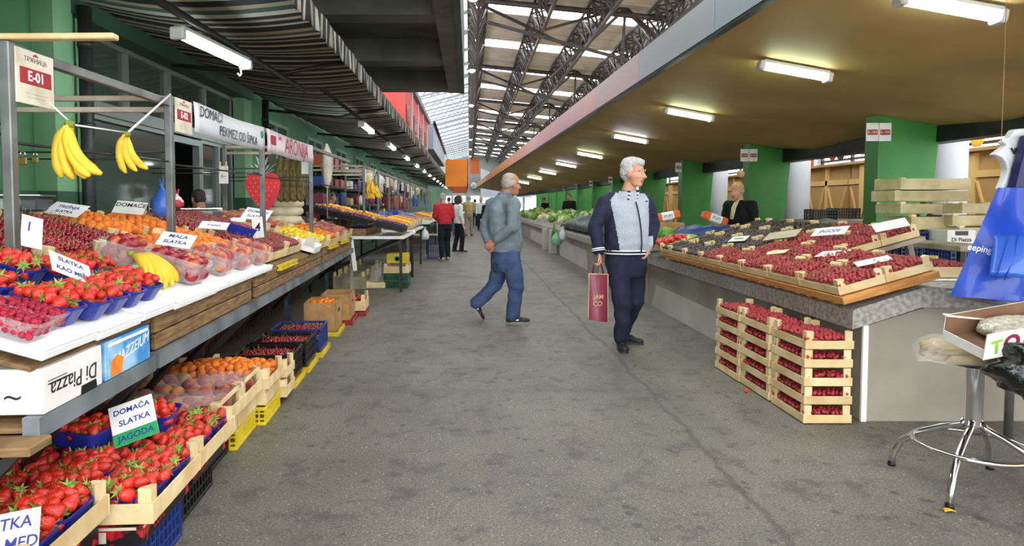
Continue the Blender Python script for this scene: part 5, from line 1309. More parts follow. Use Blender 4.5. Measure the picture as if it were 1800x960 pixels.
# loose cards and boards on the berries
def lay(x, y, n, yaw, tilt, w, h, lab, lines=(), mm=None): return card(BS @ T(x, y, n) @ RZ(yaw) @ RX(tilt), lab, w, h, lines, None, None, 'price_card', mm)
lay(.42,4.62,.10,-1.1,.1,.22,.11,'white card lying flat on the strawberries near the crate corner')
lay(.72,5.15,.16,-1.15,.45,.30,.10,'tall white inked card propped in the strawberries before the scale',(('JAGODE',.05,0,0,0),))
lay(.37,4.08,.105,-.3,.15,.20,.09,'white slip behind the nearest crate posts on the counter')
lay(.62,5.75,.13,-.9,.2,.30,.16,'blank grey cardboard lid lying between strawberries and dark cherries',(),mat('grey_card','#c4bba8','#b3a993',scale=5,rough=.8))
lay(.45,6.3,.11,-1.2,.3,.22,.09,'white inked card standing in the dark cherries',(('TREŠNJE',.035,0,0,0),))
lay(.30,5.2,.10,-1.0,.1,.16,.08,'small wooden lid piece lying on the middle strawberries',(),M_wood2)
lay(.95,4.75,.16,-.4,.3,.22,.14,'crumpled white paper at the back of the strawberries')
# ---- stack of crates on the floor
SF = MB(); cols = ('C','B','A')
nm = ['stack of strawberry crates nearest the counter corner','middle stack of floor strawberry crates','stack of floor strawberry crates farthest from the counter corner']
lv = ['bottom crate','second crate up','middle crate','fourth crate up','top crate']
for c, y in enumerate((4.06, 4.53, 5.00)):
    for l in range(5):
        M = T(2.175+R.uniform(-.004,.004)-.006*c, y+R.uniform(-.004,.004), .002+.1135*l)
        crate(M, '%s in the %s' % (lv[l], nm[c]), .29, .42 if c == 0 else .455, .05, .1125)
        d = .40 if c == 0 else .435
        if l == 4: fill(SF, ME['berry_s'], M, .272, d, .062, .02, .027, .72, 1)
        else: fill(SF, ME['berry_s'], M, .272, d, .066, .006, .027, .72, 1, .09)
o = SF.build('strawberry_fill', [M_straw2], recalc=False); tag(o, 'small strawberries filling the crates stacked on the floor against the counter', 'strawberry', None, 'stuff')
p = at(1311, 687, Z=.012); o = inst(ME['berry'], 'strawberry', T(p.x,p.y,.016) @ RX(1.4) @ SCL(.8)); tag(o, 'single strawberry fallen on the floor beside the crate stacks', 'strawberry')
# ---- things behind the counter
t = plain_table(3.75, 4.1, 4.9, 7.4, 1.02, 'vendor bench behind the strawberry crates', M_greyw)
table_scale((3.93,6.35,1.035), -.3, 'flat steel scale on the vendor bench behind the strawberries', 1.15)
lump((3.9,6.95,1.02), .30, .5, .22, 'grey sacking heaped behind the steel scale', mat('grey_sacking', '#8c8a84', '#77746d', scale=9, rough=.9), seed=2)
plain_table(4.1, 5.45, 5.8, 6.75, .80, 'low table holding the empty crates in front of the green pillar', M_greyw)
M_weath = mat('weathered_crate', '#cfc19a', '#b3a47c', scale=5, rough=.85, bump=.2, vary=.1)
plastic_crate(T(4.22,6.25,.80), 'blue plastic crate low on the table of empty crates', .26, .36, .14, M_bluec); plastic_crate(T(4.22,6.25,.945), 'blue plastic crate with a white label on the table of empty crates', .26, .36, .14, M_bluec)
plastic_crate(T(4.50,6.0,.80), 'blue plastic crate beside the pale crate stack', .24, .34, .15, M_bluec)
t = carton(T(4.50,6.05,.955), 'white Piazza carton on the blue crate behind the strawberries', .26, .36, .15, [M_wcard]); text('Di Piazza', .05, M_kink, T(0,-.1812,.06) @ RX(PI/2), t, bold=.001); MB().box(-.06,.06,-.1815,-.18,.10,.14).build('hand_hole', M_black, t)
for i in range(5):
    crate(T(4.82+R.uniform(-.015,.015), 6.15, .803+.112*i) @ RZ((.02,-.03,.04,-.12,.05)[i]), ['lowest weathered crate of the pale stack beside the blue bag','second weathered crate of the pale stack','middle weathered crate of the pale stack','fourth weathered crate of the pale stack, turned askew','top weathered crate of the pale stack beside the blue bag'][i], .60, .42, .092, .111, wood=M_weath)
crate(T(4.36,6.3,1.095) @ RZ(.05), 'weathered crate between the Piazza carton and the top crates', .36, .40, .12, .15, wood=M_weath)
crate(T(4.48,6.42,1.365) @ RZ(-.04), 'large weathered crate, lower of the two at the top of the stack', .70, .40, .10, .111, wood=M_weath); crate(T(4.50,6.42,1.478) @ RZ(.02), 'large weathered crate topmost before the green pillar', .68, .40, .105, .118, wood=M_weath)
crate(T(4.38,6.35,1.248) @ RZ(0), 'dark weathered crate inside the middle of the empty stack', .50, .38, .09, .115, wood=M_weath)
for i, (px, py, Y, lab) in enumerate(((1442,384,9.9,'black plastic crate standing behind the vendor area'), (1482,382,9.9,'second black plastic crate beside the kiosk'))):
    p = at(px, py, Y=Y); plastic_crate(T(p.x,p.y,p.z-.02), lab, .36, .3, .16, M_black)
plain_table(5.0, 6.1, 9.5, 10.4, 1.11, 'bench behind the counter holding blue cartons and black crates', M_greyw)
p = at(1440, 412, Y=9.45)
t = carton(T(p.x,9.3,.86), 'blue carton with pale print behind the vendor area', .36, .3, .2, [mat('pale_blue_card', '#5d86ad', '#8fb0c8', scale=7, rough=.6)]); text('MLEKO', .07, M_ink, T(0,-.152,.1) @ RX(PI/2), t)
t = carton(T(p.x+.38,9.3,.86), 'dark blue carton beside the pale printed one', .34, .3, .2, [mat('dusk_blue_card', '#2f4a6d', '#24384f', scale=7, rough=.6)])
plain_table(4.95, 6.2, 9.1, 9.48, .86, 'low bench under the blue cartons', M_greyw)
for i, (x, y) in enumerate(((5.25,9.35),)): crate(T(5.05,9.3,.865), 'small wooden crate beside the blue cartons', .30, .3, .08, .12, wood=M_weath)
# wooden kiosks
M_ply = mat('kiosk_plywood', '#b9935a', '#a78049', scale=1.6, rough=.65); M_ply2 = mat('kiosk_pale_ply', '#e0bb78', '#d2ab66', scale=1.6, rough=.6)
for i in range(8):
    y = 8.0+i*2.35
    t = thing('wooden_kiosk', ['closed plywood kiosk behind the empty crates and blue bag','closed plywood kiosk seen between the two nearest green pillars','third closed plywood kiosk in the row','fourth closed plywood kiosk in the row'][i] if i < 4 else 'far closed plywood kiosk behind the green pillars', 'kiosk', (7.5,y,0), 0, None if i < 4 else 'far plywood kiosks')
    MB().box(0,1.2,0,2.3,0,2.12).build('cabin', M_ply, t)
    for y0 in (.02,.8,1.58):
        b = MB(); b.box(-.03,0,y0,y0+.70,.05,1.72); b.build('shutter', M_ply, t)
        b = MB(); b.bar((-.045,y0+.03,.1),(-.045,y0+.67,1.68),.03); b.bar((-.045,y0+.67,.1),(-.045,y0+.03,1.68),.03); b.build('cross_brace', M_ply2, t)
    MB().box(-.05,.0,.72,.80,0,2.12).build('post', M_ply2, t); MB().box(-.05,0,0,2.3,1.74,1.84).build('rail', M_ply2, t); MB().box(-.06,0,1.50,1.95,.05,2.1).build('pale_panel', M_ply2, t)
    MB().box(-.15,1.3,-.02,2.32,2.12,2.17).build('roof', M_ply, t)
for i, (y, x) in enumerate(((8.6,6.35),(12.6,6.4),(16.6,6.4))):
    o = MB().lathe([(.24,0),(.24,3.4)], 20).build('white_column', M_pale); o.location = (x,y,0); tag(o, ['round white column to the side of the nearest green pillar','round white column behind the blonde vendor','round white column far behind the pillars'][i], 'column')
for i in range(26):
    y = 9.5+R.uniform(0,9); z = R.uniform(2.35,2.9)
    o = MB(); o.sphere((0,0,-.2),1,8,6,0,(.05,.16,.22),lambda d:(abs(d.y)**4+abs(d.z)**4+abs(d.x)**2)**(-.25)); o.tube([(0,0,0),(0,0,.12)],.006,4)
    o = o.build('hanging_garment', mat('garment_%d' % (i % 6), ('#c8323c','#e8e6e2','#2f4fb0','#f0c03a','#c83a2a','#31343a')[i % 6], rough=.6)); o.location = (8.9,y,z+.2); tag(o, 'small bright garment hanging over the plywood kiosks', 'garment', 'garments over the kiosks')
o = MB().tube([(8.9,9,3.2),(8.9,19,3.2)],.02,6).build('garment_rail', M_dsteel); tag(o, 'high rail carrying garments over the kiosks', 'rail')
# ---- goods further along the counter
M = BS @ T(.22, 7.78, .0); crate(M, 'wooden crate of tomatoes after the dark cherries', .38, .42, .06, .10)
M_tom = mat('tomato_skin', '#d23a22', '#c02a1c', scale=20, rough=.25, coat=.4, vary=.12); M_cab = mat('cabbage_leaf', '#b9cc86', '#8fb060', scale=9, rough=.6, bump=.4, bscale=18, vary=.15)
M_caul = mat('cauliflower_curd', '#ece6c6', '#d9d0a0', scale=40, rough=.8, bump=.8, bscale=60); M_lett = mat('lettuce_leaf', '#7fae4a', '#4f8a34', scale=12, rough=.6, bump=.5, bscale=25, vary=.2)
M_carr = mat('carrot_skin', '#e2822f', '#d06a1e', scale=12, rough=.6, vary=.1); M_pep = mat('yellow_pepper', '#eacb3c', '#d8b024', scale=9, rough=.3, vary=.15); M_potato = mat('potato_skin', '#b58a5a', '#94683f', scale=14, rough=.85, vary=.15)
ME['tomato'] = stone_fruit(.035, M_tom, 12, 8)
for x, y in hexpts(-.16,.16,-.17,.17,.072):
    o = inst(ME['tomato'], 'tomato', M @ T(x,y,.09) @ rrot()); tag(o, 'red tomato in the crate after the dark cherries', 'tomato', 'tomatoes on the counter')
def head_mesh(m, r, wob, nn=5):
    b = MB(); b.sphere((0,0,0), r, 16, 10, 0, (1,1,.85), lambda d: 1+wob*math.sin(nn*math.atan2(d.y,d.x)+3*d.z)+wob*math.sin(6*d.z*3)); return b.data('head', m)
ME['cabbage'] = head_mesh(M_cab, .105, .05); ME['cauli'] = head_mesh(M_caul, .085, .04, 9); ME['lettuce'] = head_mesh(M_lett, .10, .14, 7); ME['pepper'] = head_mesh(M_pep, .055, .08, 4); ME['potato'] = head_mesh(M_potato, .05, .06, 3)
o = inst(ME['cabbage'], 'cabbage', T(*at(1214,424,Y=7.75)) ); tag(o, 'pale green cabbage head behind the dark cherries', 'cabbage')
for i in range(6):
    o = inst(ME['lettuce'], 'lettuce', BS @ T(.12+.2*(i % 2), 8.2+.16*(i//2), .08) @ rrot()); tag(o, 'green lettuce lying between the tomatoes and the blue tarp', 'lettuce', 'lettuces by the tomatoes')
lump((3.05,8.25,.83), .85, .62, .36, 'blue tarpaulin heaped on the counter in front of the vendor', mat('navy_tarp', '#34518f', '#28406f', scale=6, rough=.45, bump=.4, bscale=10), seed=5)
lump((3.38,7.78,.84), .62, .44, .36, 'white plastic bag heaped beside the blue tarpaulin', mat('pale_film', '#cfd8d2', '#b7c3bc', scale=9, rough=.35), seed=8, name='plastic_bag')
def packet(p, rot, lab):
    t = thing('packet', lab, 'packet'); t.matrix_world = T(*p) @ rot
    b = MB(); b.bbox(-.17,.17,-.07,.07,-.055,.055,.02); b.build('wrapper', M_white, t)
    for s in (-1,1): MB().bbox(s*.12-.055,s*.12+.055,-.072,.072,-.057,.057,.02).build('orange_end', mat('orange_print', '#e2682e', rough=.4), t)
    text('PUFI', .06, M_ink, T(0,-.0725,0) @ RX(PI/2), t)
packet(at(1172,380,Y=8.9), RY(-.2), 'orange and white food packet standing on the counter by the jacket')
o = MB().bbox(-.2,.2,-.15,.15,0,.26,.01).build('carton_stand', M_kraft); p = at(1172,410,Y=8.95); o.location = (p.x,8.95,.832); tag(o, 'brown carton under the orange and white packet', 'box')
# dark tarpaulin and vegetables
lump((2.85,14.2,.78), 1.0, 4.6, .42, 'dark green tarpaulin covering goods on the counter', mat('dark_tarp', '#3f5552', '#26363a', scale=3, rough=.4, bump=.5, bscale=7), seed=4)
def veg(kind, nm_, lab, grp, x, y, s=1.0):
    z = .84+.19*(x-2.35)+.07; o = inst(ME[kind], nm_, T(x,y,z) @ rrot() @ SCL(s*R.uniform(.85,1.2))); tag(o, lab, nm_, grp)
for i in range(150):
    y = R.uniform(16.7,33); x = R.uniform(2.36,3.4); k = R.choice(('cabbage','cauli','lettuce','pepper','potato','lettuce','cauli') if y < 24 else ('lettuce','potato','cabbage','pepper'))
    veg(k, {'cabbage':'cabbage','cauli':'cauliflower','lettuce':'lettuce','pepper':'yellow_pepper','potato':'potato'}[k], {'cabbage':'cabbage heaped on the far vegetable counter','cauli':'white cauliflower heaped on the far vegetable counter','lettuce':'leafy green lettuce heaped on the far vegetable counter','pepper':'yellow pepper heaped on the far vegetable counter','potato':'brown potato heaped on the far vegetable counter'}[k], 'far %s heaps' % k, x, y, 1.15)
for i in range(60):
    o = inst(ME['potato'], 'potato', T(R.uniform(3.4,3.59),R.uniform(12.0,16.4),1.19+R.uniform(-.02,.05)) @ rrot() @ SCL(R.uniform(.7,1.1))); tag(o, 'brown potato in the row behind the dark tarpaulin', 'potato', 'potatoes behind the tarpaulin')
o = MB().bbox(3.37,3.62,11.9,16.5,.835,1.14,.01).build('long_crate', M_greyw); tag(o, 'long weathered trough of potatoes behind the dark tarpaulin', 'trough')
t = thing('leafy_bunch', 'bunch of leafy greens hanging from the counter edge', 'greens', (2.27,17.2,.86))
for i in range(26):
    a = R.uniform(0,6.28); b = MB(); b.tube([(0,0,0),(.04*math.cos(a),.05*math.sin(a),-.22),(.09*math.cos(a),.1*math.sin(a),-.48)], [.012,.022,.004], 5, flat=.4); b.build('leaf', M_lett, t)
sack((2.24,16.5,.66), 'green tinted carrier bag hanging from the far counter', mat('green_film', '#9fd0ae', '#6db489', scale=7, rough=.4), .26, .36, .2, seed=3)
sack((2.24,15.4,.80), 'small white carrier bag hanging from the far counter', M_bagw, .17, .30, .14, seed=9)
# ---- stool with its load
SX, SY = 2.37, 2.98
t = thing('bar_stool', 'chrome four-legged bar stool with foot ring', 'stool', (SX,SY,0), math.radians(-141))
for i in range(4):
    MB(RZ(i*PI/2)).tube([(.33,0,0),(.325,0,.06),(.29,0,.14),(.22,0,.205),(.12,0,.26),(.045,0,.29),(.03,0,.32)], .0155, 10).build('leg', M_chrome, t)
    MB(RZ(i*PI/2)).lathe([(.018,0),(.018,.02)], 10).build('foot_cap', M_black, t).location = (0,0,0)
for o in list(t.children):
    if o.name.startswith('foot_cap'):
        i = [c for c in t.children if c.name.startswith('foot_cap')].index(o); o.location = (.33*math.cos(i*PI/2), .33*math.sin(i*PI/2), -.001)
b = MB(); b.tube([(.235*math.cos(2*PI*i/36), .235*math.sin(2*PI*i/36), .20) for i in range(36)], .0125, 10, closed=True); b.build('foot_ring', M_chrome, t)
MB().lathe([(.034,.26),(.036,.30),(.036,.57),(.05,.58),(.05,.60)], 20).build('column', M_chrome, t)
MB().lathe([(.10,.585),(.125,.59),(.125,.605),(.11,.61),(.001,.612)], 24).build('seat', M_black, t)
t = thing('wrapped_bundle', 'film-wrapped bundle of pale sticks lying on the stool seat', 'bundle', (SX-.035,SY-.02,.612), -.55)
M_stick = mat('pale_stick', '#cdb27e', '#b0925e', scale=9, rough=.5, coat=.4)
for l in range(2):
    for i in range(9-l):
        y = -.165+(i+l*.5)*.0412; e = math.sqrt(max(.05, 1-(y/.20)**2)); z = .022+l*.034
        MB().tube([(-.20*e, y, z-.012),(-.15*e, y, z),(0, y*1.02, z+.012),(.15*e, y, z),(.20*e, y, z-.012)], [.010,.021,.022,.021,.010], 10).build('stick', M_stick, t)
b = MB(); b.grid(lambda u, v: ((u-.5)*.44, (v-.5)*.40, .094-.085*max(abs(2*u-1)**5, abs(2*v-1)**5)+.004*math.sin(42*v)+.003*math.sin(15*u+8*v)), 22, 28); b.build('film', M_film, t)
MB().bbox(.02,.16,-.17,-.05,.086,.09,.001).build('label_paper', M_paper, t)
A, B, D = at(1664,554,Y=2.80), at(1768,489,Y=3.10), at(1734,587,Y=2.62)
ex = (D-A); w_ = ex.length*1.05; ex.normalize(); ey = (B-A); ey -= ex*ey.dot(ex); d_ = ey.length; ey.normalize(); ez = ex.cross(ey)
Mx = Matrix((ex, ey, ez)).transposed().to_4x4(); Mx.translation = A - ez*.11
t = thing('open_carton', 'tilted open white carton lettered TO with brown inside on the stool', 'box'); t.matrix_world = Mx
M_brin = mat('brown_inside_card', '#8d6a52', '#7a5842', scale=6, rough=.85)
h = .11
b = MB(); b.box(0,w_,0,d_,-.004,0,1); b.box(0,w_,0,d_,0,.003,0); b.build('bottom', [M_brin, M_wcard], t)
for a in ((0,.004,0,d_),(w_-.004,w_,0,d_),(0,w_,d_-.004,d_)):
    b = MB(); b.box(a[0],a[1],a[2],a[3],0,h); b.build('side_wall', M_brin, t)
b = MB(); b.box(-.004,0,-.002,d_,-.004,h); b.box(0,w_,d_,d_+.004,-.004,h); b.build('outer_wall', M_wcard, t)
b = MB(); b.box(0,w_,-.004,0,-.004,h*.35); b.build('front_wall', M_wcard, t)
b = MB(); b.M = T(0,0,h) @ RX(-.25); b.bbox(-.012,.014,-.01,d_+.01,-.003,.003,.001); b.build('rim_flap', M_wcard, t)
b = MB(); b.bbox(w_,w_+.004,-.01,d_,-.004,h+.004,.001); b.build('printed_wall', M_wcard, t)
wm = lambda y, z: T(w_+.0045, y, z) @ RZ(PI/2) @ RX(PI/2)
text('T', .085, mat('lime_print', '#8fc63a', rough=.5), wm(.045,.045) @ RZ(.1), t, bold=.003); text('O', .095, mat('plum_print', '#8a2a4a', rough=.5), wm(.115,.055), t, bold=.004); text('P', .085, mat('lime_print', '#8fc63a'), wm(.19,.06), t, bold=.003)
for i in range(2):
    o = MB(); o.sphere((0,0,0),1,18,10,0,(.055,.12,.04),lambda d:(abs(d.x)**3+abs(d.y)**3+abs(d.z)**2)**(-1/2.6)*(1+.07*math.sin(13*d.x+9*d.y)))
    o = o.build('seed_bag', mat('seed_bag', '#a29a86', '#d8d2c2', scale=60, rough=.35, bump=.5, bscale=90)); o.matrix_world = Mx @ T(w_*(.36+.34*i), d_*.42, .05) @ RZ(-.1); tag(o, ['clear bag of seeds lying at the outer side in the white carton','clear bag of seeds lying next to the yellow packet in the carton'][i], 'bag')
o = MB().bbox(-.06,.06,-.08,.08,0,.03,.01).build('yellow_packet', M_yelc); o.matrix_world = Mx @ T(w_*.72, d_*.82, .03) @ RZ(.3); tag(o, 'yellow packet in the white carton on the stool', 'packet')
M_bin = mat('black_bag_film', '#0d0d10', rough=.18, coat=.5, bump=.7, bscale=16, col2='#18181c')
o = MB(); o.sphere((0,0,0),1,30,20,0,(.21,.15,.14),lambda d: 1+.10*math.sin(5*d.x+7*d.z)+.08*math.sin(11*d.z+5*d.y)+.05*math.sin(17*d.x-9*d.z)); 
o = o.build('rubbish_bag', M_bin); o.location = tuple(at(1842,655,Y=2.62)); tag(o, 'glossy black plastic bag hanging beside the stool', 'bag')
t = thing('steel_table', 'small steel table behind the stool carrying the blue bag', 'table', (3.08,3.62,0))
MB().bbox(-.30,.75,-.32,.12,.80,.83,.005).build('table_top', M_rail, t)
for x, y in ((0,0),(.70,0),(0,-.28),(.70,-.28)): MB().tube([(x,y,0),(x,y,.80)],.022,12).build('leg', M_steel, t)
p = at(1667,897,Z=.004); o = MB().grid(lambda u,v:((u-.5)*.05*(1-.3*v),(v-.5)*.028,.006*math.sin(PI*u)+.003*math.sin(PI*v)),6,4).build('fallen_leaf', mat('yellow_leaf','#f2a81e',rough=.5), None, False); o.location=(p.x,p.y,.003); o.modifiers.new('t','SOLIDIFY').thickness=.002; tag(o,'small orange-yellow leaf on the floor by the stool foot','leaf')
# ---- blue bag and white bag hanging in front of the counter end
M_royal = mat('royal_blue_vinyl', '#1444b8', '#0f3aa4', scale=3, rough=.38, coat=.25, bump=.12, bscale=6); M_navy = mat('navy_vinyl', '#1c1c56', rough=.4)
tl, tr, bl, br = at(1754,330,Y=3.50), at(1960,330,Y=3.50), at(1670,520,Y=3.45), at(1990,575,Y=3.45)
def bagsurf(sgn):
    def f(u, v):
        top = tl.lerp(tr, u); bot = bl.lerp(br, u); p = top.lerp(bot, v)
        k = math.sin(PI*min(1, max(0, u)))**.6
        p.y += sgn*(.03+.10*v)*k + .030*math.sin(9*u+5*v)*k + .020*math.sin(19*u-7*v)*k + .02*noise.noise(Vector((u*6,v*5,sgn)))*k
        if v > .9: p.z += .02*math.sin(7*u)
        return p
    return f
t = thing('hanging_bag', 'big royal blue vinyl bag lettered eeping hanging at the counter end', 'bag')
b = MB(); b.grid(bagsurf(-1), 24, 20); b.grid(bagsurf(1), 24, 20); b.build('bag_body', M_royal, t)
pk = lambda px, py, Y=3.36: at(px, py, Y=Y)
text('eeping', .05, M_white, T(*pk(1722,437,3.36)) @ RX(PI/2) @ RZ(-.16), t, shear=.1)
b = MB(); b.lathe([(.022,0),(.032,0),(.032,.003),(.022,.003),(.022,0)], 20, sy=.8); o = b.build('ring_logo', M_white, t); o.matrix_local = T(*pk(1761,472,3.30)) @ RX(PI/2)
q = [pk(1748,412,3.34), pk(1812,414,3.32), pk(1806,490,3.27), pk(1738,484,3.29)]
b = MB(); b.grid(lambda u, v: q[0].lerp(q[1],u).lerp(q[3].lerp(q[2],u),v)+Vector((0,-.012*math.sin(PI*u)*math.sin(PI*v),0)), 8, 8); o = b.build('pocket', mat('paler_blue_vinyl', '#2f62c4', '#2756b4', scale=4, rough=.3, coat=.3), t, False); o.modifiers.new('t','SOLIDIFY').thickness = .004
for s in (0, 1): MB().tube([pk(1790-14*s,412,3.31), pk(1784-20*s,450,3.29), pk(1766-16*s,492,3.27)], .003, 6).build('strap_seam', M_royal, t)
def outline(pts, Y, th, nm_, lab, mm, cat):
    P_ = [at(px, py, Y=Y) for px, py in pts]; c_ = sum(P_, Vector())/len(P_)
    o = MB(); o.prism([(p.x-c_.x, p.z-c_.z) for p in P_], (-th/2, th/2)); o = o.build(nm_, mm); o.matrix_world = T(*c_) @ RX(PI/2); md = o.modifiers.new('b','BEVEL'); md.width = .008; md.segments = 2
    return tag(o, lab, cat) if lab else o
wb = thing('hanging_bag', 'white carrier bag with black script hanging above the blue bag', 'bag')
o = outline([(1742,272),(1764,256),(1757,250),(1768,243),(1778,228),(1800,226),(1840,226),(1825,300),(1790,332),(1753,333),(1760,318),(1766,300),(1762,285),(1755,277)], 3.62, .05, 'bag_body', None, M_bagw, 'bag'); o.parent = wb
M_ = T(*at(1783,292,Y=3.585)); 
for pts in ([(-.02,.10),(-.005,.07),(.03,.12)], [(-.005,.07),(.004,.10)], [(.035,.04),(.0,.02),(-.012,-.02),(.012,-.03),(.03,-.005)], [(-.01,-.045),(.02,-.05)]):
    MB().tube([M_ @ Vector((x,0,z)) for x, z in pts], .005, 5).build('script_mark', M_kink, wb)
cord([at(1760,254,Y=3.62), at(1760,254,Y=3.62)+Vector((0,0,.92))], 'thin pale cord from the canopy holding the white carrier bag', .0018, M_kraft)
o = outline([(1776,332),(1800,238),(1850,232),(1850,332)], 3.55, .06, 'navy_bag', 'navy blue vinyl piece folded behind the white carrier bag', M_navy, 'bag')
# ================================================================== PEOPLE
V = Vector
M_skin = mat('skin', '#d8a488', '#c98d72', scale=9, rough=.55, sub=.12)
M_skin2 = mat('tanned_skin', '#b98468', '#a87258', scale=9, rough=.55, sub=.12)
M_lip = mat('lip', '#b06a60', rough=.5)
M_eye = mat('eye_white', '#e8e4de', rough=.2); M_iris = mat('iris', '#37424a', rough=.15)
M_whair = mat('white_hair', '#eceae6', '#d2d0cc', scale=40, rough=.7, bump=.9, bscale=90, stretch=(3,3,1))
M_ghair = mat('cropped_grey_hair', '#b5aca2', '#a1978d', scale=60, rough=.8, bump=.5, bscale=150)
M_bhair = mat('blond_hair', '#e2c889', '#c7a65e', scale=30, rough=.6, bump=.8, bscale=60)
M_dhair = mat('dark_hair', '#2b221d', '#3a2e26', scale=30, rough=.55, bump=.6, bscale=80)
M_navyc = mat('navy_cloth', '#20243f', '#191c33', scale=20, rough=.8, bump=.25, bscale=14)
M_greyf = mat('grey_fleece', '#aeb6bf', '#a3abb4', scale=60, rough=.9, bump=.2, bscale=12)
M_jeans = mat('blue_jeans', '#44587a', '#32456a', scale=9, rough=.85, bump=.35, bscale=10)
M_djean = mat('dark_jeans', '#20263f', '#161a2e', scale=9, rough=.85, bump=.3, bscale=10)
M_sweat = mat('grey_sweater', '#75828a', '#68747c', scale=14, rough=.9, bump=.4, bscale=8)
M_shoe  = mat('black_shoe', '#1c1c1f', '#2a2a2c', scale=30, rough=.55, bump=.2, bscale=60)
M_sole  = mat('shoe_sole', '#8a8782', rough=.7); M_wstr = mat('white_stripe', '#f1f0ee', rough=.7)
M_blackc = mat('black_cloth', '#17171b', '#0f0f13', scale=12, rough=.85, bump=.3, bscale=10)
def loft(mb, rings, n=18, m=0):
    """rings: (centre, half width, half depth, yaw)"""
    vs = []; fs = []; k = len(rings)
    for (c, rx, ry, yaw) in rings:
        cx_, sx_ = math.cos(yaw), math.sin(yaw)
        for j in range(n):
            a = 2*PI*j/n; x = rx*math.copysign(abs(math.cos(a))**.85, math.cos(a)); y = ry*math.copysign(abs(math.sin(a))**.85, math.sin(a))
            vs.append((c[0]+x*cx_-y*sx_, c[1]+x*sx_+y*cx_, c[2]))
    for i in range(k-1):
        for j in range(n): fs.append((i*n+j, i*n+(j+1) % n, (i+1)*n+(j+1) % n, (i+1)*n+j))
    fs += [tuple(range(n))[::-1], tuple((k-1)*n+j for j in range(n))]
    return mb.add(vs, fs, m, True)
def limb(mb, pts, rs, n=14, flat=1.0, ball=True):
    mb.tube(pts, list(rs), n, 0, True, True, False, flat)
    if ball:
        for p, r in zip(pts, rs): mb.sphere(p, r*.985, 12, 8)
    return mb
def ell(mb, c, r, n=16, k=10): return mb.sphere(c, 1, n, k, 0, r)
def fuse(mb, name, mats, voxel, parent=None, smooth=4, wrinkle=0.0, wscale=9.0, pick=None, lo=None):
    me0 = mb.data('tmp', [mats[0]]); ob = bpy.data.objects.new('tmp', me0); C.objects.link(ob)
    md = ob.modifiers.new('r', 'REMESH'); md.mode = 'VOXEL'; md.voxel_size = voxel; md.use_smooth_shade = True
    if smooth: ms = ob.modifiers.new('s', 'SMOOTH'); ms.iterations = smooth; ms.factor = .5
    dg = bpy.context.evaluated_depsgraph_get(); me = bpy.data.meshes.new_from_object(ob.evaluated_get(dg))
    bpy.data.objects.remove(ob); bpy.data.meshes.remove(me0)
    me.materials.clear()
    for q in mats: me.materials.append(q)
    if wrinkle:
        no = [v.normal.copy() for v in me.vertices]
        for v, nn in zip(me.vertices, no):
            d = noise.noise(V((v.co.x*wscale, v.co.y*wscale, v.co.z*wscale*1.7)))+.5*noise.noise(v.co*wscale*2.3)
            v.co += nn*wrinkle*d
    if pick:
        for p in me.polygons: p.material_index = pick(p.center, p.normal)
    for p in me.polygons: p.use_smooth = True
    me.update(); me.name = name
    o = bpy.data.objects.new(name, me); C.objects.link(o)
    if parent is not None: o.parent = parent
    return o
def add_head(mb, Mh, fat=1.0):
    k = mb.M; mb.M = k @ Mh
    ell(mb, (0,-.012,.035), (.076,.094,.082), 22, 14); ell(mb, (0,.022,-.03), (.062*fat,.070,.088), 20, 12)
    ell(mb, (0,.052,-.092), (.034*fat,.034,.026)); ell(mb, (0,.03,-.085), (.05*fat,.05,.035))
    for s in (-1, 1):
        ell(mb, (s*.034,.054,-.03), (.028,.03,.03)); ell(mb, (s*.078,-.005,-.012), (.011,.024,.034)); ell(mb, (s*.03,.078,.018), (.028,.014,.009))
    mb.tube([(0,.086,.008),(0,.102,-.018),(0,.112,-.034),(0,.098,-.044)], [.008,.010,.0145,.010], 10); 
    for s in (-1, 1): ell(mb, (s*.011,.098,-.037), (.008,.010,.008))
    ell(mb, (0,.082,-.062), (.025,.014,.007)); ell(mb, (0,.080,-.074), (.022,.014,.007))
    mb.M = k
def face_pick(Mh):
    I = Mh.inverted()
    def f(c, n):
        q = I @ c
        if abs(q.x) < .024 and q.y > .08 and -.079 < q.z < -.058: return 1
        return 0
    return f
def add_eyes(Mh, par, brow):
    for s in (-1, 1):
        e = MB(Mh).sphere((s*.029,.0735,.0), .0112, 12, 8).build('eye', M_eye, par); MB(Mh).sphere((s*.029,.0795,-.001), .0064, 10, 6).build('iris', M_iris, e)
        MB(Mh).tube([(s*.012,.094,.019),(s*.03,.093,.026),(s*.05,.078,.02)], [.003,.0042,.002], 6).build('eyebrow', brow, par)
def add_hand(mb, M, curl=.35, s=1, spread=.05):
    k = mb.M; mb.M = k @ M
    ell(mb, (0,.045,0), (.040,.052,.016)); ell(mb, (s*.022,.03,-.006), (.018,.03,.016)); mb.sphere((0,0,0), .026, 10, 6, 0, (1,1,.75))
    for i, (x, L) in enumerate(((.029,.070),(.010,.079),(-.010,.072),(-.028,.058))):
        x *= s; p = V((x,.086-.004*abs(i-1),0)); a = 0; pts = [p-V((0,.02,0)), p]
        for j, f in enumerate((.42,.32,.26)):
            a += curl*(.8 if j == 0 else 1.0); p = p+V((x*spread*L/.03*.3, math.cos(a), -math.sin(a)))*L*f if False else p+V((s*0+x*spread, math.cos(a)*L*f, -math.sin(a)*L*f)); pts.append(p)
        mb.tube(pts, [.0095,.0095,.009,.0085,.0065], 8); mb.sphere(pts[-1], .0066, 8, 6)
    tp = [V((s*.026,.018,-.004)), V((s*.05,.045,-.012)), V((s*.058,.07,-.022)), V((s*.052,.09,-.032))]
    mb.tube(tp, [.013,.0115,.010,.0075], 8); mb.sphere(tp[-1], .0077, 8, 6)
    mb.M = k
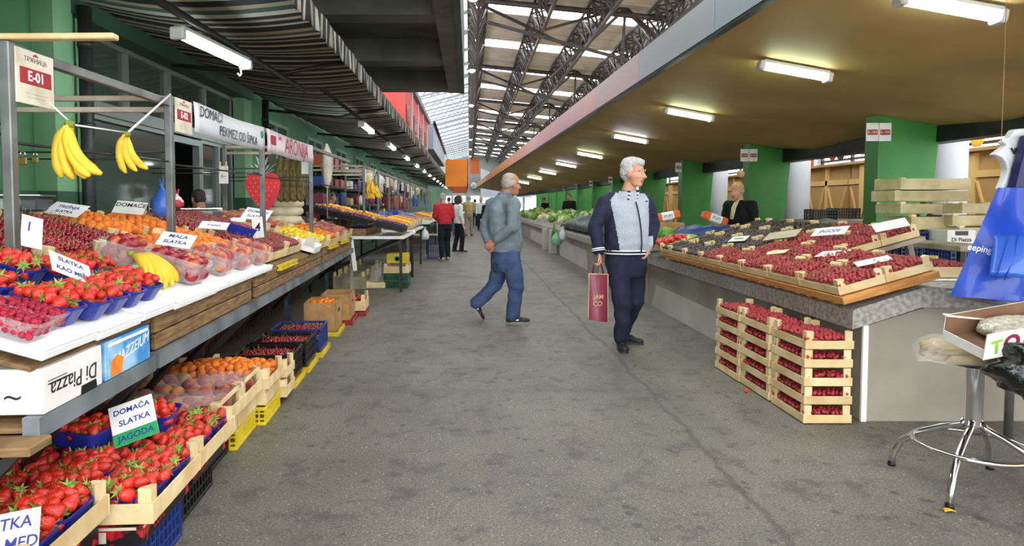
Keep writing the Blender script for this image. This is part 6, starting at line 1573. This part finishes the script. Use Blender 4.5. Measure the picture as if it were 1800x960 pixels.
def add_shoe(M, par, col, sole, s=1.0, stripe=None):
    mb = MB(M); ell(mb, (0,-.03,.048), (.037*s,.055,.045)); ell(mb, (0,.045,.045), (.041*s,.075,.040)); ell(mb, (0,.125,.034), (.046*s,.075,.030)); ell(mb, (0,.0,.08), (.036*s,.05,.04))
    o = fuse(mb, 'shoe', [col], .007, par, 3)
    b = MB(M); pts = []
    for i in range(20):
        a = 2*PI*i/20; y = .06+.142*math.sin(a); w = (.042+.008*math.sin(a))*s; pts.append((w*math.cos(a), y))
    b.prism(pts, (0,.024)); b.build('sole', sole, o)
    if stripe: MB(M).bbox(-.047*s,.047*s,.02,.06,.035,.055,.008).build('side_flash', stripe, o)
    return o
def arm_frame(wrist, tip, thumb):
    """hand matrix: y towards the fingers, x near the thumb side"""
    y = (V(tip)-V(wrist)).normalized(); x = V(thumb); x = (x - y*x.dot(y)).normalized(); z = x.cross(y)
    Mm = Matrix((x, y, z)).transposed().to_4x4(); Mm.translation = wrist; return Mm

# ---------------- white-haired man with the burgundy bag
O1 = V((1.40, 5.94, 0)); S1 = .00526
def j1(px, py, dy=0.0): return V(((px-1090)*S1-.007, dy, CAMZ-(py-361)*S1))
t = thing('person', 'white-haired man in grey and navy track jacket carrying a burgundy bag', 'person', tuple(O1))
Mh = T(*j1(1112,304,-.02)) @ RZ(-2.25) @ RX(-.06) @ SCL(1.08,1.05,1.10)
neck0, neck1 = j1(1110,316,.0), j1(1103,346,.03)
shL, shR = j1(1066,358,.03), j1(1137,358,.05)
elL, wrL = j1(1045,398,-.02), j1(1051,444,-.06)
elR, wrR = j1(1152,398,.07), j1(1139,436,-.04)
hip = j1(1102,452,.04)
hL, kL, aL = j1(1087,465,.0), j1(1091,532,-.10), j1(1091,594,-.06)
hR, kR, aR = j1(1120,465,.06), j1(1121,532,.06), j1(1110,590,.26)
mb = MB(); add_head(mb, Mh, 1.06); limb(mb, [neck0, neck1], [.058,.066]); ell(mb, j1(1102,385,.04), (.17,.10,.25)); limb(mb, [shL, elL, wrL], [.05,.04,.028]); limb(mb, [shR, elR, wrR], [.05,.04,.028])
limb(mb, [neck1-V((0,0,.035)), shL], [.045,.04]); limb(mb, [neck1-V((0,0,.035)), shR], [.045,.04]); ell(mb, hip, (.15,.10,.12)); limb(mb, [hL,kL,aL], [.07,.05,.035]); limb(mb, [hR,kR,aR], [.07,.05,.035]); limb(mb, [hip,hL], [.09,.07]); limb(mb, [hip,hR], [.09,.07])
add_hand(mb, arm_frame(wrL, j1(1054,470,-.08), (0,-1,0)), .85, 1); add_hand(mb, arm_frame(wrR, j1(1132,455,-.06), (-.3,-1,0)), .5, -1)
body = fuse(mb, 'body', [M_skin, M_lip], .0055, t, 3, pick=face_pick(Mh)); add_eyes(Mh, t, M_whair)
mb = MB(Mh); ell(mb, (0,-.03,.056), (.083,.094,.076), 24, 14); ell(mb, (0,.015,.082), (.066,.078,.044)); ell(mb, (0,-.06,.0), (.078,.062,.075)); ell(mb, (-.066,-.02,.02), (.019,.048,.05)); ell(mb, (.066,-.02,.02), (.019,.048,.05))
fuse(mb, 'hair', [M_whair], .006, t, 2, .006, 38)
# jacket
mb = MB(); loft(mb, [(j1(1104,446,.03),.200,.150,.06),(j1(1104,430,.03),.215,.165,.06),(j1(1105,405,.03),.215,.160,.05),(j1(1104,380,.03),.208,.150,.04),(j1(1103,362,.04),.19,.135,.02),(j1(1103,350,.04),.150,.105,0),(j1(1105,341,.03),.105,.088,0),(j1(1106,335,.025),.078,.074,0)], 26)
limb(mb, [j1(1078,352,.035), shL, elL, j1(1051,440,-.055)], [.080,.086,.068,.050]); limb(mb, [j1(1128,352,.05), shR, elR, j1(1140,430,-.035)], [.080,.084,.068,.050])
cen = j1(1105,400,.03)
hemz = lambda x: j1(0,441,0).z + (-.012 if x > cen.x else .025+.16*max(0, cen.x-.05-x))
def jp(c, n):
    sl = min(abs(c.x-elL.x), 9)
    inL = c.x < j1(1066,0).x and c.z < shL.z+.03
    front = n.y < .25 and j1(1068,0).x + (.04 if c.z < j1(0,385).z else 0)*(1) < c.x < j1(1146,0).x and c.z < j1(0,342).z
    edgeL = j1(1068,0).x + .012 + .075*min(1, max(0, (j1(0,350).z-c.z)/.45))
    edgeR = j1(1139,0).x - .02*min(1, max(0, (j1(0,360).z-c.z)/.3)) + (.05 if c.z < j1(0,415).z else 0)
    if n.y < .2 and n.z < .86 and edgeL+.05*max(0, (c.z-j1(0,352).z)/.06) < c.x < edgeR-.03*max(0, (c.z-j1(0,352).z)/.06) and c.y < cen.y+.01: return 1
    return 0
jk = fuse(mb, 'track_jacket', [M_navyc, M_greyf], .009, t, 5, .007, 8, pick=jp)
mb = MB()
zp = [j1(1113,355,-.088),j1(1115,366,-.115),j1(1118,385,-.132),j1(1120,405,-.146),j1(1121,425,-.150),j1(1121,443,-.136)]
MB().tube(zp, .006, 8).build('zip', M_navyc, jk)
def ring(c, rx, ry, yaw=0, a0=0, a1=2*PI, n=28, dz=None): return [V((c.x+rx*math.cos(a)*math.cos(yaw)-ry*math.sin(a)*math.sin(yaw), c.y+rx*math.cos(a)*math.sin(yaw)+ry*math.sin(a)*math.cos(yaw), c.z+(dz(a) if dz else 0))) for a in [a0+(a1-a0)*i/n for i in range(n+1)]]
for k2, (dz, mm) in enumerate(((0,M_wstr),(-.014,M_navyc),(-.028,M_wstr))):
    MB().tube(ring(j1(1104,440,.03)+V((0,0,dz)), .207, .158, .06), .007, 8).build('hem_stripe', mm, jk)
for k2, (q, mm) in enumerate(((0,M_wstr),(.35,M_navyc),(.7,M_wstr),(1.05,M_navyc))):
    c = elL.lerp(wrL, .84+.09*q); d = (wrL-elL).normalized(); a = d.cross(V((0,1,0))).normalized(); b2 = a.cross(d)
    MB().tube([c+a*.054*math.cos(2*PI*i/20)+b2*.054*math.sin(2*PI*i/20) for i in range(20)], .0075, 6, closed=True).build('cuff_stripe', mm, jk)
cA, cB = j1(1106,348,.02), j1(1108,334,.012)
def colf(u, v):
    a = -PI/2+.22+.42+u*(2*PI-.84); c = cA.lerp(cB, v); r = .098-.022*v
    return c+V((r*math.cos(a), r*.95*math.sin(a), .012*math.sin(a)-.02*max(0, -math.sin(a)-.5)*(1-v)))
b = MB(); b.grid(colf, 28, 10, 0, True, lambda i, j: 1 if j in (2,3,6,7) else 0); o = b.build('collar', [M_navyc, M_wstr], jk, False); o.modifiers.new('t','SOLIDIFY').thickness = .008
mb = MB(); ell(mb, j1(1111,349,-.015), (.036,.04,.036)); fuse(mb, 'undershirt', [M_blackc], .008, t, 2)
MB().bbox(-.011,.011,-.002,.002,-.005,.005,.001).build('chest_mark', M_navyc, jk).location = j1(1131,354,-.10)
# trousers, shoes
mb = MB(); loft(mb, [(j1(1104,488,.03),.165,.115,0),(j1(1103,468,.03),.195,.135,0),(j1(1103,445,.03),.192,.135,0),(j1(1103,432,.03),.18,.12,0)], 22)
limb(mb, [hL, j1(1089,500,-.05), kL, j1(1092,565,-.09), aL+V((0,0,.0))], [.105,.100,.083,.072,.066]); limb(mb, [hR, j1(1121,500,.07), kR, j1(1115,565,.18), aR], [.105,.100,.083,.072,.066])
fuse(mb, 'trousers', [M_djean], .010, t, 4, .010, 7)
add_shoe(T(aL.x+.005, aL.y+.02, .0) @ RZ(PI-.02), t, M_shoe, mat('dark_sole','#3a3a3c',rough=.7), 1.05); add_shoe(T(aR.x+.01, aR.y, .0) @ RZ(PI+.85), t, M_shoe, mat('dark_sole','#3a3a3c',rough=.7), 1.05)
# burgundy bag
M_burg = mat('burgundy_satin', '#7d2c42', '#8f3850', scale=3, rough=.38, coat=.2, bump=.25, bscale=9); M_goldp = mat('gold_print', '#d9b98a', rough=.35, metal=.3)
bt = thing('shopping_bag', 'burgundy shopping bag with gold edging held by the white-haired man', 'bag', tuple(O1+j1(1049,519,-.09)), .18)
w, h = .185, .42
def bagf(sgn):
    def f(u, v): return ((u-.5)*w*(1-.02*math.sin(6*v)), sgn*(.006+.05*math.sin(PI*u)**.7*(.35+.65*v)) , h*(.5-v) - .03*u*(1 if v > .5 else .3))
    return f
b = MB(); b.grid(bagf(-1), 12, 14); b.grid(bagf(1), 12, 14); b.build('bag_body', M_burg, bt)
for u in (0, 1): MB().tube([V(bagf(-1)(u, v/10))+V((0,-.0,0)) for v in range(11)], .005, 6).build('gold_edge', M_goldp, bt)
MB().tube([V(bagf(-1)(v/10, 0)) for v in range(11)], .004, 6).build('gold_edge', M_goldp, bt)
text('JAM', .055, M_goldp, T(-.015,-.052,-.0) @ RX(PI/2), bt, bold=.001); text('CO', .06, M_goldp, T(-.025,-.055,-.062) @ RX(PI/2), bt, bold=.001)
top = h*.5
for s in (-1, 1): MB().tube([V((-.055,s*.012,top-.03)),V((-.045,s*.01,top+.06)),V((-.012,.0,top+.115)),V((.012,0,top+.115)),V((.035,s*.01,top+.06)),V((.05,s*.012,top-.035))], .0075, 8, flat=.5).build('handle', mat('burgundy_strap','#5f2030',rough=.5), bt)

# ---------------- grey-sweater man with hands behind his back
O2 = V((.51, 7.22, 0)); S2 = .00639
def j2(px, py, dy=0.0): return V(((px-905)*S2, dy, CAMZ-(py-361)*S2))
t = thing('person', 'balding man in grey sweater and jeans walking with hands clasped behind', 'person', tuple(O2))
Mh = T(*j2(899,324,.02)) @ RZ(-1.12) @ RX(-.02) @ SCL(1.06,1.04,1.08)
neck0, neck1 = j2(893,332,.03), j2(887,348,.04)
shR, shL = j2(901,360,-.13), j2(867,359,.20)
elR, wrR = j2(899,398,-.20), j2(868,424,-.14)
elL, wrL = j2(853,404,.14), j2(860,428,-.04)
hR, kR, aR = j2(897,452,-.06), j2(907,506,-.07), j2(902,555,-.04)
hL, kL, aL = j2(880,452,.08), j2(872,502,.12), j2(837,538,.14)
mb = MB(); add_head(mb, Mh); limb(mb, [neck0, neck1], [.064,.072]); ell(mb, j2(886,390,.03), (.14,.12,.24)); limb(mb, [shR, elR, wrR], [.05,.04,.028]); limb(mb, [shL, elL, wrL], [.05,.04,.028]); limb(mb, [neck1-V((0,0,.035)), shL], [.045,.04]); limb(mb, [neck1-V((0,0,.035)), shR], [.045,.04])
hp = j2(890,446,.02); ell(mb, hp, (.13,.12,.12)); limb(mb, [hp,hR,kR,aR], [.09,.07,.05,.035]); limb(mb, [hp,hL,kL,aL], [.09,.07,.05,.035])
add_hand(mb, arm_frame(wrR, j2(850,437,-.12), (0,.2,1)), .55, 1); add_hand(mb, arm_frame(wrL, j2(868,437,-.10), (.2,-.2,1)), .8, -1)
fuse(mb, 'body', [M_skin2, M_lip], .0058, t, 3, pick=face_pick(Mh)); add_eyes(Mh, t, M_ghair)
mb = MB(Mh); ell(mb, (0,-.055,.012), (.079,.060,.072), 22, 12); ell(mb, (-.066,-.015,.01), (.017,.04,.04)); ell(mb, (.066,-.015,.01), (.017,.04,.04)); ell(mb, (0,-.03,.055), (.072,.078,.064))
fuse(mb, 'hair', [M_ghair], .006, t, 3)
g = MB(Mh)
for s in (-1, 1):
    g.tube([(s*.031+.021*math.cos(a), .093, .0+.016*math.sin(a)) for a in [2*PI*i/14 for i in range(14)]], .0018, 5, closed=True); g.tube([(s*.052,.092,.004),(s*.077,.03,.006),(s*.08,-.005,.0)], .002, 5)
g.tube([(-.01,.095,.002),(.01,.095,.002)], .0018, 5); g.build('glasses', M_black, t)
yw = .62
mb = MB(); loft(mb, [(j2(890,443,.02),.175,.150,yw),(j2(890,430,.02),.192,.160,yw),(j2(889,405,.02),.195,.150,yw),(j2(887,385,.03),.198,.140,yw),(j2(885,366,.04),.195,.118,yw),(j2(885,353,.04),.145,.095,yw),(j2(887,344,.04),.090,.082,yw),(j2(889,339,.035),.076,.074,yw)], 26)
limb(mb, [j2(893,364,-.07), shR, elR, wrR.lerp(elR,.12)], [.082,.084,.070,.050]); limb(mb, [j2(876,362,.12), shL, elL, wrL.lerp(elL,.12)], [.08,.084,.070,.050])
o = fuse(mb, 'sweater', [M_sweat], .009, t, 5, .010, 8)
MB().tube(ring(j2(889,340,.035), .076, .074, yw), .011, 8).build('collar', mat('sweater_rib','#6f8290',rough=.9), o)
mb = MB(); loft(mb, [(j2(889,478,.02),.135,.13,yw),(j2(890,460,.02),.168,.148,yw),(j2(890,436,.02),.165,.14,yw)], 22)
limb(mb, [hR, j2(903,478,-.07), kR, j2(904,532,-.06), aR], [.108,.105,.088,.082,.080]); limb(mb, [hL, j2(879,478,.10), kL, j2(855,521,.13), aL], [.108,.102,.085,.078,.074])
fuse(mb, 'jeans', [M_jeans], .010, t, 4, .010, 7)
add_shoe(T(aR.x+.0, aR.y, 0) @ RZ(-PI/2+.12), t, M_shoe, M_sole, 1.05, M_wstr)
add_shoe(T(aL.x-.045, aL.y, aL.z-.045) @ RZ(-PI/2+.1) @ RX(-.95), t, M_shoe, M_sole, 1.05, M_wstr)
o = MB().tube([wrL.lerp(elL,.06)+V((.033*math.cos(a), .0, .033*math.sin(a))) for a in [2*PI*i/16 for i in range(16)]], .006, 6, closed=True).build('wrist_strap', M_black, t)

# ---------------- simpler standing figures further away
def figure(loc, yaw, H, lab, top, legs, hair, skin=None, armpose='down', hairlen=0, bend=0.0, hem=.50, legmat_shoe=None, group=None, stride=.05, seat=False, bag=None, vox=.012):
    """local frame: facing +y; loc at the feet"""
    k = H/1.75; t = thing('person', lab, 'person', loc, yaw, group); skin = skin or M_skin
    B = lambda x, y, z: V((x*k, (y+bend*max(0, z-.95))*k, (z-.25*bend*max(0, z-.95))*k))
    Mh = T(*B(0,.03+.05*bend,1.62)) @ RX(-.9*bend-.05) @ SCL(k)
    mb = MB(); add_head(mb, Mh); limb(mb, [B(0,.0,1.56), B(0,-.01,1.42)], [.055*k,.062*k])
    shs = [B(s*.19,-.01,1.40) for s in (-1,1)]
    if armpose == 'down': els = [B(s*.25,-.02,1.12) for s in (-1,1)]; wrs = [B(s*.24,.06,.86) for s in (-1,1)]
    elif armpose == 'front': els = [B(s*.25,.03,1.12) for s in (-1,1)]; wrs = [B(s*.12,.28,1.05) for s in (-1,1)]
    elif armpose == 'up': els = [B(s*.24,.10,1.14) for s in (-1,1)]; wrs = [B(s*.10,.22,1.30) for s in (-1,1)]
    ell(mb, B(0,0,1.2), (.14*k,.09*k,.22*k)); ell(mb, B(0,0,.92), (.14*k,.09*k,.12*k))
    kn = [B(s*.10,.03+s*stride,.48) for s in (-1,1)]; an = [B(s*.10,-.03+s*stride*1.6,.09) for s in (-1,1)]; hi = [B(s*.085,0,.88) for s in (-1,1)]
    for i, s in enumerate((-1,1)):
        limb(mb, [B(0,0,1.38), shs[i], els[i], wrs[i]], [.06*k,.05*k,.04*k,.028*k]); limb(mb, [B(0,0,.95), hi[i], kn[i], an[i]], [.08*k,.07*k,.05*k,.035*k])
        d = (wrs[i]-els[i]).normalized(); add_hand(mb, arm_frame(wrs[i], wrs[i]+d, (-s*.3,.6,.6)) @ SCL(k), .45, -s if armpose == 'down' else -s)
    fuse(mb, 'body', [skin, M_lip], .0075 if vox < .012 else .0095, t, 2, pick=face_pick(Mh)); add_eyes(Mh, t, hair)
    mb = MB(Mh); ell(mb, (0,-.03,.05), (.084,.094,.078)); ell(mb, (0,-.055,.0), (.08,.062,.08))
    if hairlen: ell(mb, (0,-.06,-.07-hairlen*.4), (.085,.05,.08+hairlen*.5)); ell(mb, (-.07,-.02,-.04), (.025,.05,.09)); ell(mb, (.07,-.02,-.04), (.025,.05,.09))
    fuse(mb, 'hair', [hair], .009, t, 2, .006, 30)
    mb = MB(); loft(mb, [(B(0,0,hem+.38),.185*k,.13*k,0),(B(0,0,1.02),.19*k,.135*k,0),(B(0,0,1.2),.195*k,.13*k,0),(B(0,-.01,1.34),.19*k,.115*k,0),(B(0,-.01,1.43),.12*k,.085*k,0),(B(0,-.01,1.48),.075*k,.07*k,0)], 20)
    for i in range(2): limb(mb, [shs[i]*.8+B(0,0,1.4)*.2, shs[i], els[i], wrs[i].lerp(els[i],.1)], [.08*k,.08*k,.064*k,.048*k])
    fuse(mb, 'jacket', [top], vox, t, 4, .008, 9)
    mb = MB(); loft(mb, [(B(0,0,.80),.15*k,.11*k,0),(B(0,0,.92),.178*k,.125*k,0),(B(0,0,1.02),.165*k,.115*k,0)], 18)
    for i in range(2): limb(mb, [hi[i], (hi[i]+kn[i])/2, kn[i], an[i]], [.10*k,.092*k,.078*k,.068*k])
    fuse(mb, 'trousers', [legs], vox, t, 3, .006, 9)
    for i in range(2): add_shoe(T(an[i].x, an[i].y, max(0, an[i].z-.09*k)) @ RZ((.15,-.15)[i]) @ SCL(k), t, legmat_shoe or M_shoe, M_sole)
    return t
M_redj = mat('red_jacket', '#c01f2c', '#ab1824', scale=8, rough=.7, bump=.3, bscale=10)
M_beige = mat('beige_jacket', '#b9a468', '#a8935a', scale=8, rough=.8, bump=.3, bscale=10); M_khaki = mat('khaki_trousers', '#a59c86', '#948b75', scale=8, rough=.85)
M_lshoe = mat('pale_shoe', '#c9c5c2', rough=.6)
t = figure((-.60,15.6,0), .35, 1.66, 'stooping person in red jacket and black trousers seen from behind', M_redj, M_blackc, M_ghair, None, 'front', 0, .20, .54, M_lshoe)
MB().tube([V((-.19,-.02,.55)),V((-.185,-.005,.9))], .006, 6).build('side_stripe', M_wstr, t)
figure((-.30,18.2,0), -1.2, 1.62, 'figure in white top and dark trousers half hidden behind the red jacket', mat('white_top','#e4e2de',rough=.8), M_blackc, M_dhair, None, 'down', .1)
t = figure((-.55,27.3,0), .15, 1.72, 'dark-haired woman in black jacket and jeans walking away with a bag', M_blackc, M_jeans, M_dhair, None, 'down', .22, .05, .48, M_lshoe)
sack((-.36,27.2,1.12), 'dark shoulder bag carried by the woman in jeans', mat('taupe_bag','#6b5a52',rough=.6), .26, .34, .14, 'handbag', True)
figure((-.02,27.8,0), -.1, 1.76, 'man in beige jacket and khaki trousers walking away', M_beige, M_khaki, M_ghair, None, 'front', 0, .03, .52, M_shoe, stride=.09)
figure((.82,29.8,0), .3, 1.60, 'blond-haired person in a long black coat in the far aisle', M_blackc, M_blackc, M_bhair, None, 'down', .05, .0, .35)
figure((.62,34.5,0), 2.9, 1.74, 'person in white shirt coming down the far aisle', mat('white_shirt','#dfe2e4',rough=.8), M_djean, M_dhair)
figure((-1.0,31.5,0), .2, 1.72, 'person in green top far beyond the black jacket woman', mat('green_top','#8fb55a',rough=.8), M_blackc, M_dhair)
figure((.35,40.5,0), 0, 1.72, 'most distant walker in blue top in the aisle', mat('sky_top','#9fbbd6',rough=.8), M_djean, M_dhair)
# vendors
t = figure((3.82,9.0,.0), 2.15, 1.68, 'blonde vendor with hair bun in black cardigan holding a packet behind the counter', M_blackc, M_blackc, M_bhair, None, 'front', .0, .16, .5, vox=.0105)
mb = MB(); ell(mb, (0,0,0), (.055,.05,.05)); o = fuse(mb, 'hair_bun', [M_bhair], .008, t, 2, .008, 30); o.location = (0,.06,1.765)
mb = MB(); mb.tube([V((-.02,.10,1.46)),V((-.005,.205,1.30)),V((.0,.245,1.14))], [.03,.04,.03], 8, flat=.4); mb.build('cream_shirt', mat('cream_shirt','#d9cfae',rough=.8), t)
packet(at(1256,384,Y=8.9), RY(.35), 'orange and white food packet held by the blonde vendor')
figure((-2.98,7.3,0), .9, 1.55, 'vendor in black jacket sitting low behind the scale at the first stall', M_blackc, M_blackc, M_dhair, M_skin2, 'front', 0, .25)
figure((-2.85,12.9,0), -1.0, 1.62, 'vendor in dark blue jacket standing behind the stall past the gap', mat('dusk_jacket','#2b3144',rough=.8), M_blackc, M_dhair, M_skin2, 'down', 0, .1)
figure((4.05,26.0,0), 2.6, 1.80, 'vendor in black standing far behind the vegetable counter', M_blackc, M_blackc, M_dhair, None, 'front', 0, .05)
figure((3.95,33.0,0), 2.2, 1.75, 'dim vendor leaning behind the farthest vegetable heaps', M_blackc, M_blackc, M_dhair, M_skin2, 'front', 0, .2)
figure((3.9,15.3,0), 2.2, 1.68, 'vendor in grey hat hidden behind the white-haired man\'s shoulder', mat('dim_jacket','#34343a',rough=.8), M_blackc, M_ghair, None, 'front', 0, .1)
# ================================================================== turn collected fruit into objects
NAMES = {'strawberry': ('strawberry', 'berry', 'berry_lo'), 'cherry': ('cherry', 'cherry', 'cherry_lo'), 'raspberry': ('raspberry', 'rasp', 'rasp'), 'peach': ('peach', 'peach', 'peach'),
         'nectarine': ('nectarine', 'nectarine', 'nectarine'), 'apricot': ('apricot', 'apricot', 'apricot'), 'orange': ('orange', 'orange', 'orange'), 'lemon': ('lemon', 'lemon', 'lemon'), 'plum': ('plum', 'plum', 'plum')}
REST = {'strawberry': 'remaining strawberries filling the table punnets and floor crates', 'cherry': 'remaining cherries filling the heaped stall crates', 'raspberry': 'raspberries packed under the top ones in the clear punnets',
        'peach': 'peaches packed under the top ones in the peach crates', 'nectarine': 'nectarines under the top ones in the clear punnets', 'apricot': 'apricots packed under the top ones in the apricot crates',
        'orange': 'oranges lying under the top ones in their crates', 'lemon': 'lemons lying under the top ones in their crates', 'plum': 'plums lying under the top ones in their crates'}
LIMIT = {'cherry': 290, 'strawberry': 290}
for kind, lst in POOL.items():
    nm, me, lo = NAMES[kind]
    lst.sort(key=lambda e: (not e[3] or not inframe(e[0].translation, -4), (e[0].translation - cam.location).length))
    lim = LIMIT.get(kind, 280); n = 0; rest = MB()
    for (M, lab, grp, top) in lst:
        if top and n < lim and inframe(M.translation, -4):
            o = inst(ME[me], nm, M); tag(o, lab, nm, grp); n += 1
            if kind == 'strawberry': inst(ME['calyx'], 'leaf_cap', None, o)
            if kind == 'cherry' and n % 2: inst(ME['cherry_stem'], 'stem', RZ(R.uniform(0, 6.28)), o)
        else:
            rest.mesh(ME[lo], M, 0)
            if kind == 'strawberry' and top: rest.mesh(ME['calyx'], M, 1)
            if kind == 'cherry' and top and R.random() < .5: rest.mesh(ME['cherry_stem'], M, 1)
    print(kind, n, 'rest', len(lst)-n)
    if rest.v:
        mats_ = {'strawberry': [M_straw, M_leafy], 'cherry': [M_cher, M_stem]}.get(kind, list(ME[me].materials))
        o = rest.build(nm + '_fill', mats_, recalc=False); tag(o, REST[kind], nm, None, 'stuff')
